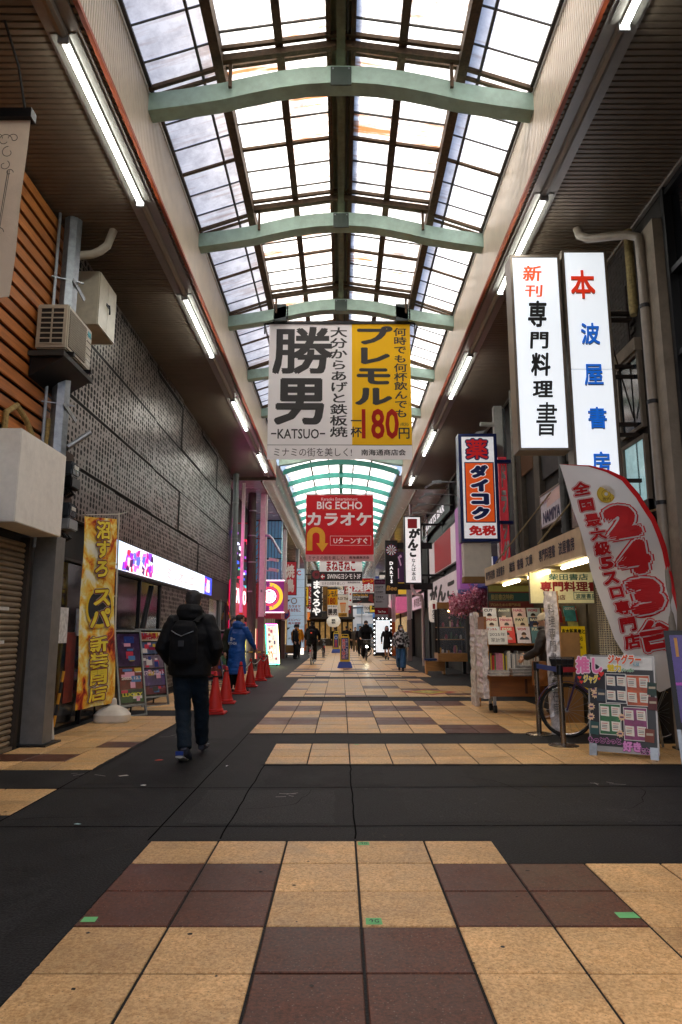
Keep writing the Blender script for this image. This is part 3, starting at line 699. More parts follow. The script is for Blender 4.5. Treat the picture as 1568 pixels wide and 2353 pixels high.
# cabinet on the post
cb = thing('metal_cabinet', 'cream two door metal cabinet with latch fixed beside the steel post', 'cabinet', (-3.86, 9.2, 5.72))
CRM = mt('cream_enamel', 'd6cdb8', .4, 0, .1, dirt=.3)
m = MB(); m.box(0, .34, 0, .72, 0, .82, CRM); m.build('body', cb)
for yy in (.01, .365):
    m = MB(); m.box(.342, .358, yy, yy + .345, .01, .81, CRM); m.build('door', cb)
m = MB(); m.tube([(.36, .34, .45), (.39, .35, .45), (.39, .37, .36), (.38, .40, .34)], .012, 8, DARKM); m.box(.358, .37, .3, .42, .43, .47, DARKM); m.build('latch', cb)
# meters column
mc = thing('meter_board', 'dark board with two glass electricity meters beside the perforated wall', 'meter board', (-3.85, 9.0, 2.7))
m = MB(); m.box(-.02, .02, .1, .5, -.1, 1.15, mt('meter_wood', '3a2a20', .8)); m.build('backboard', mc)
for zz, mm in ((.78, 'glass'), (.2, 'glass')):
    m = MB(); m.box(.02, .16, .14, .4, zz, zz + .2, mt('meter_glass', '4a5055', .15, .2)); bevel(m.build('meter', mc), .02)
    m = MB(); m.box(.161, .165, .2, .34, zz + .1, zz + .15, flat('c4c4bc')); m.build('dial', mc)
    m = MB(); m.box(.02, .17, .12, .44, zz - .17, zz - .02, GREYP if zz < .5 else DARKM); bevel(m.build('terminal_box', mc), .015)
for zz in (.5, -.12):
    m = MB()
    for i in range(9): m.tube([(.03, .2 + .02 * i, zz), (.08 + .03 * math.sin(i), .22 + .02 * i, zz + .05), (.06, .2 + .025 * i, zz + .1)], .014, 6, DARKM)
    o = m.build('cable_bundle', mc); o['kind'] = 'stuff'
cbl = MB(); cbl.tube([(-3.86, 7.55, 3.6), (-3.86, 7.55, 3.85), (-3.84, 7.75, 4.0), (-3.84, 8.0, 3.9), (-3.84, 8.3, 3.68), (-3.83, 8.55, 3.72), (-3.82, 8.58, 4.1)], .035, 8, mt('lagged_pipe', '9c8450', .85, 0, .4, 25, bump=.6)); tag(smooth_angle(cbl.build('lagged_pipe')), 'worn tan insulated pipe looping over the timber slats', 'pipe')
# cream banner hanging top left
bn = thing('hanging_banner', 'faded cream banner with ornate scroll border hanging at the top left edge', 'banner', (-3.0, 5.5, 6.0))
CBN = mt('aged_cream_cloth', 'e0d0bc', .85, 0, .12, 3, bump=.3, dirt=.3)
m = MB(); n = 14; P = []
for i in range(n + 1):
    t = i / n; zz = -.06 - 1.75 * t; xr = .175 - .03 * t + .01 * math.sin(t * 9)
    P += [(-.7, -.02 * math.sin(t * 5), zz), (-.2, .02 * math.sin(t * 7), zz), (xr, -.015 * math.sin(t * 8) - .03 * t, zz)]
m.add(P, [(3 * i + j, 3 * i + 3 + j, 3 * i + 4 + j, 3 * i + 1 + j) for i in range(n) for j in range(2)], CBN); m.build('cloth', bn, smooth=True)
m = MB(); m.box(-.75, .2, -.05, .05, -.06, .03, BLACK); m.build('top_bar', bn)
m = MB(); m.tube([(.12, 0, .03), (.02, 0, .5), (-.15, 0, .99)], .012, 6, mt('old_rope', '2c2a27', .9)); m.build('rope', bn)
m = MB(); INK = flat('5a5044')
def swirl(cx, cz, r, a0, a1, d=1):
    pts = [Vector((cx + r * (1 - .6 * t / 14) * math.cos(R(a0 + (a1 - a0) * t / 14)), -.045, cz + r * (1 - .6 * t / 14) * math.sin(R(a0 + (a1 - a0) * t / 14)))) for t in range(15)]
    m.tube(pts, .0035, 4, INK)
for (cx, cz, r, a0, a1) in ((-.02, -.3, .07, 0, 330), (.06, -.28, .05, 180, -120), (.02, -.42, .06, 90, 400), (.0, -.55, .05, 60, -260), (.05, -.62, .035, 0, 300), (-.1, -.28, .06, 0, 300), (.0, -1.2, .05, 0, 330), (-.03, -1.33, .06, 90, 400), (-.06, -1.45, .05, 0, -300)): swirl(cx, cz, r, a0, a1)
m.tube([(.035, -.045, -.6), (.0, -.05, -1.2)], .004, 4, INK); m.tube([(.05, -.045, -.6), (.012, -.05, -1.2)], .003, 4, INK)
m.build('scroll_border', bn)

# ================================================================== left side, parlour with perforated metal cladding
PERF = mt('perforated_metal', '6e645d', .33, .6, .05, 2.5, rnd=.14); BACK = mt('void_black', '060607', .8)
par = thing('parlour_building', 'amusement parlour wall clad in grey brown perforated metal panels', 'building', (-3.97, 16, 0))
m = MB(); m.box(-10, -3.98, 9.12, 23.7, 0, 11.6, DWALL); ap(par, m, 'wall')
m = MB(); m.box(-3.975, -3.945, 9.12, 23.6, 2.95, 6.98, BACK); ap(par, m, 'backing')
PITCHY, PITCHZ = .125, .09
def perf_mesh(w, h, seed):
    rr = random.Random(seed); ny = max(1, int(w / PITCHY)); nz = max(1, int(h / PITCHZ)); py, pz = w / ny, h / nz
    b_ = MB(); n = 8
    for j in range(nz):
        for i in range(ny):
            y0, z0 = i * py, j * pz
            rad = .96 * min(py, pz) * rr.choice((.24, .32, .4, .46, .5, .5)); cy_, cz_ = y0 + py / 2 + rr.uniform(-.02, .02) * py, z0 + pz / 2 + rr.uniform(-.02, .02) * pz
            o = [(0, y0 + py * a, z0 + pz * c) for a, c in ((1, .5), (1, 1), (.5, 1), (0, 1), (0, .5), (0, 0), (.5, 0), (1, 0))]
            q = [(0, cy_ + rad * math.cos(R(45 * t)), cz_ + rad * math.sin(R(45 * t))) for t in range(8)]
            b_.add(o + q, [(t, (t + 1) % 8, 8 + (t + 1) % 8, 8 + t) for t in range(8)], PERF)
    me = bpy.data.meshes.new('panel'); me.from_pydata(b_.v, [], b_.f); me.materials.append(PERF); me.update(); return me
rowsz = [(2.97, 3.70), (3.76, 4.66), (4.72, 5.70), (5.76, 6.76), (6.82, 6.97)]
colsy = [9.15, 11.45, 13.8, 16.1, 18.45, 20.85, 23.55]
PMC = {}
for a, b_ in zip(colsy, colsy[1:]):
    for k, (z0, z1) in enumerate(rowsz):
        key = (round(b_ - a, 2), k, random.randint(0, 1))
        if key not in PMC: PMC[key] = perf_mesh(b_ - a - .02, z1 - z0, hash(key) % 999)
        link('panel', PMC[key], par, (.07 + random.choice((0, .03)), a + .01 - 16, z0))
for a, b_ in ((15.0, 17.7), (17.72, 20.45)):
    for (z0, z1) in ((.12, 1.13), (1.2, 2.36)):
        link('panel', perf_mesh(b_ - a - .02, z1 - z0, int(a * 7)), par, (.05, a - 16, z0))
m = MB(); m.box(-3.976, -3.95, 14.96, 20.48, 0, 2.4, BACK); ap(par, m, 'lower_backing')
m = MB(); m.box(-3.95, -3.915, 15.0, 20.45, 1.14, 1.19, mt('blue_grey_band', '3b4a5c', .4, .3)); ap(par, m, 'band')
m = MB(); m.box(-3.97, -3.9, 9.12, 23.6, 2.36, 2.40, DARKM); m.box(-3.97, -3.9, 20.6, 23.6, 2.4, 2.96, DARKM); ap(par, m, 'fascia_rail')
GLASSD = mt('dark_glass', '0c0e12', .06, 0, .1, spec=.6)
for a, b_ in ((9.2, 10.6), (10.65, 12.0), (12.05, 13.4), (13.45, 14.9)):
    m = MB(); m.box(-3.97, -3.955, a, b_, .05, 2.34, GLASSD); ap(par, m, 'glass_door')
for yy in (9.16, 10.62, 12.02, 13.42, 14.92):
    m = MB(); m.box(-3.96, -3.92, yy, yy + .04, 0, 2.36, DARKM); ap(par, m, 'mullion')
m = MB(); m.bar((-3.935, 13.0, .1), (-3.935, 14.3, 2.3), .05, .06, DARKM, up=(1, 0, 0)); ap(par, m, 'brace')
m = MB(); m.box(-3.97, -3.95, 20.6, 23.4, 0, 2.36, GLASSD); ap(par, m, 'glass_door')
m = MB(); m.box(-3.95, -3.88, 22.2, 22.35, 0, 2.4, GREYP); ap(par, m, 'door_frame')
# LED screen
ld = thing('led_screen', 'long bright LED screen glowing white and magenta below the perforated cladding', 'screen', (-3.86, 16.1, 2.4))
m = MB(); m.box(-.06, -.012, -4.48, 4.46, -.02, .56, BLACK); m.build('casing', ld)
LEDW = mt('led_white', 'e8f0ff', .4, emit=.55, var=0); 
def led(c, e=.65): return mt('led_' + c, c, .4, emit=e, var=0)
lf = Fr((-3.868, 11.68, 2.43), (0, 1, 0)); S = Sign(ld, lf, 8.8, .5, (0, 0, 880, 50))
def lp(m, name):
    o = m.build(name, None); o.parent = ld; o.matrix_parent_inverse = Matrix.Translation(-ld.location); return o
S.par = None
def fix(o): o.parent = ld; o.matrix_parent_inverse = Matrix.Translation(-ld.location); return o
fix(S.r(0, 0, 880, 50, LEDW, .001, 'panel'))
for (x0, y0, x1, y1, c) in ((0, 0, 30, 50, 'c8e4ff'), (210, 4, 330, 46, 'd6f3ee'), (770, 0, 880, 50, '2b3fd0'), (800, 8, 850, 44, 'f4d8d8')):
    fix(S.r(x0, y0, x1, y1, led(c), .003, 'image_block'))
rr = random.Random(5)
for i in range(46):
    x = 36 + rr.random() * 190; y = rr.random() * 40; pts = [(x, y), (x + rr.uniform(8, 26), y + rr.uniform(-4, 6)), (x + rr.uniform(10, 20), y + rr.uniform(10, 22)), (x - rr.uniform(0, 8), y + rr.uniform(8, 16))]
    pts = [(a, min(49, max(1, b))) for a, b in pts]
    fix(S.pl(pts[::-1], led(rr.choice(('d81ca0', 'a01888', 'e25cc0', '401050', 'f0c0b0', 'c02040', '5060e0', 'b010a0', '7a30c8'))), .005 + i * .0006, 'image_block'))
fix(S.t('スロ', 240, 6, 300, 26, led('9fe0b0'), .03, w=.008)); fix(S.t('祭', 250, 27, 300, 47, led('9fe0b0'), .03, w=.008))
fix(S.t('ミリオンゴッド', 345, 12, 740, 42, led('f08a8a', 1.), .06, w=.008)); fix(S.t('神', 775, 4, 800, 24, led('e03020'), .05, w=.012)); fix(S.t('々', 775, 26, 800, 46, led('f09020'), .05, w=.012))

# ================================================================== left side beyond the parlour
blk = thing('shop_building', 'dark row of shops along the left side beyond the perforated wall', 'building', (-4.2, 50, 0))
m = MB(); m.box(-10, -4.25, 24.8, 84, 0, 10.5, DWALL); ap(blk, m, 'wall')
def simple(name, label, cat, m, group=None, smooth=None):
    o = tag(m.build(name), label, cat, group)
    if smooth: smooth_angle(o, smooth)
    return o
# poles and pipes standing at the end of the parlour
pl_ = thing('drain_pipe', 'thick grey vertical drain pipe with clamps at the end of perforated wall', 'pipe', (-3.78, 24.05, 0))
m = MB(); m.tube([(0, 0, 0), (0, 0, 6.98)], .105, 14, mt('pipe_grey', '7f8788', .45, .2, .15, dirt=.35)); smooth_angle(m.build('shaft', pl_))
for zz in (1.9, 3.2, 4.6, 5.9):
    m = MB(); m.tube([(0, 0, zz), (0, 0, zz + .05)], .116, 14, GREYP); m.build('clamp', pl_)
m = MB(); m.tube([(-4.02, 23.85, 0), (-4.02, 23.85, 6.9)], .05, 10, BLACK); simple('black_conduit', 'thin black conduit pipe beside the thick grey drain pipe', 'pipe', m)
wp = thing('white_pole', 'white square pole with orange painted foot beside the wooden pole', 'pole', (-3.63, 25.0, 0))
m = MB(); m.box(-.055, .055, -.055, .055, 2.05, 6.86, WHITEP); m.build('shaft', wp)
m = MB(); m.box(-.07, .07, -.07, .07, 0, 2.05, mt('orange_foot', 'c8601e', .5, dirt=.2)); m.build('foot', wp)
NEON = mt('magenta_neon', 'ff2fb4', .4, emit=8., var=0)
nt_ = thing('neon_tube', 'vertical magenta neon tube glowing behind the grey drain pipe', 'neon light', (-4.12, 24.5, 0))
m = MB(); m.tube([(0, 0, 1.0), (0, 0, 5.4)], .04, 8, NEON); m.build('tube', nt_)
m = MB(); m.box(-.09, -.04, -.06, .06, .9, 5.5, DARKM); m.build('housing', nt_)
pw = thing('utility_pole', 'old dark wooden utility pole with steel bands by the traffic cones', 'pole', (-3.5, 26.9, 0))
m = MB(); m.tube([(0, 0, 0), (.0, 0, 2), (-.03, 0, 4.5), (-.06, 0, 6.86)], [.185, .175, .165, .155], 16, mt('old_pole_wood', '4c4a42', .8, 0, .45, 5, bump=.5, bscale=18, stretch=(6, 6, .5))); smooth_angle(m.build('shaft', pw))
for zz in (2.9, 4.05, 5.1, 6.1):
    m = MB(); m.tube([(-.03, 0, zz), (-.03, 0, zz + .05)], .176, 16, GREYP); m.build('band', pw)
m = MB(); m.tube([(-.16, -.12, 2.5), (-.2, -.1, 4.5), (-.18, -.1, 6.8)], .025, 6, BLACK); m.build('cable', pw)
rf = MB(); 
REDP = mt('red_paint', 'a11a1e', .45)
rd = thing('red_truss', 'slim red painted lattice mast beside the wooden pole', 'mast', (-3.42, 27.6, 0))
for sx in (-.07, .07):
    m = MB(); m.bar((sx, 0, 2.2), (sx, 0, 5.9), .035, .05, REDP); m.build('rail', rd)
for i in range(14):
    m = MB(); zz = 2.3 + i * .25; m.bar((-.07, 0, zz), (.07, 0, zz + .2), .02, .02, REDP); m.build('lattice', rd)
for zz, ln in ((5.75, .3), (4.2, .3)):
    m = MB(); m.bar((-.07, .02, zz), (-.85, .02, zz), .05, .05, REDP); m.build('arm', rd)
def arcade_column(x, y, lab, top=6.86, w=.2, capz=1.95, c1='e9d7dc', c2='6a4a46'):
    t = thing('arcade_column', lab, 'column', (x, y, 0), 0, 'columns carrying the arcade roof')
    m = MB(); m.box(-w / 2, w / 2, -w / 2, w / 2, capz, top, mt('col_' + c1, c1, .45, dirt=.15)); m.build('shaft', t)
    m = MB(); m.box(-w * .62, w * .62, -w * .62, w * .62, 0, capz, mt('col_' + c2, c2, .5, dirt=.3)); m.build('base_casing', t)
    m = MB(); m.tube([(w * .7, -.02, 2.0), (w * .7, -.02, top - .9), (w * .7, -.02, top - .02)], .035, 8, WHITEP); m.build('downpipe', t)
    return t
pc = arcade_column(-3.12, 27.0, 'pale column tinted pink by neon, with brown casing, left of arcade')
m = MB(); m.tube([(-.15, 0, 5.6), (-.15, -.02, 5.25), (-.05, -.04, 5.15), (.25, -.06, 5.15), (.4, -.1, 5.0), (.75, -.3, 4.4)], .05, 8, STEEL); smooth_angle(m.build('bent_pipe', pc))
def cctv(par, x, y, z, sx):
    m = MB(); m.box(x, x + sx * .3, y - .03, y + .03, z - .02, z + .02, WHITEP); m.build('camera_arm', par)
    m = MB(); m.bar((x + sx * .2, y, z + .06), (x + sx * .55, y - .25, z - .03), .11, .11, WHITEP); m.build('camera_body', par)
cctv(pc, .1, -.08, 4.15, 1); cctv(pc, .1, -.08, 3.75, 1)
m = MB(); m.box(-.03, .03, -.12, -.1, 2.9, 3.0, GREYP); m.build('switch_box', pc)
arcade_column(-3.05, 36.5, 'thin pale column with maroon casing in front of blue white shop directory', w=.16)
arcade_column(-2.95, 45.5, 'distant grey column beside the dark fish restaurant sign', w=.2, c1='8e9092', c2='55504c')
arcade_column(-2.75, 52.5, 'distant slim grey column with orange foot further along the left side', w=.18, c1='8e9092', c2='b05a20')
# pixel-coloured game-centre front glimpsed between the poles
gc = thing('game_centre', 'crimson and white game centre front glimpsed between the poles', 'shop front', (-4.15, 28.5, 0))
rr = random.Random(11)
for i in range(40):
    b_ = MB(); yy = rr.uniform(-2.6, 3.0); zz = rr.uniform(3.2, 5.4); b_.box(-.04, .0 + .002 * i, yy, yy + rr.uniform(.1, .5), zz, zz + rr.uniform(.04, .14), led(rr.choice(('2a50c0', '20a0a0', 'c02040', 'd0d8f0', '30a050', '8030a0')), .8)); b_.build('light_strip', gc)
for zz, h, c, e in ((2.0, 1.3, 'a0122c', .35), (1.3, .5, 'a0122c', .2), (.25, 1.0, 'f4efd8', 1.4)):
    b_ = MB(); b_.box(-.05, .01, -2.8, 3.2, zz, zz + h, mt('gc_' + c + str(e), c, .4, emit=e)); b_.build('sign_panel', gc)
gf = Fr((-4.13, 26.2, 2.2), (0, 1, 0)); o = T(None, gf, 'TAITO', .2, .3, 3.6, .9, flat('ffffff', emit=1.)); o.parent = gc; o.matrix_parent_inverse = Matrix.Translation(-gc.location)
rs_ = thing('round_sign_box', 'purple and red game sign box with glowing round emblem on its face', 'sign', (0, 0, 0))
f = Fr((-3.5, 31, 2.25), (1, 0, 0)); S = Sign(rs_, f, .92, 1.4, (870, 1800, 1110, 2060))
m = MB(); m.fbox(f, 0, 0, .92, 1.4, -2.4, -.004, mt('maroon_panel', '7a1626', .35, emit=.12)); m.build('cabinet', rs_)
S.r(870, 1800, 1110, 2060, mt('sign_purple', '6a1d5c', .4, emit=.35), .0, 'face')
S.disc(940, 1930, 160, led('c8a02c', .6), .002, a0=-90, a1=90, r0=118); S.disc(940, 1930, 112, led('c03850', .6), .002, r0=92); S.disc(940, 1930, 78, led('ffd8e8', 2.), .004); S.disc(940, 1930, 66, led('e8304c', 1.2), .006)
S.t('楽', 905, 1895, 945, 1965, led('ffffff', 3.), .05, w=.009); S.t('園', 945, 1895, 985, 1965, led('ffffff', 3.), .05, w=.009)
for a in range(0, 360, 30): S.disc(940 + 100 * math.cos(R(a)) * .85, 1930 + 100 * math.sin(R(a)), 9, led('8c2a90', .5), .005, n=8)
for zz in (-.03, 1.4):
    m = MB(); m.fbox(f, -.02, zz, .94, zz + .03, -.05, .03, led('ffe0f0', 2.)); m.build('light_strip', rs_)
# glazed first floor with bars
gb = thing('barred_shop', 'blue glazed first floor front behind black bars on the left', 'shop front', (0, 0, 0))
m = MB(); m.box(-4.3, -2.95, 33.6, 34.2, 3.75, 6.85, mt('blue_glass', '5c88aa', .15, 0, .1, emit=.12)); m.build('glass', gb)
for i in range(9):
    b_ = MB(); x = -4.25 + i * .16; b_.box(x, x + .025, 33.52, 33.56, 3.75, 6.85, BLACK); b_.build('bar', gb)
for zz in (3.75, 4.9, 5.9, 6.8):
    b_ = MB(); b_.box(-4.3, -2.93, 33.5, 33.58, zz, zz + .05, BLACK); b_.build('rail', gb)
m = MB(); m.box(-4.3, -2.9, 33.3, 35.5, 2.0, 3.7, mt('maroon_panel', '7a1626', .35, emit=.12)); m.build('sign_band', gb)
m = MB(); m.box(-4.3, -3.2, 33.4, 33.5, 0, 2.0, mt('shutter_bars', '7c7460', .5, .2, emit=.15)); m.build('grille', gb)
for i in range(10):
    b_ = MB(); x = -4.25 + i * .11; b_.box(x, x + .015, 33.36, 33.39, 0, 2.0, BLACK); b_.build('bar', gb)
# blue-white shop directory
f = Fr((-3.3, 42, .45), (1, 0, 0)); t = cabinet('directory_sign', 'tall pale blue shop directory sign on the left side', 'sign', f, 1.1, 4.8, .3, mt('directory_face', 'b4c8dc', .4, emit=.12), GREYP, .04)
S = Sign(t, f, 1.1, 4.8, (30, 365, 145, 950))
for (tx, a, b_, c) in (('NSC', 383, 420, 'c0203c'), ('カラオケ', 640, 660, 'a04020'), ('まねきねこ', 664, 690, 'a02030'), ('ミュンヘン', 740, 758, 'a02838'), ('南大使館', 765, 782, 'a02838'), ('グランデ珈琲', 878, 893, '303030')): S.t(tx, 40, a, 118, b_, flat(c), .04, w=.006)
for yy in (450, 510, 585, 715, 800): S.r(32, yy, 143, yy + 2, flat('7a8a98'), .005, 'divider')
S.disc(75, 530, 14, flat('3a3a40'), .005); S.disc(75, 610, 20, flat('8a6a60'), .005, r0=14); S.disc(75, 850, 18, flat('2a2a2c'), .005)
for yy in (430, 600, 720, 805): S.pl([(32, yy), (32, yy + 22), (54, yy)], flat('202028'), .005)
m = MB(); m.box(-3.3, -2.25, 41.9, 42, .05, .42, led('ffeedd', 1.)); m.build('light_box', t)
# dark fish restaurant sign
f = Fr((-1.92, 44, 2.3), (1, 0, 0)); t = cabinet('restaurant_sign', 'black vertical sign with white brushed lettering, left of white karaoke banner', 'sign', f, .7, 3.0, .25, mt('sign_black', '17161a', .4), BLACK, .03)
S = Sign(t, f, .7, 3.0, (245, 378, 320, 735)); S.disc(282, 412, 30, flat('7a1a26'), .003); S.t('鮪', 268, 398, 296, 426, flat('1a0808'), .02); S.t('まぐろや', 252, 455, 314, 725, flat('e8e4e0', emit=.3), .06, vert=True)
for zz in (3, 5): m = MB(); m.box(-2.75, -1.93, 44.1, 44.2, zz, zz + .06, BLACK); m.build('bracket', t)
# ================================================================== right side
CREAMW = mt('cream_render', '83786a', .85, 0, .15, 5, bump=.3, dirt=.5); PVCB = mt('pvc_brown', '857a6d', .45, 0, .12, dirt=.3)
rb = thing('corner_building', 'dark office front with black framed windows at the right edge', 'building', (4.2, 2, 0))
m = MB(); m.box(4.22, 10, -2, 8.05, 0, 9.6, DWALL); ap(rb, m, 'wall')
for i in range(4):
    for j in range(6):
        y0, z0 = 3.9 + i * 1.0, .4 + j * 1.08
        b_ = MB(); b_.box(4.205, 4.212, y0 + .05, y0 + .97, z0 + .04, z0 + 1.04, GLASSD); ap(rb, b_, 'pane')
for i in range(5):
    b_ = MB(); y0 = 3.87 + i * 1.0; b_.box(4.1, 4.22, y0, y0 + .08, 0, 6.98, DARKM); ap(rb, b_, 'mullion')
for j in range(7):
    b_ = MB(); z0 = .36 + j * 1.08; b_.box(4.12, 4.215, 3.9, 7.9, z0, z0 + .07, DARKM); ap(rb, b_, 'transom')
m = MB(); m.box(4.213, 4.217, 7.2, 7.7, 4.2, 5.2, mt('blind_yellow', '8a6a10', .8)); ap(rb, m, 'blind')
bs = thing('bookshop_building', 'old bookshop building with dark brick upper wall and cream pilaster', 'building', (4.1, 11, 0))
m = MB(); m.box(4.16, 10, 8.06, 15.6, 0, 9.6, mt('bookshop_wall', '231f1b', .85, 0, .25, 4, dirt=.4)); ap(bs, m, 'wall')
m = MB(); m.box(4.0, 4.16, 8.0, 8.5, 0, 6.6, CREAMW); ap(bs, m, 'pilaster')
BRK = mt('dark_brick', '2b2421', .75, 0, .3, 20, rnd=.25)
bm_ = MB(); bm_.box(0, .03, 0, .2, 0, .06, BRK); bme = bpy.data.meshes.new('brick'); bme.from_pydata(bm_.v, [], bm_.f); bme.materials.append(BRK)
for j in range(24):
    for i in range(5): link('brick', bme, bs, (4.135 - 4.1, 9.05 + i * .212 + (j % 2) * .106 - 11, 5.4 + j * .068))
for j in range(12):
    for i in range(5): link('brick', bme, bs, (4.135 - 4.1, 9.0 + i * .212 + (j % 2) * .106 - 11, 3.15 + j * .068))
m = MB(); m.box(4.06, 4.2, 8.9, 10.2, 5.2, 5.38, CREAMW); ap(bs, m, 'lintel')
for (y0, z0, y1, z1, e) in ((8.95, 4.15, 9.6, 5.15, .02), (8.95, 3.0, 9.6, 3.95, .5)):
    m = MB(); m.box(4.12, 4.14, y0, y1, z0, z1, mt(f'shop_window_{e}', '8fb0b4' if e > .1 else '20262c', .1, 0, .4, 3, emit=e * .5)); ap(bs, m, 'window')
    for q in ((y0 - .05, y1 + .05, z0 - .05, z0), (y0 - .05, y1 + .05, z1, z1 + .05), (y0 - .05, y0, z0, z1), (y1, y1 + .05, z0, z1)):
        m = MB(); m.box(4.09, 4.15, *q, mt('old_frame', '6b6256', .7, dirt=.4)); ap(bs, m, 'window_frame')
m = MB(); m.box(4.1, 4.13, 9.0, 9.05, 3.9, 3.94, TUBE); 
for yy, w_ in ((10.6, .5), (11.4, .3), (13.6, .4), (15.0, .5)):
    m = MB(); m.box(4.05, 4.16, yy, yy + w_, 0, 6.97, mt('weathered_pier', '4f483f', .85, 0, .3, 5, dirt=.5)); ap(bs, m, 'pier')
m = MB(); m.box(4.1, 4.16, 11.9, 13.6, 4.4, 6.9, mt('upper_dark', '151516', .6)); ap(bs, m, 'upper_window')
for i in range(26):
    b_ = MB(); b_.box(4.06, 4.1, 14.1 + i * .06, 14.125 + i * .06, 4.8, 6.95, mt('louvre_brown', '6a4a30', .6)); ap(bs, b_, 'louvre')
m = MB(); m.box(4.08, 4.16, 8.9, 15.5, 2.62, 3.1, mt('tile_band', '2b2725', .6, 0, .3, 30)); ap(bs, m, 'band')
# bracket ladder behind the tall sign
lad = thing('sign_bracket', 'rusty dark steel ladder bracket behind the tall white book sign', 'bracket', (3.9, 9.15, 0))
for zz in (3.4, 4.05, 4.2, 4.9, 5.05, 5.75, 5.85):
    m = MB(); m.bar((-.1, 0, zz), (.28, 0, zz), .05, .05, mt('rusted', '2a211c', .85, .2, .4)); m.build('rung', lad)
for x in (-.06, .24):
    m = MB(); m.bar((x, .06, 3.2), (x, .06, 6.3), .04, .05, MATS['rusted']); m.build('rail', lad)
m = MB(); m.tube([(-.08, .03, 5.6), (.2, .03, 4.3)], .012, 6, MATS['rusted']); m.build('brace', lad)
# drain pipes on the right
dp = thing('drain_pipe', 'beige drain pipe bending out of right soffit and down the cream pilaster', 'pipe', (0, 0, 0))
m = MB(); m.tube([(3.35, 8.85, 6.995), (3.36, 8.8, 6.86), (3.45, 8.72, 6.76), (3.85, 8.4, 6.62), (3.95, 8.3, 6.52), (3.95, 8.28, 6.4), (3.95, 8.28, 0.0)], .058, 12, PVCB); smooth_angle(m.build('pipe', dp), 50)
for zz in (2.9, 4.2, 5.5):
    m = MB(); m.tube([(3.95, 8.28, zz), (3.95, 8.28, zz + .05)], .067, 12, DARKM); m.box(3.95, 4.02, 8.26, 8.3, zz, zz + .05, DARKM); m.build('clamp', dp)
m = MB(); m.tube([(4.02, 8.75, 6.9), (4.02, 8.75, 5.75)], .06, 12, mt('old_cement_pipe', '8a7a50', .9, 0, .35, 20, dirt=.5)); m.tube([(4.02, 8.75, 5.75), (4.0, 8.72, 5.62)], [.06, .045], 12, MATS['old_cement_pipe']); simple('pipe_stub', 'short stained cement pipe stub beside the beige drain pipe', 'pipe', m)
for k, (x, y, r, z1, c, lab) in enumerate(((3.98, 11.0, .05, 6.9, '6f6a60', 'thin grey pipe running up the bookshop wall behind awning'), (4.0, 12.0, .075, 6.9, '5b5c5c', 'thick dark grey pipe with joints on the bookshop wall'), (3.96, 15.2, .05, 6.9, '77736a', 'slim grey pipe right of the blue framed drugstore sign'))):
    m = MB(); M_ = mt('pipe_' + c, c, .55, .1, .2, dirt=.4); m.tube([(x, y, 2.4), (x, y, z1)], r, 10, M_)
    for zz in (3.1, 4.0, 5.2): m.tube([(x, y, zz), (x, y, zz + .08)], r * 1.2, 10, M_)
    simple('wall_pipe', lab, 'pipe', m)
# lit book signs
LITW = mt('lit_sign_white', 'eef4fb', .35, emit=.27, var=.02, scale=1.2); FRM = mt('sign_frame_bronze', '7d7165', .4, .5, .15, dirt=.3)
f = Fr((3.16, 9.0, 2.75), (1, 0, 0)); t = cabinet('vertical_sign', 'tall lit white sign with red and blue Japanese lettering, right of its twin', 'sign', f, .64, 4.0, .22, LITW, FRM, .035)
S = Sign(t, f, .64, 4.0, (812, 150, 1190, 1920))
for c, tx, x0, y0, x1, y1 in (('d8341c', '本', 870, 290, 1075, 480), ('1763c8', '波', 930, 645, 1085, 785), ('1763c8', '屋', 935, 915, 1090, 1050), ('1763c8', '書', 945, 1190, 1095, 1325), ('1763c8', '房', 950, 1470, 1100, 1600)): S.t(tx, x0, y0, x1, y1, mt('sign_ink_' + c, c, .4, emit=.22), .032, w=.022); S.t(tx, x0 + 3, y0 + 5, x1 + 3, y1 + 5, flat('a08c70'), .032, w=.006, name='lettering_return')
m = MB(); m.fbox(f, .035, 2.20, .605, 2.206, .001, .002, GREYP); m.build('joint', t)
f = Fr((2.41, 8.98, 3.78), (1, 0, 0)); t = cabinet('vertical_sign', 'lit white sign with orange and black brushed lettering, left of its twin', 'sign', f, .71, 2.88, .28, LITW, FRM, .035)
S = Sign(t, f, .71, 2.88, (470, 170, 850, 1430))
OI = mt('sign_ink_orange', 'e2551c', .4, emit=.25); KI = flat('141210', .5)
S.t('新', 560, 240, 700, 345, OI, .035, slant=.1, w=.006); S.t('刊', 570, 370, 700, 450, OI, .03, slant=.1, w=.006)
for tx, x0, y0, x1, y1 in (('専', 580, 475, 720, 650), ('門', 590, 680, 725, 790), ('料', 585, 815, 730, 965), ('理', 590, 995, 740, 1100), ('書', 600, 1130, 750, 1340)): S.t(tx, x0, y0, x1, y1, KI, .042 if tx != '書' else .015, slant=.08, w=.006)
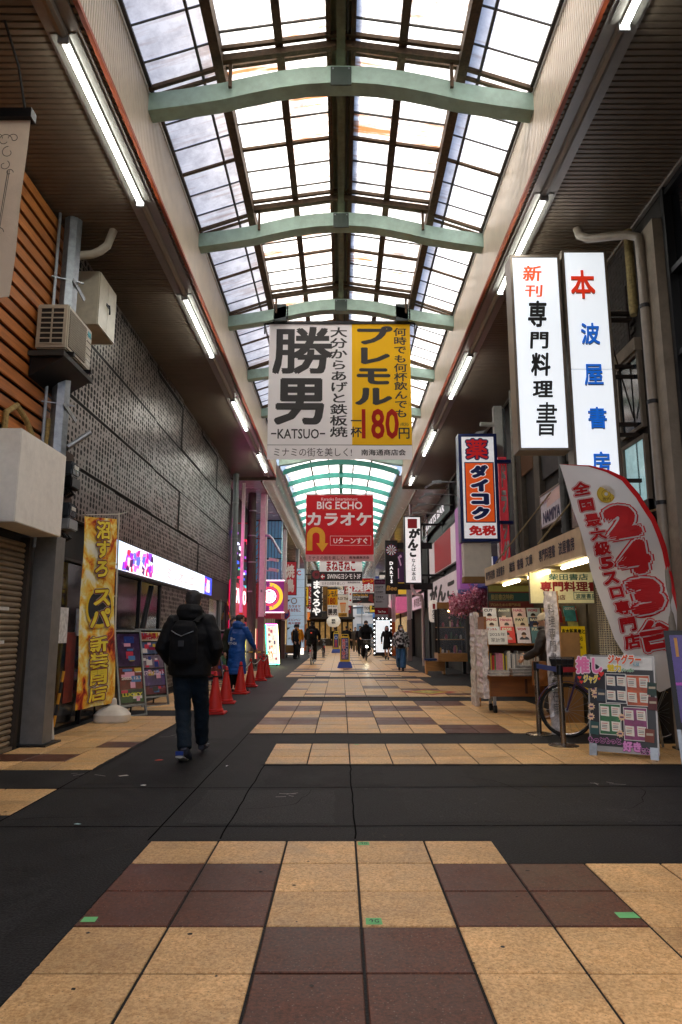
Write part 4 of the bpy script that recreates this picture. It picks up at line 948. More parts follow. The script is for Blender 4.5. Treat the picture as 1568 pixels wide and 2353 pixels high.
# awning
AWN = mt('awning_cloth', 'cdb492', .75, 0, .1, 4, bump=.25, dirt=.35)
aw = thing('shop_awning', 'beige cloth bookshop awning with black lettering on its front valance', 'awning', (3.0, 11.4, 2.3))
m = MB(); m.box(0, .05, -2.95, 2.85, .0, .36, AWN); m.build('valance', aw)
m = MB(); m.box(.05, 1.1, -2.95, -2.9, 0, .36, AWN); m.build('end_valance', aw)
m = MB(); m.add([(0, -2.95, .361), (1.12, -2.95, .62), (1.12, 2.85, .62), (0, 2.85, .361)], [(0, 1, 2, 3), (3, 2, 1, 0)], AWN); m.build('roof_cloth', aw)
m = MB(); m.box(.06, 1.0, -2.8, 2.7, .0, .03, mt('awning_inner', '9a8c52', .7)); m.build('lining', aw)
f = Fr((2.998, 14.25, 2.3), (0, -1, 0))
def adopt_aw(o): o.parent = aw; o.matrix_parent_inverse = Matrix.Translation(-aw.location)
for tx, a, b_ in (('専門料理書', .12, .95), ('波屋書房', 1.08, 1.75), ('雑誌', 2.1, 2.5), ('書籍', 2.65, 3.05), ('文庫', 3.2, 3.6), ('専門料理書', 3.95, 4.75), ('波屋書房', 4.9, 5.55)): adopt_aw(T(None, f, tx, a, .09, b_, .27, KI, .03, w=.003))
f = Fr((3.0, 8.448, 2.3)); o = T(None, f, '波屋書房', .14, .1, .9, .27, KI, .03, w=.003); o.parent = aw; o.matrix_parent_inverse = Matrix.Translation(-aw.location)
WTUBE = mt('warm_tube', 'ffeccb', .4, emit=10., var=0)
for y0 in (-2.7, -.9, .9):
    m = MB(); m.tube([(.2, y0, -.035), (.2, y0 + 1.15, -.035)], .024, 8, WTUBE); m.build('tube_light', aw)
for y0 in (1.9, -1.0):
    m = MB(); m.tube([(.02, y0, .38), (1.05, y0 - .6, 1.75)], .014, 6, mt('old_cord', '8d7c5c', .85)); m.build('stay_rope', aw)
# NAMIYA box sign
f = Fr((3.99, 13.45, 3.36), (0, -1, 0)); t = cabinet('wall_sign', 'small weathered white box sign with hand painted blue capital lettering', 'sign', f, 1.4, .68, .16, mt('aged_white_sign', 'cfc8d2', .5, dirt=.3), FRM, .03)
S = Sign(t, f, 1.4, .68, (335, 60, 540, 490)); S.t('NAMIYA', 360, 290, 515, 440, flat('1c1c4a'), .05, slant=.05); S.t('ギャラリー', 350, 135, 430, 200, flat('8a2a30'), .02)
S.pl([(400, 110), (400, 260), (520, 230), (520, 90)], flat('d8b8b4'), .003)
# shop interior signs
f = Fr((3.02, 11.0, 1.8), (1, 0, 0), (.0, 0, 1)); t = cabinet('shop_sign', 'cream hanging board with dark red lettering under the awning', 'sign', f, 1.15, .52, .03, mt('aged_cream_sign', 'd8cf9e', .6, dirt=.25, emit=.08), mt('old_frame', '6b6256', .7), .012)
S = Sign(t, f, 1.15, .52, (245, 850, 800, 1105))
S.t('柴田書店', 400, 870, 705, 920, flat('1f5a5a'), .03); S.t('専門料理書', 330, 930, 790, 1010, flat('8a1c22'), .05); S.t('特約店', 385, 1035, 520, 1075, flat('7a2a22'), .03); S.t('波屋書房', 600, 1025, 760, 1065, flat('1f5a5a'), .03); S.r(585, 1015, 775, 1072, flat('1f5a5a'), .004, 'outline', t=.008)
f = Fr((3.12, 14.6, 1.62)); t = cabinet('shop_sign', 'dark red and green band sign behind the mesh at the bookshop', 'sign', f, 1.0, .95, .05, mt('sign_darkred', '5a1f1a', .6, emit=.05), DARKM, .015)
S = Sign(t, f, 1.0, .95, (0, 830, 480, 1180)); S.r(6, 836, 474, 965, mt('sign_khaki', '7d7638', .6, emit=.06), .002, 'band'); S.r(6, 975, 474, 1040, mt('sign_green', '23413a', .6, emit=.05), .002, 'band')
YT = flat('a89a60'); S.t('柴田書店特約', 30, 985, 260, 1030, YT, .04); S.t('プロのための専門料理', 20, 1055, 330, 1080, YT, .03); S.t('日本料理・西洋料理・中国', 15, 1095, 380, 1120, YT, .03); S.t('喫茶・スナック・食堂経営', 15, 1135, 400, 1160, YT, .03)
# back wall of the stall and counters
stb = thing('stall_backdrop', 'dim shop interior wall with shelving at the back of the bookshop', 'wall', (0, 0, 0))
m = MB(); m.box(3.55, 4.15, 15.0, 15.15, 0, 2.4, mt('stall_dark', '2a241c', .8)); m.build('panel', stb)
m = MB(); m.box(4.08, 4.15, 9.2, 15, 0, 2.6, mt('stall_side', '4a4232', .8, 0, .3)); m.build('panel', stb)
f = Fr((3.66, 11.5, .35)); t = thing('yellow_poster', 'yellow poster with black Japanese lettering behind the tall wrapped board', 'poster'); S = Sign(t, f, .72, 1.1, (560, 1305, 895, 1700))
m = MB(); m.fbox(f, 0, 0, .72, 1.1, -.02, 0, mt('poster_yellow', 'e2bd18', .5, emit=.06)); m.build('sheet', t)
S.t('吉本新喜劇と', 560, 1320, 740, 1350, KI, .05); S.t('から手帖', 600, 1362, 720, 1392, KI, .02); S.t('109', 655, 1403, 700, 1418, KI, .03); S.t('総出演!', 655, 1422, 715, 1436, KI, .03); S.t('89', 655, 1443, 690, 1456, KI, .03); S.t('13', 655, 1462, 690, 1474, KI, .03); S.t('の', 680, 1530, 780, 1630, KI, .06); S.t('くう', 800, 1420, 870, 1620, flat('4a4216'), .04, vert=True)
# clear ribbed plastic sheet hanging from the awning corner
def mesh_sheet():
    m = bpy.data.materials.new('net_plastic'); m.use_nodes = True; N = m.node_tree.nodes; L = m.node_tree.links
    b = N['Principled BSDF']; b.inputs['Base Color'].default_value = (.75, .66, .45, 1); b.inputs['Roughness'].default_value = .3
    geo = N.new('ShaderNodeNewGeometry'); br = N.new('ShaderNodeTexBrick'); mp = N.new('ShaderNodeMapping'); mp.inputs['Rotation'].default_value = (R(90), 0, 0); L.new(geo.outputs['Position'], mp.inputs[0]); L.new(mp.outputs[0], br.inputs['Vector'])
    br.inputs['Scale'].default_value = 1; br.inputs['Brick Width'].default_value = .028; br.inputs['Row Height'].default_value = .028; br.inputs['Mortar Size'].default_value = .004; br.offset = 0
    mr = N.new('ShaderNodeMapRange'); mr.inputs['To Min'].default_value = .22; mr.inputs['To Max'].default_value = .75; L.new(br.outputs['Fac'], mr.inputs[0]); L.new(mr.outputs[0], b.inputs['Alpha']); return m
NET = mesh_sheet(); m = MB(); n = 12
P = [(3.2 + .9 * i / n, 8.62 + .03 * math.sin(i * 1.7), z) for z in (2.28, 1.5, .75) for i in range(n + 1)]
m.add(P, [(r * (n + 1) + i, r * (n + 1) + i + 1, (r + 1) * (n + 1) + i + 1, (r + 1) * (n + 1) + i) for r in range(2) for i in range(n)], NET); simple('plastic_sheet', 'clear gridded plastic sheet hanging at the near end of the awning', 'sheet', m)
# drugstore sign
NAVY = mt('navy_enamel', '14245c', .35, 0, .06); WSG = mt('sign_white_dim', 'e8e6ea', .4, emit=.16); RDI = mt('sign_red', 'c01c1e', .4, emit=.1); NVI = mt('sign_navy_ink', '16225a', .4, emit=.03)
f = Fr((2.84, 16.0, 3.46)); t = cabinet('drugstore_sign', 'blue framed vertical sign with red and navy lettering on white and orange', 'sign', f, .93, 2.64, .35, WSG, NAVY, .075)
S = Sign(t, f, .93, 2.64, (785, 85, 1205, 1105))
S.t('薬', 868, 138, 1102, 328, RDI, .035, out=NVI, outw=.06, w=.01)
S.r(843, 358, 1165, 930, NVI, .003); S.r(855, 368, 1152, 920, mt('sign_orange', 'e2561a', .4, emit=.14), .0045)
for tx, y0, y1 in (('ダ', 385, 510), ('イ', 520, 640), ('コ', 655, 765), ('ク', 780, 900)): S.t(tx, 905, y0, 1100, y1, NVI, .12, out=WSG, outw=.06, w=.01)
S.t('免税', 870, 955, 1160, 1050, RDI, .07, w=.006)
for zz in (3.9, 5.4): m = MB(); m.box(3.77, 4.12, 16.1, 16.2, zz, zz + .08, NAVY); m.build('bracket', t)
m = MB(); m.box(2.9, 3.55, 16.05, 16.35, 2.63, 3.44, mt('wrapped_plastic', 'dcd4c8', .3, 0, .1, 3, bump=.4, bscale=8)); m.box(2.89, 3.5, 16.02, 16.38, 2.5, 2.64, mt('kraft', '8c6a3e', .7)); simple('wrapped_box_sign', 'box sign wrapped in cloudy plastic below the blue framed sign', 'sign', m)
# arcade column with camera
ac_ = arcade_column(3.95, 16.6, 'white arcade column with floodlight right of the blue framed sign', top=6.98, w=.2, capz=1.2, c1='dcdcd8', c2='8a8884')
m = MB(); m.tube([(-.1, -.05, 6.5), (-.45, -.1, 6.5)], .06, 8, WHITEP); m.build('lamp_arm', ac_)
m = MB(); m.bar((-.42, -.1, 6.25), (-.62, -.35, 5.98), .26, .16, GREYP); m.build('floodlight', ac_)
for x in (.12, .16):
    m = MB(); m.tube([(x, -.11, 1.2), (x, -.11, 6.9)], .015, 6, STEEL); m.build('conduit', ac_)
# gantry of arm lamps
for k, (y, z) in enumerate(((20.6, 5.9), (22.6, 5.92), (24.6, 5.95), (26.6, 5.98))):
    t = thing('arm_lamp', ('grey arm floodlight on the right, highest of four in the row', 'second grey arm floodlight from the top on the right', 'third grey arm floodlight from the top on the right', 'lowest of four grey arm floodlights, over the darts sign')[k], 'floodlight', (4.1, y, z), 0, 'arm floodlights over the right shop')
    m = MB(); m.tube([(0, 0, 0), (-1.1, 0, .03)], .022, 8, GREYP); m.build('arm', t)
    m = MB(); m.bar((-1.0, 0, .03), (-1.28, 0, .0), .1, .1, GREYP); m.bar((-1.2, 0, .01), (-1.5, -.02, -.16), .22, .05, GREYP); m.build('lamp_head', t)
# drugstore and the gnarly restaurant corner
rr2 = thing('restaurant_building', 'black fronted restaurant building on the right beyond the drugstore', 'building', (4.2, 26, 0))
m = MB(); m.box(4.25, 10, 15.62, 60, 0, 9.4, DWALL); m.box(4.15, 4.25, 22, 32.3, 2.3, 6.85, BLACK); ap(rr2, m, 'wall')
for y in (23.2, 27.0, 31.9):
    m = MB(); m.box(4.05, 4.16, y, y + .22, 0, 6.8, BLACK); ap(rr2, m, 'post')
for z in (3.3, 5.3):
    m = MB(); m.box(4.06, 4.16, 23.2, 32, z, z + .2, BLACK); ap(rr2, m, 'beam')
PSG = mt('plain_sign', 'd8cdd0', .45, emit=.06, dirt=.1)
f = Fr((4.04, 31.2, 3.75), (0, -1, 0)); t = cabinet('wall_sign', 'large white wall sign with red square on the right shop front', 'sign', f, 7.6, 1.5, .1, PSG, BLACK, .06); S = Sign(t, f, 7.6, 1.5, (525, 980, 980, 1410)); S.r(635, 1000, 900, 1385, flat('b01c28'), .004)
f = Fr((4.04, 32.0, 2.42), (0, -1, 0)); t = cabinet('wall_sign', 'white wall sign with huge black brushed kana under the red square sign', 'sign', f, 8.4, 1.15, .12, PSG, BLACK, .06); S = Sign(t, f, 8.4, 1.15, (500, 1440, 1000, 1710)); S.t('がんこ', 545, 1500, 960, 1680, KI, .08, slant=.1)
f = Fr((4.0, 33.6, 5.75), (0, -1, 0), (0, 0, 1)); t = cabinet('wall_sign', 'black darts bar sign with white arrow panel, high on the right', 'sign', f, 9.0, .85, .1, BLACK, BLACK, .04); S = Sign(t, f, 9.0, .85, (460, 780, 1100, 935)); S.r(466, 800, 560, 930, flat('d8d4d8'), .004); S.t('B1', 480, 812, 540, 880, KI, .03, vert=True); S.t('↙', 490, 885, 545, 922, KI, .04); S.t('DARTS BAR', 600, 830, 1000, 895, flat('e8e4e8', emit=.2), .06)
def dartboard(S, x, y, r, w=.004):
    for i in range(20):
        S.disc(x, y, r * .78, flat('e8e8ee' if i % 2 else '141418'), w, n=2, a0=i * 18 + 9, a1=i * 18 + 27, r0=r * .12)
        S.disc(x, y, r, flat('2a3ca0' if i % 2 else 'b02a30'), w, n=2, a0=i * 18 + 9, a1=i * 18 + 27, r0=r * .9); S.disc(x, y, r * .9, flat('e8e8ee' if i % 2 else '141418'), w, n=2, a0=i * 18 + 9, a1=i * 18 + 27, r0=r * .78)
    S.disc(x, y, r * .12, flat('b02a30'), w)
dartboard(S, 565, 860, 62)
# hanging vertical signs
f = Fr((2.47, 26.5, 3.2)); t = cabinet('vertical_sign', 'white vertical sign with black brushed kana and red square, right side', 'sign', f, .68, 2.66, .22, mt('sign_lit_soft', 'e6e2e2', .4, emit=.26), BLACK, .045); S = Sign(t, f, .68, 2.66, (272, 842, 440, 1512))
S.r(308, 870, 400, 965, flat('a81c26'), .004)
for tx, x0, y0, x1, y1 in (('が', 315, 965, 425, 1065), ('ん', 305, 1070, 405, 1165), ('こ', 322, 1165, 385, 1250)): S.t(tx, x0, y0, x1, y1, KI, .09, slant=.08)
S.t('なんば本店', 338, 1262, 380, 1480, KI, .03, vert=True)
for z in (3.5, 5.5):
    m = MB(); m.box(3.15, 4.2, 26.6, 26.68, z, z + .08, BLACK); m.build('bracket', t)
f = Fr((1.95, 30.0, 3.0)); t = cabinet('vertical_sign', 'black vertical darts sign with round dartboard, right side', 'sign', f, .55, 2.36, .25, BLACK, BLACK, .02); S = Sign(t, f, .55, 2.36, (95, 1092, 197, 1605))
dartboard(S, 146, 1185, 45); S.t('DARTS', 124, 1285, 165, 1502, flat('e8e8e8', emit=.3), .05, vert=True); S.t('Bee', 102, 1525, 186, 1572, flat('c09a4a'), .04, slant=.15)
for z in (3.2, 5.0):
    m = MB(); m.box(2.5, 4.2, 30.1, 30.2, z, z + .28, BLACK); m.build('bracket', t)
# small lit signs under and beyond
for k, (y0, z0, w, h, tx, lab, c) in enumerate(((39.0, 2.5, 6.0, .8, '寿司割烹', 'small pinkish lit wall sign beyond the white vertical sign', 'c8a8b4'), (39.0, 3.35, 5.0, .6, 'BLUNT', 'faded pink shop sign above the small lit wall sign', 'b07a80'))):
    f = Fr((4.0, y0, z0), (0, -1, 0)); t = cabinet('wall_sign', lab, 'sign', f, w, h, .1, mt('wsg_' + c, c, .45, emit=.2), BLACK, .05); T(t, f, tx, w * .2, h * .2, w * .8, h * .8, flat('5a2a30'), .03)
# white lantern
ln = thing('paper_lantern', 'tall white paper lantern with red mark hanging at the restaurant front', 'lantern', (3.55, 26.5, 2.15))
m = MB(); m.lathe([(.05, -.42), (.13, -.4), (.17, -.3), (.185, 0), (.17, .3), (.13, .4), (.05, .42)], 16, mt('lantern_paper', 'ddd4c8', .7, emit=.12)); smooth_angle(m.build('shade', ln))
f = Fr((3.47, 26.3, 1.85)); o = T(None, f, 'がんこ', 0, 0, .14, .35, KI, .04, vert=True); o.parent = ln; o.matrix_parent_inverse = Matrix.Translation(-ln.location)
m = MB(); m.box(-.05, .05, -.2, -.19, .08, .28, flat('a01c22')); m.build('red_mark', ln)
m = MB(); m.tube([(0, 0, .42), (0, 0, 1.15)], .008, 6, BLACK); m.build('cord', ln)
# shop window with goods
sw = thing('shop_display_window', 'wood framed restaurant display window full of dim goods on the right', 'shop window', (3.15, 22.6, 0))
WDL = mt('light_wood', 'a8773f', .5, 0, .2, 4, stretch=(1, 1, 8))
m = MB(); m.box(0, .95, 0, .06, 2.12, 2.32, WDL); m.build('header', sw)
m = MB(); m.box(0, .95, 0, .9, .42, .68, WDL); m.build('sill', sw)
m = MB(); m.box(.02, .95, .85, .9, .68, 2.12, mt('window_dark', '14110f', .5)); m.build('back_panel', sw)
gm = bpy.data.materials.new('clear_glass'); gm.use_nodes = True; gb_ = gm.node_tree.nodes['Principled BSDF']; gb_.inputs['Alpha'].default_value = .12; gb_.inputs['Roughness'].default_value = .04; gb_.inputs['Base Color'].default_value = (.5, .55, .6, 1)
m = MB(); m.box(.03, .95, .03, .04, .68, 2.12, gm); m.build('glass', sw)
for z in (1.1, 1.5):
    m = MB(); m.box(.05, .95, .45, .84, z, z + .03, WDL); m.build('shelf', sw)
m = MB(); m.box(0, .06, 0, .06, .68, 2.12, BLACK); m.build('post', sw)
m = MB(); m.tube([(.4, .3, 2.05), (.5, .3, 2.05)], .03, 8, mt('warm_bulb', 'ffc878', .4, emit=8.)); m.build('lamp', sw)
rr = random.Random(21)
for i in range(22):
    zz = (.68, 1.13, 1.53)[i % 3]; x = .1 + .8 * rr.random(); y = .2 + .5 * rr.random() if i % 3 == 0 else .5 + .3 * rr.random(); c = rr.choice(('b8872a', '8a2a3a', 'c8c0b0', '3a5a3a', 'a05a7a'))
    m = MB(); r = rr.uniform(.03, .06); h = rr.uniform(.08, .25); m.lathe([(r * .7, 0), (r, h * .4), (r * .9, h * .7), (r * .4, h)], 10, flat(c), (x, y, zz)); smooth_angle(m.build('display_item', sw))
bn_ = thing('wooden_bench', 'low wooden bench with blue seat before the display window', 'bench', (2.75, 22.9, 0))
m = MB(); m.box(0, .7, 0, .35, .44, .5, mt('blue_seat', '1f3a6a', .6)); m.build('seat', bn_)
for x in (.03, .6):
    m = MB(); m.box(x, x + .07, .02, .33, 0, .44, WDL); m.build('leg', bn_)
m = MB(); m.box(.1, .6, .02, .06, .1, .42, WDL); m.build('front_board', bn_)
# grey pillar at drugstore corner
gp = thing('grey_pillar', 'pair of square grey pillars under the pink blossom', 'pillar', (4.2, 21.6, 0))
for x in (-.16, .06):
    m = MB(); m.box(x, x + .2, -.1, .1, .0, 2.3, mt('pillar_grey', '8f8f96', .5, dirt=.2)); m.build('shaft', gp)
m = MB(); m.box(-.2, .3, -.14, .14, 0, .05, DARKM); m.build('plinth', gp)
# drugstore fascia behind
df = thing('drugstore', 'dim drugstore front with navy and white fascia behind blossom', 'shop front', (0, 0, 0))
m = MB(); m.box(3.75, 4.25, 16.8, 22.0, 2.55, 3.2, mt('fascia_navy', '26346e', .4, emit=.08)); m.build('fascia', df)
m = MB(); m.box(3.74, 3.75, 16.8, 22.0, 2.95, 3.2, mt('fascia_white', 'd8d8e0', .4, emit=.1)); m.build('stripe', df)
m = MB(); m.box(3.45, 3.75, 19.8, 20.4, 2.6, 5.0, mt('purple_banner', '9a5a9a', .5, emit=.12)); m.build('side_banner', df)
f = Fr((3.5, 19.78, 2.7)); S = Sign(df, f, .22, 2.2, (0, 0, 22, 220)); S.t('くすり', 2, 10, 20, 190, flat('d02838'), .06, vert=True)
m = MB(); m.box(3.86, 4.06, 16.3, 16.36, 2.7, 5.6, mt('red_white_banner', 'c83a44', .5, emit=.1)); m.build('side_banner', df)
f = Fr((3.87, 16.29, 2.8)); S = Sign(df, f, .18, 2.7, (0, 0, 18, 270)); S.t('ドラッグ', 1, 5, 17, 260, flat('e8e4e4'), .08, vert=True)
# pink blossom garland
bl = thing('blossom_garland', 'dense pink artificial cherry blossom garland over the drugstore entrance', 'flowers', (0, 0, 0))
PK = [mt('petal_' + c, c, .7, 0, .1) for c in ('e79ab0', 'd8788f', 'f2bccb')]
rr = random.Random(4); m = MB()
for i in range(5200):
    t_ = rr.random(); x = 2.95 + 1.35 * t_; zc = 2.0 + .42 * t_ ** .8 + .06 * math.sin(x * 7); y = 18.6 + rr.gauss(0, .18) + .6 * t_; z = zc + rr.gauss(0, .11 + .07 * t_)
    c = Vector((x, y, z)); a = Vector((rr.gauss(0, 1), rr.gauss(0, 1), rr.gauss(0, 1))).normalized(); b2 = a.cross(Vector((rr.gauss(0, 1), rr.gauss(0, 1), rr.gauss(0, 1)))).normalized(); s_ = rr.uniform(.02, .045)
    m.poly([c - a * s_, c + b2 * s_ * .8, c + a * s_, c - b2 * s_ * .8], rr.choice(PK))
o = m.build('blossom', bl); o['kind'] = 'stuff'
m = MB(); m.tube([(2.95, 18.6, 2.0), (3.4, 18.8, 2.25), (4.25, 19.2, 2.45)], .02, 6, mt('twig', '4a2f22', .8)); m.build('branch', bl)
# ================================================================== hanging banners
def cloth_bend(fr, w, h, amp, ph=0.):
    def f(u, v, ww=0.):
        t = 1 - v / h; s = u / w
        return fr.p(u, v, ww + amp * (.25 + t) * math.sin(s * 5.2 + ph) + amp * .5 * math.sin(s * 11 + 2 * t + ph))
    return f
class Cloth(Sign):
    """printed cloth banner: sheet and print follow the same gentle waves"""
    def __init__(s, par, fr, w, h, box, mat, amp=.012, ph=0., nx=24, ny=16):
        Sign.__init__(s, par, fr, w, h, box); s.bd = cloth_bend(fr, w, h, amp, ph)
        m = MB(); m.add([s.bd(w * i / nx, h * j / ny, 0) for j in range(ny + 1) for i in range(nx + 1)],
              [(j * (nx + 1) + i, j * (nx + 1) + i + 1, (j + 1) * (nx + 1) + i + 1, (j + 1) * (nx + 1) + i) for j in range(ny) for i in range(nx)], mat)
        m.build('cloth', par, smooth=True)
    def t(s, *a, **k): return Sign.t(s, *a, bend=s.bd, **k)
    def r(s, x0, y0, x1, y1, mat, w=.004, name='printed_block', t=None):
        (u0, v1), (u1, v0) = s.uv(x0, y0), s.uv(x1, y1)
        if t:
            for q in ((x0, y0, x1, y0 + 3), (x0, y1 - 3, x1, y1), (x0, y0, x0 + 3, y1), (x1 - 3, y0, x1, y1)): s.r(*q, mat, w, 'printed_line')
            return
        nx = max(1, int(14 * (u1 - u0) / s.w)); ny = max(1, int(14 * (v1 - v0) / s.h)); m = MB()
        m.add([s.bd(u0 + (u1 - u0) * i / nx, v0 + (v1 - v0) * j / ny, w) for j in range(ny + 1) for i in range(nx + 1)],
              [(j * (nx + 1) + i, j * (nx + 1) + i + 1, (j + 1) * (nx + 1) + i + 1, (j + 1) * (nx + 1) + i) for j in range(ny) for i in range(nx)], mat)
        return m.build(name, s.par, smooth=True)
    def pl(s, pts, mat, w=.006, name='emblem'):
        m = MB(); m.poly([s.bd(*s.uv(*p), w) for p in pts], mat); return m.build(name, s.par)
def thin(m, c, k):
    """let part of the light through: thin printed cloth"""
    if 'thin' in m.node_tree.nodes: return m
    N = m.node_tree.nodes; L = m.node_tree.links; b = N['Principled BSDF']; o = [n for n in N if n.type == 'OUTPUT_MATERIAL'][0]
    tr = N.new('ShaderNodeBsdfTranslucent'); tr.name = 'thin'; tr.inputs[0].default_value = (*lin(c), 1); mx = N.new('ShaderNodeMixShader'); mx.inputs[0].default_value = k
    L.new(b.outputs[0], mx.inputs[1]); L.new(tr.outputs[0], mx.inputs[2]); L.new(mx.outputs[0], o.inputs[0]); return m
def vinyl(c, key=None): return thin(mt('vinyl_' + c, c, .55, 0, .05, 2.5, spec=.35), c, .55)
thin(MATS['aged_cream_cloth'], 'e0d0bc', .45)
VW, VK = vinyl('f0eeee'), flat('1b1818', .5)
# KATSUO banner
y = 13.72; a, b_ = W(620, 745, y), W(948, 1056, y)
w, h = b_.x - a.x, a.z - b_.z
t = thing('hanging_banner', 'big white and yellow hanging banner with black brushed Japanese lettering', 'banner', (0, 0, 0), 0, 'banners hung across the arcade')
f = Fr((a.x, y, b_.z)); S = Cloth(t, f, w, h, (438, 630, 1332, 1475), VW, .008, .5)
S.r(962, 630, 1332, 1387, vinyl('ffcf1e')); S.r(438, 1386, 1332, 1389, VK, .006, 'printed_line')
S.t('勝', 460, 648, 842, 950, VK, .036, w=.008); S.t('男', 475, 975, 788, 1265, VK, .045, w=.008)
S.t('−KATSUO−', 460, 1290, 795, 1350, VK, .02, w=.008)
S.t('大分からあげと鉄板焼', 822, 648, 935, 1342, VK, .028, vert=True, w=.008)
S.t('プレモル', 975, 640, 1215, 1150, VK, .06, vert=True, w=.008)
S.t('何時でも何杯飲んでも', 1225, 652, 1310, 1222, VK, .028, vert=True, w=.008)
S.t('一杯', 952, 1205, 1022, 1342, VK, .03, vert=True, w=.008); S.t('180', 1022, 1165, 1252, 1350, vinyl('d3301f'), .03, w=.009); S.t('円', 1250, 1282, 1318, 1350, VK, .03, w=.008); S.t('(税別)', 1262, 1250, 1312, 1274, VK, .01, w=.008)
S.t('ミナミの街を美しく!', 480, 1405, 960, 1457, VK, .006, w=.008); S.t('南海通商店会', 1018, 1413, 1292, 1450, VK, .03, w=.008)
m = MB(); m.bar((a.x - .1, y, a.z + .03), (b_.x + .1, y, a.z + .03), .06, .06, DARKM); m.bar((a.x - .1, y, a.z + .03), (a.x - .1, y, a.z - .22), .03, .03, DARKM); m.bar((b_.x + .1, y, a.z + .03), (b_.x + .1, y, a.z - .22), .03, .03, DARKM); m.build('top_rail', t)
for x in (-1.3, 1.3):
    m = MB(); m.box(x - .13, x + .13, y - .13, y + .13, 7.88, 8.26, mt('hanger_steel', '3a4444', .5, .3)); m.box(x - .05, x + .05, y - .03, y + .03, a.z + .05, 7.89, DARKM); m.build('hanger', t)
    m = MB()
    for i in range(4): m.tube([(x + .16, y - .14, 8.2 - .075 * i), (x + .16, y - .14, 8.14 - .075 * i)], .014, 6, DARKM)
    o = m.build('chain', t); o['kind'] = 'stuff'
# BIG ECHO banner
y = 25.0; a, b_ = W(704, 1137, y), W(859, 1290, y); w, h = b_.x - a.x, a.z - b_.z
t = thing('hanging_banner', 'red hanging karaoke banner with white lettering and yellow turn back arrow', 'banner', (0, 0, 0), 0, 'banners hung across the arcade')
f = Fr((a.x, y, b_.z)); VR = vinyl('c2242c'); S = Cloth(t, f, w, h, (850, 465, 1558, 1170), VR, .022, 1.)
S.r(850, 1100, 1558, 1170, VW); VL = flat('faf6f6', .5); VY = flat('f4b42a', .5)
S.t('Karaoke Entertainment', 1010, 495, 1393, 527, VL, .012, w=.009); S.t('BIG ECHO', 965, 537, 1443, 620, VL, .035, w=.009)
S.pl([(1010, 632), (1100, 620), (1200, 614), (1300, 618), (1385, 634), (1300, 624), (1200, 620), (1100, 626)], flat('e88a28'), .009)
S.t('カラオケ', 865, 655, 1540, 795, VL, .05, w=.009)
A = [(862, 1058), (862, 900)] + [(957 + 95 * math.cos(R(d)), 905 - 95 * math.sin(R(d))) for d in range(180, -1, -15)] + [(1052, 980), (1086, 980), (1023, 1072), (960, 980), (994, 980)] + [(957 + 37 * math.cos(R(d)), 905 - 37 * math.sin(R(d))) for d in range(0, 181, 20)] + [(920, 1058)]
u_ = MB(); n_ = len(A); 
def strip(p0, p1, p2, p3): u_.poly([S.bd(*S.uv(*p), .009) for p in (p0, p1, p2, p3)], VY)
strip((862, 1058), (920, 1058), (920, 900), (862, 900))
for d in range(180, 0, -12):
    o1 = [(957 + r * math.cos(R(x)), 905 - r * math.sin(R(x))) for r, x in ((95, d), (37, d), (37, d - 12), (95, d - 12))]; strip(*o1)
strip((994, 900), (994, 985), (1052, 985), (1052, 900)); u_.poly([S.bd(*S.uv(*p), .0095) for p in ((960, 980), (1023, 1072), (1086, 980))], VY); u_.build('arrow', t)
S.r(1105, 903, 1533, 1003, VL, .008, t=1); S.t('Uターンすぐ', 1140, 922, 1495, 985, VL, .035, w=.009)
S.t('ミナミの街を美しく!', 880, 1115, 1258, 1153, VK, .006, w=.009); S.t('南海通商店会', 1303, 1115, 1513, 1143, VK, .03, w=.009)
m = MB(); m.tube([(a.x - .06, y, a.z + .03), (b_.x + .06, y, a.z + .03)], .022, 8, STEEL); m.build('top_rail', t)
for x in (a.x + .1, (a.x + b_.x) / 2, b_.x - .1):
    m = MB(); m.tube([(x, y, a.z + .03), (x, y, 7.6)], .006, 5, STEEL); m.build('hanger', t)
# karaoke white banner
y = 33.0; a, b_ = W(735, 1250, y), W(833, 1347, y); w, h = b_.x - a.x, a.z - b_.z
t = thing('hanging_banner', 'white hanging banner with red rounded kana and black direction band', 'banner', (0, 0, 0), 0, 'banners hung across the arcade')
f = Fr((a.x, y, b_.z)); S = Cloth(t, f, w, h, (988, 1080, 1432, 1428), VW, .02, 2.)
S.t('カラオケ', 1085, 1130, 1300, 1195, vinyl('c02430'), .06, w=.009, out=VK, outw=.05); S.t('まねきねこ', 1060, 1215, 1362, 1305, vinyl('c02430'), .05, w=.012, out=VL, outw=.04)
S.r(988, 1310, 1432, 1385, VK, .007); m = MB()
S.t('●', 998, 1326, 1046, 1374, vinyl('c02430'), .0, w=.009); S.t('←', 1003, 1336, 1042, 1364, VL, .04, w=.011); S.t('SWINGヨシモト3F', 1070, 1325, 1415, 1368, VL, .03, w=.009)
S.t('ミナミの街を美しく!', 1015, 1393, 1250, 1420, VK, .006, w=.009); S.t('南海通商店会', 1280, 1390, 1410, 1405, VK, .03, w=.009)
m = MB(); m.tube([(a.x - .06, y, a.z + .03), (b_.x + .06, y, a.z + .03)], .022, 8, STEEL); m.build('top_rail', t)
for x in (a.x + .1, b_.x - .1):
    m = MB(); m.tube([(x, y, a.z + .03), (x, y, 7.6)], .006, 5, STEEL); m.build('hanger', t)
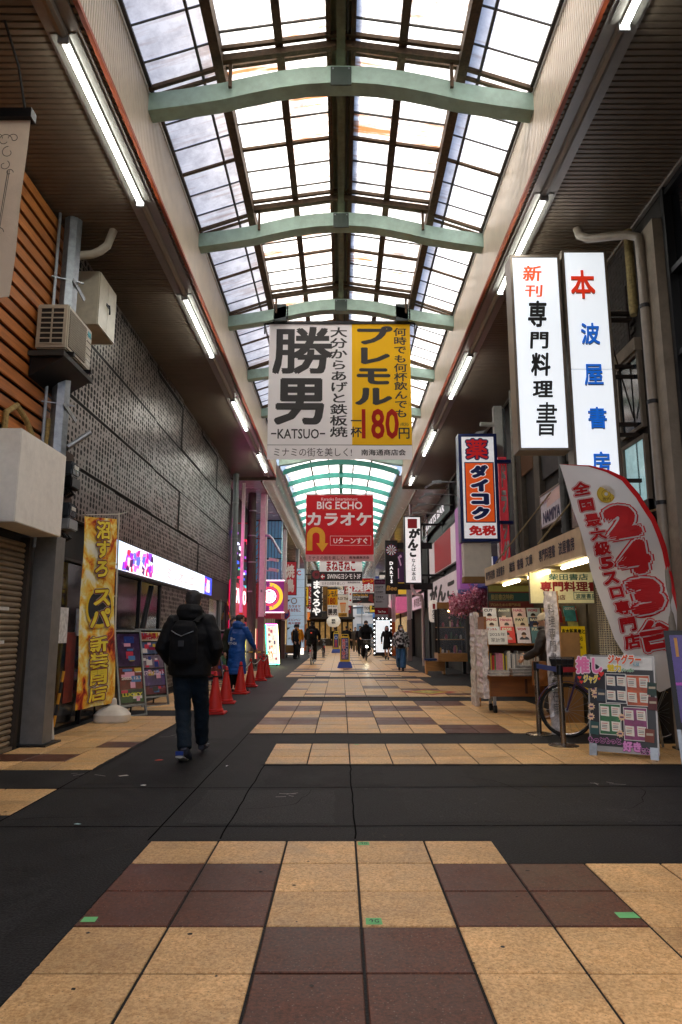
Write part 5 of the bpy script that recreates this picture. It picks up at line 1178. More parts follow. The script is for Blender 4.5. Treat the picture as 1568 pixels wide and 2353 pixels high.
# yakiniku banner
y = 42.0; a, b_ = W(800, 1318, y), W(860, 1392, y)
def fr_at(u0, v0, u1, v1, y): 
    a, b_ = W(u0, v0, y), W(u1, v1, y); return Fr((a.x, y, b_.z)), b_.x - a.x, a.z - b_.z
CS = lambda x, y: ((1150 + x * .38265) / 1.7411, (2150 + y * .38265) / 1.7411)     # crop pixel -> photo pixel
def far_banner(label, box, y, mat, amp=.02, rail=True, group='banners hung across the arcade'):
    (u0, v0), (u1, v1) = CS(box[0], box[1]), CS(box[2], box[3])
    f, w, h = fr_at(u0, v0, u1, v1, y); t = thing('hanging_banner', label, 'banner', (0, 0, 0), 0, group)
    S = Cloth(t, f, w, h, box, mat, amp, y)
    m = MB(); p0, p1 = f.p(-.05, h + .03), f.p(w + .05, h + .03); m.tube([p0, p1], .022, 8, STEEL); m.build('top_rail', t)
    for p in (p0, p1):
        if p.z < 7.5: m = MB(); m.tube([p, (p.x, p.y, 7.6)], .008, 5, STEEL); m.build('hanger', t)
    return S
S = far_banner('red and black hanging grilled beef banner with white characters', (637, 430, 908, 712), 42.0, VW)
S.r(680, 430, 908, 567, VR, .006); S.r(680, 583, 908, 687, VK, .006); S.t('極グレーン', 700, 436, 905, 473, VY, .05, w=.01); S.t('焼肉', 692, 478, 900, 565, VL, .06, w=.012)
S.t('YAKINIKU na WATAMI', 725, 569, 865, 581, vinyl('a02030'), .02, w=.01); S.t('All-You-Can-Eat', 686, 592, 845, 613, VY, .03, w=.012); S.t('JAPANESE PREMIUM', 686, 617, 845, 633, VL, .03, w=.012); S.t('BEEF-BBQ', 686, 640, 762, 655, VL, .03, w=.012)
S.pl([(720, 686), (780, 664), (850, 660), (860, 600), (892, 598), (895, 650), (906, 686)], flat('8a3028'), .01)
for yy in (525, 593, 658): S.pl([(645, yy), (668, yy + 12), (668, yy - 12)], VR, .01)
S.t('ミナミの街を美しく!', 650, 692, 800, 706, VK, .006, w=.01)
S = far_banner('grey luggage storage sign banner with maroon header, behind the darts sign', (910, 440, 1056, 840), 39.0, vinyl('8d8d94'))
S.r(910, 440, 1056, 492, vinyl('5a2040'), .006); S.t('焼免税店', 920, 452, 1040, 480, vinyl('8a5a78'), .03, w=.01); S.r(910, 735, 1056, 805, vinyl('8a1a2a'), .006); S.t('Tax Free', 945, 765, 1030, 788, VL, .02, w=.01)
for tx, a0, a1 in (('日本製行李', 508, 530), ('日本製釣', 560, 582), ('行李寄存', 612, 636), ('¥500~', 662, 684)): S.t(tx, 922, a0, 1005, a1, VK, .03, w=.01)
for tx, a0, a1 in (('Luggage made', 533, 547), ('fishing gear', 585, 598), ('Luggage Storage', 638, 652)): S.t(tx, 924, a0, 1020, a1, VK, .01, w=.01)
S = far_banner('far white and yellow beer banner, twin of the big near one', (422, 522, 527, 828), 52.0, VW)
S.r(422, 522, 527, 708, vinyl('e0a91e'), .006); S.r(422, 522, 527, 545, VK, .007); S.t('レモル', 425, 560, 524, 620, VK, .05, w=.012); S.t('180', 425, 630, 505, 700, vinyl('c03a20'), .04, w=.012); S.t('勝男', 425, 745, 522, 812, VK, .05, w=.012); S.t('からあげ', 428, 712, 522, 732, VK, .03, w=.012)
S = far_banner('far pale banner with bubble tea cup picture under the karaoke banner', (530, 600, 640, 830), 56.0, vinyl('d8cfc0'))
S.t('KOI Thé', 532, 625, 636, 655, flat('5a3a20'), .04, w=.012); S.pl([(550, 690), (562, 785), (605, 785), (615, 690)], flat('c89a6a'), .01); S.pl([(548, 700), (552, 682), (612, 682), (618, 700)], flat('d86a20'), .012); S.r(535, 790, 625, 828, vinyl('c8941c'), .008); S.t('んば店', 540, 796, 618, 822, VK, .04, w=.012)
S = far_banner('small far white banner low under the grilled beef banner', (795, 712, 908, 778), 62.0, VW); S.t('TOI', 802, 725, 860, 755, VK, .04, w=.012); S.t('15', 870, 716, 906, 742, VR, .04, w=.012)
S = far_banner('brown timber coloured vertical hanging sign with faded characters', (372, 512, 420, 770), 50.0, vinyl('7a5a2c')); S.t('鉄板神社', 380, 600, 412, 765, flat('3a2812'), .03, vert=True, w=.012)
S = far_banner('small white hanging notice low in the far arcade', (530, 555, 592, 592), 58.0, VW); S.t('バル', 545, 562, 582, 586, VK, .05, w=.012)
# ================================================================== street furniture, left
# nobori banner
nb = thing('nobori_banner', 'tall orange and yellow flame patterned vertical banner on a white pole', 'banner', (-3.49, 10.8, 0))
m = MB(); n = 20
prof2 = [(.0, 0), (.24, 0), (.26, .03), (.26, .12), (.2, .19), (.1, .24), (.06, .26), (.05, .34), (.03, .36)]
WPL = mt('white_plastic', 'd8d0c2', .45, 0, .08, dirt=.2)
sb = MB()
for (r, z), (r2, z2) in zip(prof2[1:], prof2[2:]):
    ring = lambda r, z: [(r * (abs(math.cos(a)) ** .6) * (1 if math.cos(a) > 0 else -1), r * .8 * (abs(math.sin(a)) ** .6) * (1 if math.sin(a) > 0 else -1), z) for a in [R(15 * k) for k in range(24)]]
    sb.add(ring(r, z) + ring(r2, z2), [(k, (k + 1) % 24, 24 + (k + 1) % 24, 24 + k) for k in range(24)], WPL)
sb.add(ring(.03, .36), [tuple(range(24))], WPL); smooth_angle(sb.build('water_base', nb), 40)
m = MB(); m.tube([(0, 0, .3), (-.04, 0, 1.7), (-.075, 0, 3.24)], .014, 8, WPL); m.tube([(-.075, 0, 3.22), (-.44, -.62, 3.1)], .008, 6, WPL); m.tube([(-.075, 0, 3.22), (.05, 0, 3.25)], .008, 6, WPL); m.build('pole', nb)
def flame_mat():
    m = bpy.data.materials.new('flame_print'); m.use_nodes = True; N = m.node_tree.nodes; L = m.node_tree.links; b = N['Principled BSDF']; b.inputs['Roughness'].default_value = .7
    geo = N.new('ShaderNodeNewGeometry'); mp = N.new('ShaderNodeMapping'); mp.inputs['Rotation'].default_value = (0, R(20), 0); mp.inputs['Scale'].default_value = (3.2, 1.5, 1.3); L.new(geo.outputs['Position'], mp.inputs[0])
    n = N.new('ShaderNodeTexNoise'); n.inputs['Scale'].default_value = 2.0; n.inputs['Detail'].default_value = 7; n.inputs['Roughness'].default_value = .62; n.inputs['Distortion'].default_value = .6; L.new(mp.outputs[0], n.inputs['Vector'])
    cr = N.new('ShaderNodeValToRGB'); e = cr.color_ramp.elements; e[0].position = .31; e[0].color = (.04, .008, .006, 1); e[1].position = .62; e[1].color = (.94, .9, .72, 1)
    for p, c in ((.37, (.38, .02, .01)), (.41, (.7, .14, .02)), (.47, (.88, .45, .03)), (.54, (.92, .74, .2))): x = e.new(p); x.color = (*c, 1)
    L.new(n.outputs[0], cr.inputs[0]); L.new(cr.outputs[0], b.inputs['Base Color']); return m
f = Fr((-3.49 - .38, 10.79 - .64, .25), (.5, .866, 0)); FW, FH = .72, 2.83
def nb_bend(u, v, w=0.):
    t_ = v / FH; x = u * (1 - .12 * t_) + .045 * t_ * 0 - .07 * t_ + .06
    return f.p(x, v - .05 * (1 - u / FW) * 1.0 + .04, w + .025 * math.sin(u * 13 + t_ * 2) * (.4 + .6 * (1 - t_)) + .02 * math.sin(t_ * 9))
b_ = MB(); nx, ny = 14, 40
b_.add([nb_bend(FW * i / nx, FH * j / ny) for j in range(ny + 1) for i in range(nx + 1)], [(j * (nx + 1) + i, j * (nx + 1) + i + 1, (j + 1) * (nx + 1) + i + 1, (j + 1) * (nx + 1) + i) for j in range(ny) for i in range(nx)], flame_mat())
def adopt(o, par): o.parent = par; o.matrix_parent_inverse = Matrix.Translation(-par.location); return o
adopt(b_.build('cloth', None, smooth=True), nb)
S = Sign(None, f, FW, FH, (150, 180, 600, 2160))
YEL = flat('f4dc48', .6); SIL = flat('a9a4a0', .6); RDD = flat('8a2010', .6)
def nbt(tx, x0, y0, x1, y1, vert=True):
    (u0, v1), (u1, v0) = S.uv(x0, y0), S.uv(x1, y1)
    adopt(T(None, f, tx, u0, v0, u1, v1, RDD, .085, vert, .027, bend=nb_bend, name='lettering_outline'), nb); adopt(T(None, f, tx, u0, v0, u1, v1, SIL, .11, vert, .023, bend=nb_bend, name='lettering_halo'), nb); adopt(T(None, f, tx, u0, v0, u1, v1, YEL, .04, vert, .031, bend=nb_bend), nb)
ring_ = MB()
for k in range(36):
    a0, a1 = R(10 * k), R(10 * k + 10); cu, cv = S.uv(395, 1140); ring_.poly([nb_bend(cu + r * .0013 * math.cos(a), cv + r * .00143 * math.sin(a), .02) for r, a in ((215, a0), (215, a1), (178, a1), (178, a0))], flat('f0cc3a'))
for k in range(24):
    a0, a1 = R(15 * k), R(15 * k + 15); ring_.poly([nb_bend(cu, cv, .02), nb_bend(cu + 178 * .0013 * math.cos(a0), cv + 178 * .00143 * math.sin(a0), .02), nb_bend(cu + 178 * .0013 * math.cos(a1), cv + 178 * .00143 * math.sin(a1), .02)], flat('2a2c34'))
adopt(ring_.build('emblem'), nb)
nbt('沼すろ', 300, 210, 480, 830); nbt('ス', 295, 920, 530, 1140); nbt('パ', 270, 1140, 520, 1370); nbt('新装開店', 270, 1440, 480, 2110)
for zz in (.38, .9, 1.4, 1.9, 2.4, 2.85):
    m = MB(); x = -.075 * zz / 3.24; m.box(x - .05, x + .012, -.016, .016, zz, zz + .025, WPL); m.build('loop', nb)
# A-frame poster stands
def poster_stand(label, p0, p1, hgt, seed, blocks):
    """leaning glazed poster stand: foot line p0-p1 on the ground"""
    t = thing('poster_stand', label, 'poster stand', (0, 0, 0), 0, 'leaning poster stands')
    p0, p1 = Vector(p0), Vector(p1); ux = (p1 - p0).normalized(); w = (p1 - p0).length; nrm = ux.cross(Vector((0, 0, 1)))
    uy = (Vector((0, 0, 1)) - nrm * .22).normalized(); f = Fr(p0, ux, uy)
    m = MB()
    for a in ((0, 0, .03, hgt), (w - .03, 0, w, hgt), (.03, hgt - .03, w - .03, hgt), (.03, .16, w - .03, .19), (.03, 0, w - .03, .025)): m.fbox(f, *a, -.02, .012, STEEL)
    m.build('frame', t)
    for u in (.02, w - .04):
        m = MB(); a = f.p(u, hgt * .85, -.02); b2 = p0 + ux * u - nrm * .42; b2.z = .01; m.bar(a, b2, .025, .02, DARKM); m.build('leg', t)
    m = MB(); m.fbox(f, .03, .19, w - .03, hgt - .03, -.012, 0, mt('poster_base_%d' % seed, blocks[0], .25)); m.build('backing', t)
    rr = random.Random(seed); hh = hgt - .24
    for (v0, v1, c) in blocks[1]:
        m = MB(); m.fbox(f, .045, .2 + hh * v0, w - .045, .2 + hh * v1, .0, .003, mt('poster_%s' % c, c, .25, 0, .5, 8)); pq = m.build('poster', t)
        for i in range(7):
            u0 = .05 + (w - .2) * rr.random(); q0 = .21 + hh * (v0 + (v1 - v0) * .8 * rr.random()); m = MB(); m.fbox(f, u0, q0, min(w - .05, u0 + rr.uniform(.06, .2)), min(.2 + hh * v1 - .01, q0 + rr.uniform(.03, .12)), .004 + .001 * i, .005 + .001 * i, flat(rr.choice(('c83a50', 'd8d0d0', '283a80', 'c8a83a', '8a2a4a', '4a7ab0', 'e0a0b8', '303038')), .25)); m.build('printed_block', t)
    for (tx, v0, v1, c) in blocks[2]: T(t, f, tx, .07, .2 + hh * v0, w - .07, .2 + hh * v1, flat(c, .3), .05, w=.015)
    return t
poster_stand('leaning glazed poster stand with dark blue and maroon posters, nearer one', (-3.55, 11.35, 0), (-3.22, 11.75, 0), 1.42, 1, ('15151c', ((.02, .2, '31502c'), (.2, .5, '6a2620'), (.52, .98, '3a2448')), (('2025.12.1', .33, .37, 'd8c8c0'), ('LUCKY', .1, .15, 'd8d040'))))
poster_stand('leaning poster stand with anime style posters under red headline, farther one', (-3.62, 12.85, 0), (-3.25, 13.35, 0), 1.45, 2, ('15151c', ((.02, .14, '5a2030'), (.15, .4, '4a3a6a'), (.42, .62, '7a6a7a'), (.64, .82, '4a5a7a'), (.84, .98, 'd8c8a8')), (('最新台導入', .86, .97, 'a01828'), ('スマートスロット', .3, .38, 'e0c8e0'))))
poster_stand('third poster stand half hidden behind the walking man', (-3.3, 17.3, 0), (-2.95, 17.8, 0), 1.45, 3, ('1c1c24', ((.05, .45, '6a3a30'), (.5, .95, '3a4a6a')), ()))
poster_stand('fourth poster stand behind the man in blue coat', (-3.3, 18.9, 0), (-2.95, 19.4, 0), 1.45, 4, ('1c1c24', ((.05, .45, '3a5a40'), (.5, .95, '7a3a50')), ()))
# window posters at the parlour door
for k, (y, z, w, h, c, lab) in enumerate(((9.7, 1.2, .3, .5, 'd8d8d8', 'white wireless sticker sheet on the dark glass door'), (10.0, .35, .35, 1.0, '7a2a20', 'red picture poster taped inside dark glass behind the flame banner'), (10.3, 1.3, .22, .4, 'c8d0e0', 'pale round mascotless notice on the dark glass door'))):
    m = MB(); m.box(-3.952, -3.949, y, y + w, z, z + h, mt('wp_' + c, c, .4, 0, .4, 15)); tag(m.build('poster'), lab.replace(' mascotless', ''), 'poster')
bk = MB(); bk.tube([(-3.62, 8.95, 0), (-3.78, 8.98, 1.1)], .02, 8, WPL); simple('white_stick', 'white stick leaning on the casing of the steel post', 'stick', bk)
bp_ = thing('barrier_bar', 'folded black and yellow barrier bar leaning behind the white stick', 'barrier bar', (-3.75, 9.2, 0))
for i in range(6):
    m = MB(); m.tube([(.0 + .01 * i, .02 * i, .14 * i), (.01 * (i + 1), .02 * (i + 1), .14 * (i + 1))], .02, 8, flat('d8941c') if i % 2 else BLACK); m.build('band', bp_)
# cones
CONE = mt('cone_red', 'c2231c', .5, 0, .12, 6, dirt=.12)
def cone_mesh():
    b = MB()
    b.lathe([(.145, .045), (.142, .08), (.128, .085), (.025, .69), (.012, .70)], 24, CONE)
    return b
bmc = cone_mesh(); bb = MB(); bb.box(-.19, .19, -.19, .19, 0, .03, CONE)
for sx in (-1, 1):
    for sy in (-1, 1): bb.box(sx * .17 - .03, sx * .17 + .03, sy * .17 - .03, sy * .17 + .03, 0, .012, CONE)
me_c = me_b = None
CP = [(-2.13, 11.92, 0), (-2.23, 13.64, 4), (-2.25, 15.73, -6), (-2.29, 17.72, 3), (-2.30, 19.92, 8), (-2.27, 21.4, -5), (-2.42, 21.9, 0)]
CL = ['nearest red traffic cone, just right of the walking man', 'second red traffic cone, in front of the man in blue coat', 'third red traffic cone, right of the man in blue coat', 'fourth red traffic cone, with rope running to the next', 'fifth red traffic cone along the asphalt strip', 'farthest front red traffic cone by the wooden pole', 'red traffic cone half hidden behind the farthest one']
for k, (x, y, a) in enumerate(CP):
    t = thing('traffic_cone', CL[k], 'traffic cone', (x, y, 0), R(a), 'red cones along the asphalt strip')
    if k == 0:
        o1 = smooth_angle(bmc.build('cone', t), 40); me_c = o1.data; bb2 = MB(); bb2.box(-.19, .19, -.19, .19, 0, .035, CONE); o2 = bevel(bb2.build('base', t), .012); me_b = o2.data
    else: link('cone', me_c, t); link('base', me_b, t)
    m = MB(); m.tube([(0, 0, .6), (0, 0, .625)], .047, 12, BLACK); m.build('rope_collar', t)
    if k in (0, 1): m = MB(); m.add([(.121 - .1185 * 0, -.06, .12), (.125, .06, .12), (.098, .045, .3), (.094, -.045, .3)], [(0, 1, 2, 3)], WHITEP); 
ROPE = mt('striped_rope', 'a8a49a', .8, 0, .4, 40)
for k, (i, j) in enumerate(((2, 3), (3, 4), (4, 5))):
    a, b_ = Vector(CP[i][:2] + (.61,)), Vector(CP[j][:2] + (.61,)); m = MB(); m.tube([a.lerp(b_, t_ / 8) - Vector((0, 0, .09 * math.sin(math.pi * t_ / 8))) for t_ in range(9)], .013, 6, ROPE)
    tag(m.build('rope'), ('pale rope sagging from third cone to fourth cone', 'pale rope sagging from fourth cone to fifth cone', 'pale rope sagging from fifth cone to farthest cone')[k], 'rope', 'ropes between the cones')
bar_ = thing('barrier_bar', 'black and yellow striped bar lying across cones by the wooden pole', 'barrier bar', (0, 0, 0))
for i in range(8):
    m = MB(); m.tube([(-3.3 + .13 * i, 21.95, .74), (-3.17 + .13 * i, 21.95, .74)], .018, 8, flat('d8b81c') if i % 2 else BLACK); m.build('band', bar_)
bar2 = thing('barrier_bar', 'long black and yellow bar leaning on the grey drain pipe', 'barrier bar', (0, 0, 0))
for i in range(10):
    m = MB(); m.tube([(-3.45 - .05 * i, 23.6 + .02 * i, .1 + .24 * i), (-3.5 - .05 * i, 23.62 + .02 * i, .34 + .24 * i)], .02, 8, flat('d8981c') if i % 2 else BLACK); m.build('band', bar2)
# neon framed menu board
nbd = thing('neon_menu_board', 'standing menu board framed by green and pink neon light', 'sign board', (-2.75, 28.5, 0))
f = Fr((-2.98, 28.3, .08), (.5, .5, 0), Vector((-.08, .08, 1))); m = MB(); m.fbox(f, 0, 0, .6, 1.6, -.08, 0, mt('board_side', '15323a', .4)); adopt(m.build('cabinet'), nbd)
m = MB(); m.fbox(f, .04, .04, .56, 1.56, .0, .004, mt('menu_print', 'c8b8a8', .4, 0, .7, 12, emit=.6)); adopt(m.build('menu_sheet'), nbd)
rr = random.Random(8)
for i in range(16):
    m = MB(); u0 = .06 + .36 * rr.random(); v0 = .08 + 1.3 * rr.random(); m.fbox(f, u0, v0, u0 + rr.uniform(.05, .14), v0 + rr.uniform(.05, .16), .005 + .0006 * i, .0055 + .0006 * i, led(rr.choice(('8a3a4a', 'e8e0d0', '3a2a4a', 'b87a3a', 'f4f4ff')), .6)); adopt(m.build('picture'), nbd)
for a, b2, c in (((0, 0), (0, 1.6), '28f0a0'), ((0, 0), (.6, 0), '50ffb0'), ((.6, 0), (.6, 1.6), 'f0e8a0'), ((0, 1.6), (.6, 1.6), 'f050c0')):
    m = MB(); m.tube([f.p(*a, .02), f.p(*b2, .02)], .02, 6, led(c, 5.)); adopt(m.build('neon_edge'), nbd)
f2 = Fr((-3.0, 28.28, .5), (1, 0, 0)); 
for x in (-.3, .1):
    m = MB(); m.tube([(x, .1, .04), (x + .06, .1, .04)], .04, 10, RUBBER); m.build('castor', nbd)
# row of small vending displays behind
vd = thing('capsule_machine', 'lit yellow and red vending display beside the wooden pole', 'vending machine', (-3.75, 28.0, 0))
for i, (c, x) in enumerate((('c8c030', -.3), ('f0dcb0', 0), ('c03040', .35))):
    m = MB(); m.box(x, x + .28, 0, .3, .3, 1.5, mt('vend_' + c, c, .4, 0, .5, 20, emit=.5)); m.build('display_panel', vd)
m = MB(); m.box(-.32, .66, -.02, .4, 0, .3, BLACK); m.build('plinth', vd)
# no-entry board stands
def noentry(label, x, y, s, tx, emblem):
    t = thing('no_entry_stand', label, 'sign stand', (x, y, 0), 0, 'yellow stands in the roadway')
    YP = mt('stand_yellow', 'd9bd1e', .45, 0, .08, dirt=.1); BP = mt('stand_blue', '1c3f9a', .45, 0, .1)
    b_ = MB(); b_.add([(-.3*s, -.22*s, 0), (.3*s, -.22*s, 0), (.3*s, .22*s, 0), (-.3*s, .22*s, 0), (-.22*s, -.14*s, .24*s), (.22*s, -.14*s, .24*s), (.22*s, .14*s, .24*s), (-.22*s, .14*s, .24*s)], [(0,3,2,1),(4,5,6,7),(0,1,5,4),(1,2,6,5),(2,3,7,6),(3,0,4,7)], BP); bevel(b_.build('base', t), .02 * s)
    b_ = MB(); b_.add([(-.19*s, -.1*s, .23*s), (.19*s, -.1*s, .23*s), (.19*s, .1*s, .23*s), (-.19*s, .1*s, .23*s), (-.17*s, -.045*s, 1.2*s), (.17*s, -.045*s, 1.2*s), (.17*s, .045*s, 1.2*s), (-.17*s, .045*s, 1.2*s)], [(0,3,2,1),(4,5,6,7),(0,1,5,4),(1,2,6,5),(2,3,7,6),(3,0,4,7)], YP); bevel(b_.build('board', t), .02 * s)
    b_ = MB(); b_.tube([(-.13*s, 0, 1.19*s), (-.12*s, 0, 1.27*s), (.12*s, 0, 1.27*s), (.13*s, 0, 1.19*s)], .018 * s, 8, YP); smooth_angle(b_.build('handle', t))
    f = Fr((-.14 * s, -.098 * s, .32 * s), (1, 0, 0), (0, .055, .97)); m = MB(); m.fbox(f, 0, 0, .28 * s, .82 * s, .001, .004, flat('24407c')); m.build('sign_face', t)
    if emblem:
        S = Sign(t, f, .28, .82, (0, 0, 28, 82)); S.disc(14, 16, 11, flat('2a5ab0'), .006); S.disc(14, 16, 11, flat('e8e8ec'), .0065, r0=9); S.t(tx, 4, 32, 24, 78, flat('c03a4a'), .04, vert=True, w=.007)
    else:
        T(t, f, tx, .03 * s, .04 * s, .16 * s, .78 * s, flat('d0303a'), .03, vert=True, w=.008); T(t, f, tx, .03 * s, .04 * s, .16 * s, .78 * s, flat('f0e8e8'), .09, vert=True, w=.006, name='lettering_outline'); T(t, f, '午前十一時~翌朝通行禁止', .18 * s, .04 * s, .25 * s, .78 * s, flat('e8e8ec'), .02, vert=True, w=.007)
noentry('yellow no entry stand on blue base in the middle of the arcade', .15, 26.9, 1.0, '車両進入禁止', False)
noentry('farther yellow stand with round blue sign, left of centre', -.32, 46.5, 1.1, '歩行者専用', True)
# video totem
vt = thing('video_totem', 'glowing white advertising totem ringed by round bulbs behind the women', 'advertising totem', (2.25, 37.5, 0))
m = MB(); m.box(-.5, .5, -.1, .15, .1, 2.15, BLACK); m.build('cabinet', vt)
f = Fr((1.88, 37.39, .3)); m = MB(); m.fbox(f, 0, 0, .76, 1.7, 0, .006, mt('totem_white', 'eaf2f8', .4, emit=.25, var=0)); adopt(m.build('screen'), vt)
S = Sign(vt, Fr((-.37, -.105, .3)), .76, 1.7, (958, 872, 1103, 1180)); S.t('まねきの方が', 970, 885, 1092, 905, led('e02020', 1.2), .05, w=.008); S.t('安ない??', 972, 912, 1088, 932, led('e02020', 1.2), .05, w=.008); S.r(975, 940, 1060, 952, led('2a5aa8', .8), .009, 'bar'); S.r(975, 975, 1015, 1010, led('d8c890', 1.), .009, 'bar'); S.r(1060, 965, 1095, 1010, led('e8c840', 1.), .009, 'bar')
for i in range(9):
    for x in (-.45, .45):
        b_ = MB(); b_.lathe([(.01, -.03), (.028, 0), (.01, .03)], 8, led('ffffff', 3.), (x, -.12, .25 + .22 * i)); b_.build('bulb', vt)
for x in (-.22, 0, .22):
    b_ = MB(); b_.lathe([(.01, -.03), (.028, 0), (.01, .03)], 8, led('ffffff', 3.), (x, -.12, 2.09)); b_.build('bulb', vt)
# diamond floor mat
fm = thing('floor_sticker', 'red and yellow diamond shaped floor sticker on the paving at right', 'floor sticker', (0, 0, 0))
c = G(985, 1591); 
for k, (s_, col) in enumerate(((1., 'a02a24'), (.72, 'c8a018'), (.5, '8a7a20'), (.3, 'c0b050'))):
    m = MB(); z = .0105 + .001 * k; m.poly([(c.x - .68 * s_, c.y, z), (c.x, c.y - .75 * s_, z), (c.x + .68 * s_, c.y, z), (c.x, c.y + .75 * s_, z)], mt('mat_' + col, col, .6, 0, .45, 12)); m.build('print', fm)
# ================================================================== street furniture, right
# bookshop cart
WDC = mt('cart_wood', '8a5526', .5, 0, .25, 3, stretch=(.8, 2, 9)); WDD = mt('cart_wood_dark', '4c2c14', .6)
ct = thing('book_cart', 'wooden bookshop display cart on castors holding magazines and books', 'book cart', (2.46, 11.9, 0))
for a, nm in (((0, .04, 0, .55, .28, 1.62), 'side_panel'), ((1.36, 1.40, 0, .55, .28, 1.62), 'side_panel'), ((.04, 1.36, .5, .53, .28, 1.70), 'back_panel'), ((.04, 1.36, .02, .5, .28, .32), 'bottom_board'), ((.04, 1.36, -.12, .5, .60, .635), 'shelf'), ((.04, 1.36, .1, .5, 1.13, 1.16), 'shelf'), ((.04, 1.36, .02, .05, .32, .6), 'front_panel'), ((.0, 1.4, -.13, -.1, .58, .64), 'shelf_lip')):
    m = MB(); m.box(*a, WDC if nm != 'back_panel' else WDD); m.build(nm, ct)
m = MB(); m.box(.66, .70, .0, .02, .33, .58, WDD); m.build('divider', ct)
for x in (.15, 1.2):
    for y in (.08, .42):
        m = MB(); m.tube([(x - .02, y, .07), (x + .03, y, .07)], .065, 14, RUBBER); m.bar((x, y, .12), (x, y, .28), .05, .04, STEEL); m.build('castor', ct)
# magazines: three leaning rows
MC = [('e8e4de', 'CUT'), ('1c1a1a', 'Actors10'), ('d8b8b0', 'NAIL'), ('b8c8cc', 'MORE'), ('c8b060', 'with'),
      ('e6ddcc', 'SPRING'), ('e0b8ae', 'Hanako'), ('d8c8a8', 'PAY'), ('2a3a5c', 'BAILA'), ('7a8a9c', 'LEON'),
      ('dfe4e2', 'リンネル'), ('d83a34', 'ESSE'), ('e4d8dc', 'WOW'), ('5f8a92', 'FUDGE'), ('b84a70', 'NYLON')]
rown = ('top', 'middle', 'bottom'); rr = random.Random(17)
for r in range(3):
    zc = 1.50 - r * .165; yc = 12.18 - .1 * r
    for i in range(5):
        c, tx = MC[r * 5 + i]; w, h = .235, .29
        x = 2.52 + i * .262 + rr.uniform(-.008, .008)
        t = thing('magazine', f'{dict(e8e4de="white").get(c, "")} magazine titled {tx} in the {rown[r]} display row of the cart'.strip(), 'magazine', (x, yc, zc), 0, 'magazines on the cart display')
        f = Fr((0, 0, 0), (1, 0, 0), (0, .3, 1)); m = MB(); m.fbox(f, 0, 0, w, h, -.008, 0, mt('mag_' + c, c, .3, 0, .15, 12)); m.build('cover', t)
        dark = c in ('1c1a1a', '2a3a5c', '5f8a92', 'd83a34'); T(t, f, tx, .02, h * .76, w * (.55 + .06 * len(tx)) if len(tx) < 6 else w - .02, h * .93, flat('e8e4c8' if dark else rr.choice(('b01c28', '1a1a1c', 'b03a60')), .3), .04, w=.002)
        m = MB(); hc = rr.choice(('2a1c16', '1a1416', '4a3224')); cx = w * rr.uniform(.4, .6)       # plain head-and-shoulders print
        pts = [(cx + .085 * math.cos(R(a)), h * .2 + .06 * math.sin(R(a))) for a in range(0, 181, 20)]; m.poly([f.p(u, v, .0015) for u, v in pts], flat(rr.choice(('c8a8a0', '3a3a44', 'a8b8c0', '8a4a44')), .3))
        pts = [(cx + .036 * math.cos(R(a)), h * .47 + .048 * math.sin(R(a))) for a in range(0, 360, 30)]; m.poly([f.p(u, v, .0025) for u, v in pts], flat('d8b49c', .3))
        pts = [(cx + .044 * math.cos(R(a)), h * .49 + .052 * math.sin(R(a))) for a in range(0, 181, 20)]; m.poly([f.p(u, v, .003) for u, v in pts], flat(hc, .3)); m.build('cover_picture', t)
cd_ = thing('handwritten_card', 'white handwritten price card with the year on the bookshop cart', 'card', (2.5, 11.78, 1.15)); f = Fr((2.5, 11.78, 1.15), (1, 0, 0), (0, .2, 1)); m = MB(); m.fbox(f, 0, 0, .33, .24, -.003, 0, WHITEP); adopt(m.build('card'), cd_)
adopt(T(None, f, '2025年', .03, .14, .3, .2, KI, .0, w=.002), cd_); adopt(T(None, f, '家計簿', .05, .04, .28, .11, KI, .0, w=.002), cd_)
# book spines
SPN = ['5a8a9a', '2a6a8a', 'd8b830', 'c02c2c', 'd83a30', '6a9a50'] + ['d88aa0'] * 5 + ['d8c030', '20304a', 'd8c030'] + [rr.choice(('e4e0d8', 'd8d4cc', 'c8c4bc', '8a8a88', 'e8e4e0', 'b8a898', '4a4a4c')) for _ in range(38)]
x = 2.52
for i, c in enumerate(SPN):
    w = rr.uniform(.016, .03) if i > 13 else .024; h = rr.uniform(.34, .40) if i > 13 else rr.uniform(.30, .36)
    if x + w > 3.8: break
    m = MB(); m.box(0, w - .002, 0, .26, 0, h, mt('spine_' + c, c, .4, 0, .15, 40)); o = m.build('book', None, loc=(x, 12.0 + rr.uniform(0, .02), .636)); x += w
    tag(o, {'5a8a9a': 'teal book spine at the left end of the cart shelf', '2a6a8a': 'deep blue book spine beside the teal one on the cart shelf', 'd8b830': 'mustard book spine left of the two red ones on the cart shelf', 'c02c2c': 'dark red book spine on the cart shelf', 'd83a30': 'bright red book spine on the cart shelf', '6a9a50': 'green book spine left of the pink ones on the cart shelf', 'd88aa0': 'one of five equal pink book spines on the cart shelf', 'd8c030': 'yellow book spine right of the pink ones on the cart shelf', '20304a': 'navy book spine between the yellow ones on the cart shelf', 'e4e0d8': 'slim cream book spine in the cart shelf row', 'd8d4cc': 'slim bone coloured book spine in the cart shelf row', 'c8c4bc': 'slim light grey book spine in the cart shelf row', '8a8a88': 'slim mid grey book spine in the cart shelf row', 'e8e4e0': 'slim white book spine in the cart shelf row', 'b8a898': 'slim tan book spine in the cart shelf row', '4a4a4c': 'slim charcoal book spine in the cart shelf row'}[c], 'book', 'books on the cart shelf')
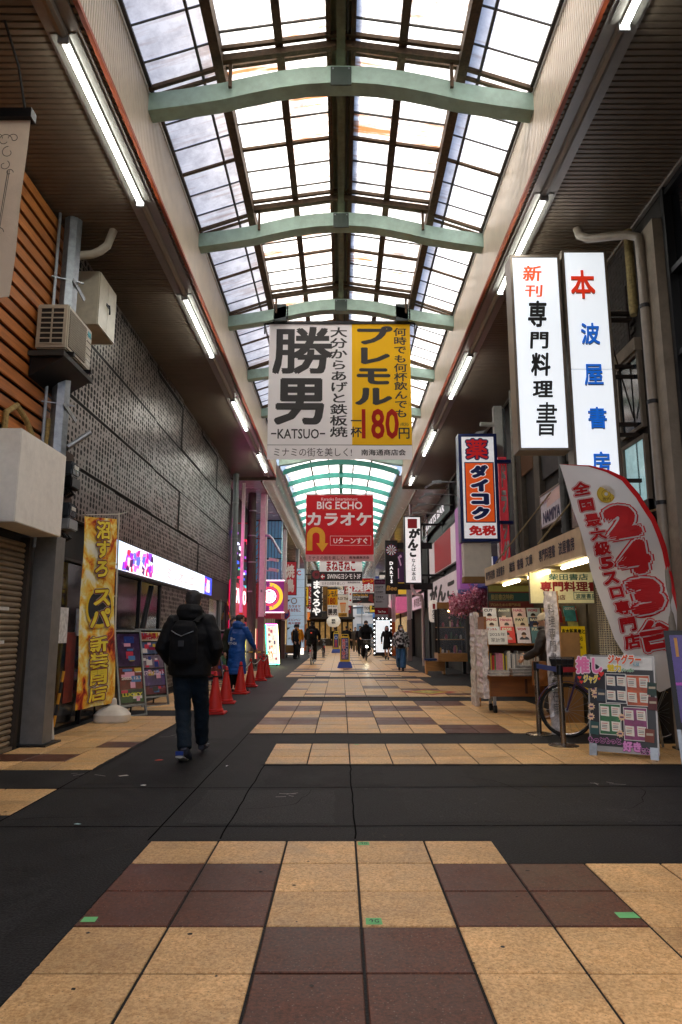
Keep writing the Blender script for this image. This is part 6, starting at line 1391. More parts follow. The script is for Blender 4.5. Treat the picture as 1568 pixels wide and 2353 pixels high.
# wrapped magazine piles on the ledge
PLW = mt('clear_wrap', 'a8a6a4', .12, 0, .5, 9, bump=.8, bscale=22, spec=.8)
for k, (x, y, n, c) in enumerate(((2.48, 11.62, 4, 'b8b0a4'), (2.85, 11.60, 5, '8a8a88'), (3.2, 11.62, 4, '6a6a70'), (3.0, 11.75, 7, '9a9a9a'), (3.45, 11.62, 4, 'a09a90'))):
    t = thing('magazine_pile', ('plastic wrapped magazine pile at the left end of the cart ledge', 'second plastic wrapped magazine pile on the cart ledge', 'middle plastic wrapped magazine pile on the cart ledge', 'taller wrapped magazine pile behind the others on the ledge', 'plastic wrapped magazine pile at the right end of the ledge')[k], 'magazines', (x, y, .636), 0, 'wrapped piles on the cart ledge')
    for i in range(n):
        b_ = MB(); dx, dy = rr.uniform(-.015, .015), rr.uniform(-.015, .015); b_.box(dx, .31 + dx, dy, .24 + dy, .024 * i, .024 * i + .021, PLW if i % 2 else mt('pile_' + c, c, .35, 0, .4, 20)); b_.build('magazine', t)
# plastic covered boards
def wrapped_board(label, p, w, d, h, lean, rz, seed):
    t = thing('wrapped_board', label, 'board', p, rz); rr = random.Random(seed); nx, nz = 5, 26
    m = MB(); V = []; 
    for sgn in (-1, 1):
        for j in range(nz + 1):
            for i in range(nx + 1): V.append((w * (i / nx - .5) + rr.uniform(-.012, .012), sgn * (d / 2 + rr.uniform(0, .02)) + lean * j / nz, h * j / nz))
    N1 = (nx + 1) * (nz + 1); F = []
    for j in range(nz):
        for i in range(nx): a = j * (nx + 1) + i; F.append((a, a + 1, a + nx + 2, a + nx + 1)); F.append((N1 + a + nx + 1, N1 + a + nx + 2, N1 + a + 1, N1 + a))
        for i in (0, nx): a = j * (nx + 1) + i; b = a + nx + 1; F.append((a, b, N1 + b, N1 + a) if i == 0 else (a, N1 + a, N1 + b, b))
    a = nz * (nx + 1); F += [(a + i, a + i + 1, N1 + a + i + 1, N1 + a + i) for i in range(nx)]
    m.add(V, F, mt('crinkled_wrap', 'cfc6c2', .16, 0, .35, 14, bump=1., bscale=16, spec=.9, dirt=.1)); m.build('wrapped_face', t)
    m = MB(); m.bar((w * .5 + .01, lean * 0, 0), (w * .5 + .01, lean, h), .02, d, WDL); m.build('edge', t)
    return t
tb = wrapped_board('tall wrapped board with vertical brush lettering standing by the stanchion', (2.93, 9.6, 0), .17, .1, 1.92, .12, R(-12), 5)
f = Fr((-.06, -.075, .25), (1, 0, 0), (0, .12 / 1.92, 1)); T(tb, f, '料理専門書多数在庫', .01, 0, .10, 1.5, flat('5a5654'), .0, vert=True, w=.014)
wrapped_board('wrapped newspaper board hanging on the left end of the cart', (2.43, 12.0, .25), .1, .32, 1.15, .0, R(6), 6)
wrapped_board('second wrapped board leaning behind the cart at left', (2.52, 13.2, 0), .08, .4, 1.72, -.1, R(0), 7)
# magazines racks farther right
for k, (x, z, c, tx) in enumerate(((3.62, 1.52, '8a2a34', 'SWITCH'), (3.86, 1.54, '4a9aa8', 'GOETHE'), (4.02, 1.53, 'a82424', 'UOMO'), (3.68, 1.36, '6a4a44', 'DANCE'), (3.9, 1.36, 'b8b870', 'JUNON'))):
    t = thing('magazine', f'magazine titled {tx} on the rack above the yellow poster', 'magazine', (x, 11.9 - .04 * (k > 2), z), 0, 'magazines above the yellow poster'); f = Fr((0, 0, 0), (1, 0, 0), (0, .3, 1)); m = MB(); m.fbox(f, 0, 0, .2, .27, -.006, 0, mt('mag_' + c, c, .3, 0, .3, 12)); m.build('cover', t); T(t, f, tx, .02, .2, .18, .25, flat('f0ecec', .3), .04, w=.002)
m = MB(); m.box(3.56, 4.1, 11.7, 12.1, 1.30, 1.34, WDC); m.box(3.56, 4.1, 12.05, 12.1, .0, 1.3, WDD); simple('wall_rack', 'dark wooden magazine rack behind the yellow poster', 'rack', m)
cbx = MB(); cbx.box(3.12, 3.42, 9.95, 10.0, .1, 1.35, mt('cardboard', '9a7448', .8, 0, .12)); simple('cardboard_sheet', 'tall brown cardboard sheet leaning behind the wrapped board', 'cardboard', cbx)
# stanchions
BRZ = mt('bronze_post', '8d8276', .25, .9, .12)
def stanchion(label, x, y):
    t = thing('belt_stanchion', label, 'stanchion', (x, y, 0), 0, 'belt stanchions by the bicycle')
    m = MB(); m.lathe([(.18, 0), (.18, .012), (.15, .022), (.04, .03)], 28, BRZ); smooth_angle(m.build('base', t), 30)
    m = MB(); m.tube([(0, 0, .02), (0, 0, .90)], .034, 16, BRZ); smooth_angle(m.build('post', t))
    m = MB(); m.tube([(0, 0, .84), (0, 0, .955)], .041, 16, DARKM); smooth_angle(m.build('belt_head', t)); return t
s1 = stanchion('nearer bronze belt stanchion with red belt running right', 2.68, 8.58); s2 = stanchion('farther bronze belt stanchion behind, with blue belt', 2.66, 9.53)
m = MB(); m.box(-.008, .004, -.92, -.03, .87, .93, mt('belt_blue', '1a3a80', .7)); m.build('belt', s2)
m = MB(); m.box(.04, .8, -.004, .004, .87, .93, mt('belt_red', '9a1a20', .7)); m.build('belt', s1)
# juggler poster board
pb = thing('standing_poster_board', 'busy black standing board covered with cards and cut-out lettering', 'poster board', (2.78, 7.98, 0))
p0, p1 = Vector((2.78, 7.98, .05)), Vector((3.4, 7.62, .05)); ux = (p1 - p0).normalized(); nrm = ux.cross(Vector((0, 0, 1))); f = Fr(p0, ux, (Vector((0, 0, 1)) - nrm * .2)); BW, BH = (p1 - p0).length, 1.06
S = Sign(None, f, BW, BH, (480, 160, 1240, 1240))
def A(o): return adopt(o, pb)
m = MB(); m.fbox(f, 0, 0, BW, BH, -.03, 0, mt('board_frame', '8f8b86', .35, .8)); A(m.build('frame'))
m = MB(); m.fbox(f, .018, .06, BW - .018, BH - .16, .0, .004, mt('board_black', '141214', .35)); A(m.build('panel'))
m = MB(); m.fbox(f, .03, BH - .16, BW - .03, BH - .02, .0, .004, WHITEP); A(m.build('panel'))
for u in (.03, BW - .06):
    m = MB(); a = f.p(u, BH * .8, -.03); m.bar(a, (a.x - nrm.x * .75, a.y - nrm.y * .75, .012), .03, .02, STEEL); A(m.build('leg'))
    m = MB(); m.fbox(f, u - .03, -.05, u + .05, .08, -.03, .02, STEEL); A(m.build('foot'))
for k, (x0, y0, x1, y1, c) in enumerate(((680, 370, 915, 705, '1c2436'), (915, 380, 1175, 725, 'c0562a'), (600, 712, 845, 1055, '2e6e40'), (870, 740, 1130, 1100, '8a3a6a'))):
    A(S.r(x0, y0, x1, y1, mt('sheet_edge', 'd8d4cc', .4), .006, 'sheet_border')); A(S.r(x0 + 8, y0 + 8, x1 - 8, y1 - 8, mt('sheet_' + c, c, .4, 0, .5, 9), .0075, 'sheet'))
    for j in range(4):
        cx0 = x0 + 15 + (j % 2) * (x1 - x0) * .5; cy0 = y0 + 30 + (j // 2) * (y1 - y0) * .48; A(S.pl([(cx0, cy0), (cx0 + 4, cy0 + 105), (cx0 + 100, cy0 + 112), (cx0 + 97, cy0 + 5)], flat('e8e2d4', .6), .010, 'card'))
        for q, cc in ((22, 'c04a3a'), (45, '504a46'), (62, '504a46'), (82, 'b86a3a')): A(S.r(cx0 + 14, cy0 + q, cx0 + 84 - q % 17, cy0 + q + 7, flat(cc), .0115, 'card_line'))
for (x, y) in ((545, 555), (560, 620), (515, 755), (508, 865), (855, 855), (830, 1035)):
    pts = [(x + (46 if i % 2 else 30) * math.cos(R(i * 20)), y + (46 if i % 2 else 30) * math.sin(R(i * 20))) for i in range(18)]; A(S.pl(pts[::-1], flat('e0bc94'), .013, 'burst')); A(S.r(x - 20, y - 9, x + 20, y + 9, flat('5a2a5a'), .0145, 'burst_mark'))
for (x, y, c) in ((585, 545, '26323e'), (1150, 455, '1e3a30'), (1150, 615, '5a1e1e'), (500, 915, '1c4a48'), (1100, 960, '7a3a2a')):
    A(S.pl([(x, y), (x - 8, y + 140), (x + 90, y + 150), (x + 100, y + 10)], flat(c), .015, 'machine_card')); A(S.r(x + 12, y + 50, x + 85, y + 75, flat('b8a890'), .0165, 'machine_card_line'))
A(S.disc(505, 400, 158, flat('151216'), .016, name='badge')); PKI = flat('ee78ae', .5)
def At(*a, **k):
    o = S.t(*a, **k); A(o)
_ot = Sign.t
def At2(tx, x0, y0, x1, y1, c, bold, oc, ow, w):
    (u0, v1), (u1, v0) = S.uv(x0, y0), S.uv(x1, y1)
    A(T(None, f, tx, u0, v0, u1, v1, oc, bold + ow, False, w, ref=bold, name='lettering_outline')); A(T(None, f, tx, u0, v0, u1, v1, c, bold, False, w + .003))
At2('推し', 345, 185, 655, 380, PKI, .05, flat('f4dce6'), .06, .018); At2('ジャグ', 430, 390, 600, 490, flat('ecd02a'), .05, flat('f4f0e8'), .04, .018)
At2('ジャグラー', 722, 150, 1095, 265, flat('e4571c'), .05, flat('f4f0e8'), .09, .016); At2('魅力', 710, 262, 870, 350, flat('e8c81c'), .05, flat('f4f0e8'), .07, .016); At2('がいっぱい', 872, 305, 1010, 350, flat('2e9a4a'), .03, flat('f4f0e8'), .06, .016); At2('には', 1005, 240, 1072, 278, flat('2aa0b8'), .03, flat('f4f0e8'), .06, .02)
At2('もっともっと', 475, 1090, 835, 1150, KI, .05, flat('c878b4'), .08, .016); At2('好き', 855, 1110, 1050, 1220, flat('d88ac8'), .06, flat('7a3a70'), .06, .016); At2('になる…', 1045, 1170, 1230, 1235, KI, .05, flat('c878b4'), .09, .016)
for (x, y, s_) in ((640, 380, 34), (385, 430, 24), (405, 480, 22), (612, 435, 20)):
    pts = [(x + s_ * 1.0 * math.sin(R(a)) ** 3, y - s_ * (.82 * math.cos(R(a)) - .32 * math.cos(R(2 * a)) - .12 * math.cos(R(3 * a)))) for a in range(0, 360, 20)]; A(S.pl(pts[::-1], flat('d8241c'), .024, 'heart'))
# right edge poster board
eb = thing('standing_poster_board', 'dark framed standing poster board with purple poster cut by right edge', 'poster board', (3.5, 7.35, 0))
f = Fr((3.52, 7.4, .0), (.92, -.38, 0), (0, .12, 1)); m = MB()
for a in ((0, 0, .04, .35), (.7, 0, .74, .35)): m.fbox(f, *a, -.03, .0, STEEL)
m.fbox(f, 0, .35, .74, 1.38, -.035, .0, DARKM); adopt(m.build('frame'), eb)
m = MB(); m.fbox(f, .05, .42, .69, 1.33, .0, .005, mt('poster_violet', '3a2468', .3, 0, .6, 3, emit=.1)); adopt(m.build('poster'), eb)
for q, c in (((.05, .8, .4, .83), 'c85ac8'), ((.12, .95, .5, .97), '7a4ad0'), ((.08, .5, .16, .58), 'd8d0d8'), ((.09, 1.1, .12, 1.3), 'd89a50')):
    m = MB(); m.fbox(f, *q, .006, .008, flat(c)); adopt(m.build('print'), eb)
# feather flag
ff_ = thing('feather_flag', 'tall white feather flag with red edge and big red numerals', 'flag', (4.05, 8.2, 0))
PO = [(2.72, 3.41), (3.08, 3.385), (3.3, 3.32), (3.5, 3.23), (3.68, 3.03), (3.84, 2.74), (3.94, 2.36), (4.0, 1.99), (4.05, 1.6), (4.075, 1.2), (4.07, .8)]   # outer curved edge x,z
PI_ = [(2.72, 3.40), (2.78, 3.18), (2.835, 2.96), (2.9, 2.66), (2.96, 2.36), (3.03, 2.02), (3.125, 1.62), (3.24, 1.28), (3.40, 1.0), (3.6, .75), (3.72, .66)]
FLW = thin(mt('flag_white', 'ebe6e4', .7, 0, .05, 3, bump=.2, bscale=9), 'ebe6e4', .4); FLR = thin(mt('flag_red', 'd41c20', .6, 0, .1, 4), 'd41c20', .3)
def fwave(x, z): return 8.25 + .03 * math.sin(x * 6 + z * 3) + .02 * math.sin(z * 7)
def interp(P, t):
    k = min(len(P) - 2, int(t * (len(P) - 1))); q = t * (len(P) - 1) - k; return (P[k][0] + (P[k + 1][0] - P[k][0]) * q, P[k][1] + (P[k + 1][1] - P[k][1]) * q)
m = MB(); NT, NS = 50, 14; V = []
for i in range(NT + 1):
    a, b_ = interp(PI_, i / NT), interp(PO, i / NT)
    for j in range(NS + 1):
        s_ = j / NS * .94; x, z = a[0] + (b_[0] - a[0]) * s_, a[1] + (b_[1] - a[1]) * s_; V.append((x, fwave(x, z), z))
m.add(V, [(i * (NS + 1) + j, (i + 1) * (NS + 1) + j, (i + 1) * (NS + 1) + j + 1, i * (NS + 1) + j + 1) for i in range(NT) for j in range(NS)], FLW); adopt(m.build('cloth', smooth=True), ff_)
m = MB(); V = []
for i in range(NT + 1):
    a, b_ = interp(PI_, i / NT), interp(PO, i / NT); pk = .006 * math.sin(i * 2.6)
    for s_ in (.93, .97, 1.0): x, z = a[0] + (b_[0] - a[0]) * s_, a[1] + (b_[1] - a[1]) * s_; V.append((x, fwave(x, z) - .006 - (.012 + pk if s_ == .97 else 0), z))
m.add(V, [(i * 3 + j, (i + 1) * 3 + j, (i + 1) * 3 + j + 1, i * 3 + j + 1) for i in range(NT) for j in range(2)], FLR); adopt(m.build('pole_sleeve', smooth=True), ff_)
m = MB(); m.tube([(4.08, 8.24, .02), (4.08, 8.24, 1.2)], .014, 8, STEEL); m.box(3.9, 4.14, 8.1, 8.4, 0, .03, DARKM); adopt(m.build('pole'), ff_)
_o = W(1310, 1150, 8.25)
def flag_txt(tx, u0, v0, u1, v1, skew, rot, bold, chars):
    pass
# lettering laid along the flag's slant: columns of cells measured in the photograph (x centre, y centre, size)
def cell(tx, u, v, wpx, hpx, rot, bold=.05, ow=.07):
    c = W(u, v, 8.25); k = c.y / FPX * 1.02; ca, sa = math.cos(R(rot)), math.sin(R(rot))
    fr = Fr((c.x, 8.25, c.z), (ca, 0, sa), (-sa, 0, ca)); w, h = wpx * k, hpx * k
    def bd(x, y, ww): p = fr.p(x, y, 0); return Vector((p.x, fwave(p.x, p.z) - ww, p.z))
    for col, b2, ww, nm in ((FLR, bold + ow, .006, 'lettering_outline'), (FLW, bold + ow * .55, .009, 'lettering_inline'), (FLR, bold, .012, 'lettering')):
        adopt(T(None, fr, tx, -w / 2, -h / 2, w / 2, h / 2, col, b2, False, ww, bend=bd, ref=bold, name=nm), ff_)
C6 = lambda x, y: ((2000 + x * .46556) / 1.7411, (1900 + y * .46556) / 1.7411)
for tx, x, y, w_, h_ in (('全', 705, 115, 135, 120), ('国', 755, 255, 115, 110), ('最', 805, 385, 125, 115), ('大', 845, 505, 130, 110), ('級', 880, 630, 130, 120), ('5', 925, 755, 110, 105), ('ス', 960, 885, 130, 110), ('ロ', 1005, 1010, 110, 95), ('専', 1050, 1140, 130, 120), ('門', 1095, 1285, 130, 120), ('店', 1135, 1430, 135, 125)):
    u, v = C6(x, y); cell(tx, u, v, w_ * .29, h_ * .262, 9)
for tx, x, y, w_, h_ in (('2', 1045, 400, 250, 270), ('4', 1150, 710, 240, 270), ('3', 1250, 1040, 260, 290), ('台', 1345, 1375, 250, 240)):
    u, v = C6(x, y); cell(tx, u, v, w_ * .30, h_ * .285, 9, .10 if tx != '台' else .06, .07)
u, v = C6(912, 165); c = W(u, v, 8.25)
for r0, r1, col, ww in ((0, .112, 'c8a024', .008), (.022, .098, 'd8b840', .010), (0, .022, 'd8d4d0', .012), (.05, .056, '9a7a18', .012)):
    m = MB()
    for k in range(24):
        a0, a1 = R(15 * k), R(15 * k + 15); q = [(r1, a0), (r1, a1), (r0, a1), (r0, a0)] if r0 else [(r1, a0), (r1, a1), (0, a0)]; m.poly([(c.x + r * math.cos(a), fwave(c.x, c.z) - ww, c.z + r * math.sin(a)) for r, a in q], flat(col, .4))
    adopt(m.build('coin_emblem'), ff_)
fr = Fr((c.x - .05, fwave(c.x, c.z), c.z - .085)); adopt(T(None, fr, '五円', 0, 0, .1, .035, flat('7a5a10'), .02, w=.014), ff_)
# ================================================================== people
def melt(mb, voxel, it=6, folds=0., fscale=7., seed=0, mats=None):
    """fuse overlapping lofts into one continuous surface, smooth it, add cloth folds"""
    me = bpy.data.meshes.new('tmp'); me.from_pydata(mb.v, [], mb.f); o = bpy.data.objects.new('tmp', me); COL.objects.link(o)
    bm = bmesh.new(); bm.from_mesh(me); bmesh.ops.recalc_face_normals(bm, faces=bm.faces[:]); bm.to_mesh(me); bm.free()
    r = o.modifiers.new('r', 'REMESH'); r.mode = 'VOXEL'; r.voxel_size = voxel; r.use_smooth_shade = True
    s = o.modifiers.new('s', 'SMOOTH'); s.factor = .5; s.iterations = it
    dg = bpy.context.evaluated_depsgraph_get(); out = bpy.data.meshes.new_from_object(o.evaluated_get(dg))
    bpy.data.objects.remove(o); bpy.data.meshes.remove(me)
    if folds:
        off = Vector((seed * 3.1, seed * 1.7, 0))
        N = [v.normal.copy() for v in out.vertices]
        for v, n in zip(out.vertices, N):
            p = v.co; a = mnoise.noise(Vector((p.x * fscale * .8, p.y * fscale * .8, p.z * fscale * 2.1)) + off) + .6 * mnoise.noise(Vector((p.x * fscale * 2, p.y * fscale * 2, p.z * fscale * 3.6)) + off)
            v.co = p + n * (a * folds)
    out.polygons.foreach_set('use_smooth', [True] * len(out.polygons)); out.update()
    return out
def place(name, me, mat, par):
    me.materials.clear(); me.materials.append(mat); return link(name, me, par)
SKIN = mt('skin', 'c99c80', .5, 0, .06, 30, spec=.35); HAIRB = mt('hair_black', '141110', .55, 0, .3, 60, bump=.5, bscale=120)
STAND = dict(hip=(.09, 0, .90), knee=(.095, .02, .49), ankle=(.095, -.03, .09), sh=(.185, -.01, 1.40), el=(.245, -.03, 1.12), wr=(.25, .06, .88))
def J(pose, k, s):
    """joint k on side s (-1 left, 1 right)"""
    q = pose.get(k + ('R' if s > 0 else 'L'))
    if q: return Vector(q)
    b = pose.get(k) or STAND[k]; return Vector((b[0] * s, b[1], b[2]))
def hand(mb, wr, el, s, grip=False):
    d = (wr - el).normalized(); side = Vector((s, 0, 0)); side = (side - d * side.dot(d)).normalized(); f = d.cross(side).normalized() * (1 if s > 0 else -1)
    p = wr + d * .045; mb.tube([wr - d * .02, p, wr + d * .09], [(.026, .02), (.04, .02), (.038, .017)], 10)
    for i, (o, l) in enumerate(((-.03, .062), (-.01, .074), (.01, .07), (.029, .055))):
        b = wr + d * .085 + f * o; cur = side * (-.5 if not grip else -1.2); c1 = b + d * l * .5 + cur * .008; c2 = c1 + (d * .7 + cur * .5).normalized() * l * .55
        mb.tube([b - d * .02, c1, c2], [.0095, .009, .0075], 8)
    b = wr + d * .03 + f * -.035; mb.tube([b, b + (d * .6 + f * -.7).normalized() * .04, b + (d * 1. + f * -.5).normalized() * .065], [.012, .011, .008], 8)
def head_loft(mb, c, tilt=0., turn=0.):
    M_ = Matrix.Translation(c) @ Matrix.Rotation(turn, 4, 'Z') @ Matrix.Rotation(tilt, 4, 'X')
    sub = MB(); P = [(0, .02, -.125), (0, .022, -.10), (0, .012, -.06), (0, 0, -.01), (0, -.005, .04), (0, -.01, .08), (0, -.012, .108), (0, -.012, .118)]
    Rr = [(.026, .03), (.045, .06), (.062, .083), (.072, .094), (.075, .097), (.068, .088), (.045, .06), (.015, .02)]
    sub.tube(P, Rr, 16)
    sub.tube([(0, .085, -.005), (0, .108, -.038), (0, .088, -.05)], [.008, .015, .01], 8)          # nose
    sub.tube([(-.03, .084, -.075), (0, .092, -.075), (.03, .084, -.075)], [.007, .011, .007], 8)   # lips
    sub.tube([(-.045, .08, .022), (0, .092, .026), (.045, .08, .022)], [.008, .012, .008], 8)      # brow
    for s in (-1, 1): sub.tube([(s * .072, -.015, -.045), (s * .08, -.018, -.01), (s * .076, -.02, .022)], [(.008, .013), (.01, .019), (.008, .014)], 8)
    mb.add([M_ @ Vector(v) for v in sub.v], sub.f); return M_
def figure(label, loc, rz, h, pose, jacket, trousers, hair=HAIRB, shoes=None, voxel=.012, group=None, hood=False, coat=None, skirt=None, bulk=1., hat=None, mask=False, hairlong=False, bare=False, hands=True, seed=1, name='person', folds=.007):
    t = thing(name, label, 'person', loc, rz, group); t.scale = (h / 1.72,) * 3
    lean = Vector(pose.get('lean', (0, 0, 0))); pel = Vector(pose.get('pelvis', (0, 0, .92))); ch = pel + Vector((0, 0, .36)) + lean * .6; nk = pel + Vector((0, 0, .56)) + lean; hd = nk + Vector((0, .02, .135)) + Vector(pose.get('headoff', (0, 0, 0)))
    dz = nk - Vector((0, 0, 1.48))
    def sh(s): return J(pose, 'sh', s) + dz
    bd = MB()
    bd.tube([pel - Vector((0, 0, .06)), pel, pel.lerp(ch, .5), ch, ch.lerp(nk, .6), nk, nk + Vector((0, .01, .05))], [(.13, .09), (.155, .11), (.135, .095), (.155, .11), (.12, .08), (.06, .058), (.055, .055)], 14)
    Mh = head_loft(bd, hd, pose.get('tilt', 0.), pose.get('turn', 0.))
    bd.tube([nk - Vector((0, 0, .02)), hd - Vector((0, .01, .05))], [.056, .054], 10)
    for s in (-1, 1):
        a, k, n = J(pose, 'hip', s), J(pose, 'knee', s), J(pose, 'ankle', s)
        bd.tube([a + Vector((0, 0, .03)), a.lerp(k, .5), k, k.lerp(n, .35), n], [.075, .068, .052, .052, .036], 10)
        S_, E, Wr = sh(s), J(pose, 'el', s) + dz, J(pose, 'wr', s) + dz
        bd.tube([S_, S_.lerp(E, .5), E, E.lerp(Wr, .4), Wr], [.05, .044, .037, .036, .025], 10)
        if hands: hand(bd, Wr, E, s, pose.get('grip', False))
    place('body', melt(bd, .0095 if voxel < .0135 else .0115, 3), SKIN, t)
    b = bulk
    jk = MB(); zb = coat if coat is not None else .84
    low = pel + Vector((0, 0, zb - .92))
    if coat is not None and coat < .8: jk.tube([low, low.lerp(pel, .5), pel, pel.lerp(ch, .5), ch, ch.lerp(nk, .62), nk], [(.23 * b, .19 * b), (.21 * b, .165 * b), (.195 * b, .15 * b), (.175 * b, .135 * b), (.19 * b, .145 * b), (.15 * b, .105 * b), (.07, .07)], 18)
    else: jk.tube([low, pel + Vector((0, 0, .03)), pel.lerp(ch, .5), ch, ch.lerp(nk, .62), nk], [(.185 * b, .145 * b), (.185 * b, .145 * b), (.178 * b, .14 * b), (.195 * b, .15 * b), (.155 * b, .11 * b), (.07, .07)], 18)
    for s in (-1, 1):
        S_, E, Wr = sh(s), J(pose, 'el', s) + dz, J(pose, 'wr', s) + dz
        jk.tube([S_ + Vector((-.05 * s, 0, 0)), S_, S_.lerp(E, .5), E, E.lerp(Wr, .5), Wr], [.075 * b, .078 * b, .072 * b, .062 * b, .055 * b, .042 * b], 12)
    if hood: jk.tube([nk + Vector((0, -.09, -.05)), nk + Vector((0, -.085, .03)), nk + Vector((0, -.06, .085))], [(.13, .07), (.15, .1), (.125, .085)], 14); jk.tube([nk + Vector((x, y, .02)) for x, y in ((-.1, -.02), (-.07, .07), (0, .1), (.07, .07), (.1, -.02))], .045, 8)
    else: jk.tube([nk + Vector((0, 0, -.03)), nk + Vector((0, 0, .035))], [(.085, .085), (.075, .075)], 14)
    place('jacket', melt(jk, voxel, 5, folds, 6., seed), jacket, t)
    if skirt:
        sk = MB(); sk.tube([pel + Vector((0, 0, -.42)), pel + Vector((0, 0, -.1)), pel + Vector((0, 0, .06))], [(.2, .16), (.185, .14), (.16, .12)], 16); place('skirt', melt(sk, voxel, 4, .006, 6., seed + 3), skirt, t)
    if trousers:
        tr = MB(); tr.tube([pel + Vector((0, 0, -.09)), pel, pel + Vector((0, 0, .08))], [(.15, .115), (.168, .125), (.15, .11)], 16); wl = pose.get('flare', 1.)
        for s in (-1, 1):
            a, k, n = J(pose, 'hip', s), J(pose, 'knee', s), J(pose, 'ankle', s)
            tr.tube([a + Vector((0, 0, .04)), a.lerp(k, .5), k, k.lerp(n, .5), n + Vector((0, 0, .005))], [.105, .1, .085 * (.5 + .5 * wl), .08 * wl, .075 * wl], 12)
        place('trousers', melt(tr, voxel, 4, folds * .9, 9., seed + 5), trousers, t)
    for s in (-1, 1):
        n = J(pose, 'ankle', s); toe = pose.get('toe' + ('R' if s > 0 else 'L')); toe = Vector(toe) if toe else n + Vector((.015 * s, .17, -.06))
        d = (toe - n); heel = n - Vector((d.x, d.y, 0)).normalized() * .045 + Vector((0, 0, -.05)); 
        if d.z > -.03 or toe.z - n.z < -.09: heel = n + (n - toe).normalized() * .05
        so = MB(); so.tube([n + Vector((0, 0, .03)), n + Vector((0, 0, -.02)), heel.lerp(toe, .2)], [.045, .05, .045], 10); so.tube([heel, heel.lerp(toe, .35), heel.lerp(toe, .75), toe + (toe - heel).normalized() * .04], [(.036, .034), (.042, .042), (.047, .034), (.03, .02)], 12)
        place('shoe', melt(so, .011, 3), shoes or mt('shoe_dark', '191616', .5), t)
    if hair:
        hm = MB(); hm.tube([(0, -.03, -.05), (0, -.032, 0), (0, -.024, .05), (0, -.015, .09), (0, -.01, .122), (0, -.01, .13)], [(.066, .068), (.081, .083), (.085, .098), (.078, .093), (.048, .058), (.012, .012)], 16)
        hm.tube([(-.05, .06, .085), (0, .075, .09), (.05, .06, .085)], [.02, .026, .02], 8)
        if hairlong:
            hm.tube([(0, -.05, -.2), (0, -.055, -.1), (0, -.04, 0)], [(.09, .05), (.1, .06), (.085, .07)], 14)
            for s in (-1, 1): hm.tube([(s * .085, .0, -.17), (s * .09, .0, -.05), (s * .07, .02, .06)], [.025, .028, .025], 8)
        hm.v = [tuple(Mh @ Vector(v)) for v in hm.v]; place('hair', melt(hm, .01, 4, .004, 30., seed), hair, t)
    if hat:
        hm = MB(); hm.tube([(0, -.012, .03), (0, -.012, .06), (0, -.015, .11), (0, -.015, .145), (0, -.015, .152)], [(.092, .11), (.094, .112), (.082, .098), (.045, .05), (.01, .01)], 18); hm.tube([(0, -.01, .022), (0, -.01, .058)], [(.098, .116), (.098, .116)], 18)
        hm.v = [tuple(Mh @ Vector(v)) for v in hm.v]; place('hat', melt(hm, .009, 3), hat, t)
    for s in (-1, 1):
        e = MB(); e.lathe([(.003, -.008), (.011, -.004), (.012, 0), (.011, .004), (.003, .008)], 10, mt('eye_dark', '0c0808', .25)); e.v = [tuple(Mh @ (Vector(v) + Vector((s * .031, .083, .002)))) for v in e.v]; e.build('eye', t, smooth=True)
    if mask:
        mm = MB(); mm.tube([(0, .05, -.1), (0, .062, -.07), (0, .06, -.03), (0, .05, -.015)], [(.045, .04), (.062, .05), (.06, .052), (.05, .045)], 14); mm.v = [tuple(Mh @ Vector(v)) for v in mm.v]; place('face_mask', melt(mm, .009, 2), mask, t)
    return t, dict(pel=pel, ch=ch, nk=nk, hd=hd)
BLKC = fabric('0c0c0e'); NAVYC = fabric('12141c'); DEN = mt('denim_dark', '18242e', .8, 0, .3, 14, bump=.4, bscale=60, spec=.25)
# ---- walking man in the foreground
man = dict(pelvis=(0, 0, .94), hipL=(-.085, 0, .92), kneeL=(-.065, .03, .50), ankleL=(.015, -.13, .13), toeL=(.02, .03, .03), hipR=(.085, 0, .92), kneeR=(.075, .23, .53), ankleR=(.045, .42, .12), toeR=(.05, .6, .06), el=(.30, -.05, 1.13), wr=(.225, .10, .96), turn=R(22), tilt=R(-4))
p = G(436, 1752)
t, jj = figure('man in black padded jacket with backpack walking away along the asphalt', (p.x - .06, p.y + .12, 0), R(-4), 1.77, man, mt('padded_black', '0b0b0d', .7, 0, .25, 20, bump=.5, bscale=30, spec=.3), DEN, hair=mt('hair_grey', '2c2a2a', .6, 0, .5, 80, bump=.5, bscale=140), shoes=mt('trainer', '4a4a52', .6, 0, .6, 25), voxel=.011, hood=True, bulk=1.24, seed=3, hands=False, folds=.009)
bpk = MB(); bpk.tube([(0, -.235, 1.0), (0, -.25, 1.05), (0, -.255, 1.2), (0, -.245, 1.36), (0, -.225, 1.42)], [(.13, .06), (.15, .085), (.15, .09), (.135, .08), (.1, .05)], 18)
place('backpack', melt(bpk, .011, 4, .004, 9., 9), fabric('111113'), t)
zp = MB(); zp.tube([(-.11, -.337, 1.33), (-.06, -.352, 1.30), (0, -.358, 1.275), (.06, -.352, 1.30), (.12, -.335, 1.325)], .005, 6, STEEL); zp.build('zip', t); zp = MB(); zp.box(-.028, .028, -.36, -.353, 1.17, 1.23, flat('2c2c30')); zp.build('logo_patch', t)
for s in (-1, 1):
    m = MB(); m.tube([(s * .1, -.22, 1.42), (s * .13, -.13, 1.475), (s * .13, -.02, 1.5), (s * .14, .1, 1.44)], [(.03, .012)] * 4, 8, BLKC); smooth_angle(m.build('backpack_strap', t))
sl_ = MB(); sl_.tube([(-.02, -.185, .065), (-.02, -.06, .012), (-.02, .07, .006)], [(.045, .012), (.048, .012), (.04, .010)], 10, flat('c8bfb0')); smooth_angle(sl_.build('shoe_sole', t))
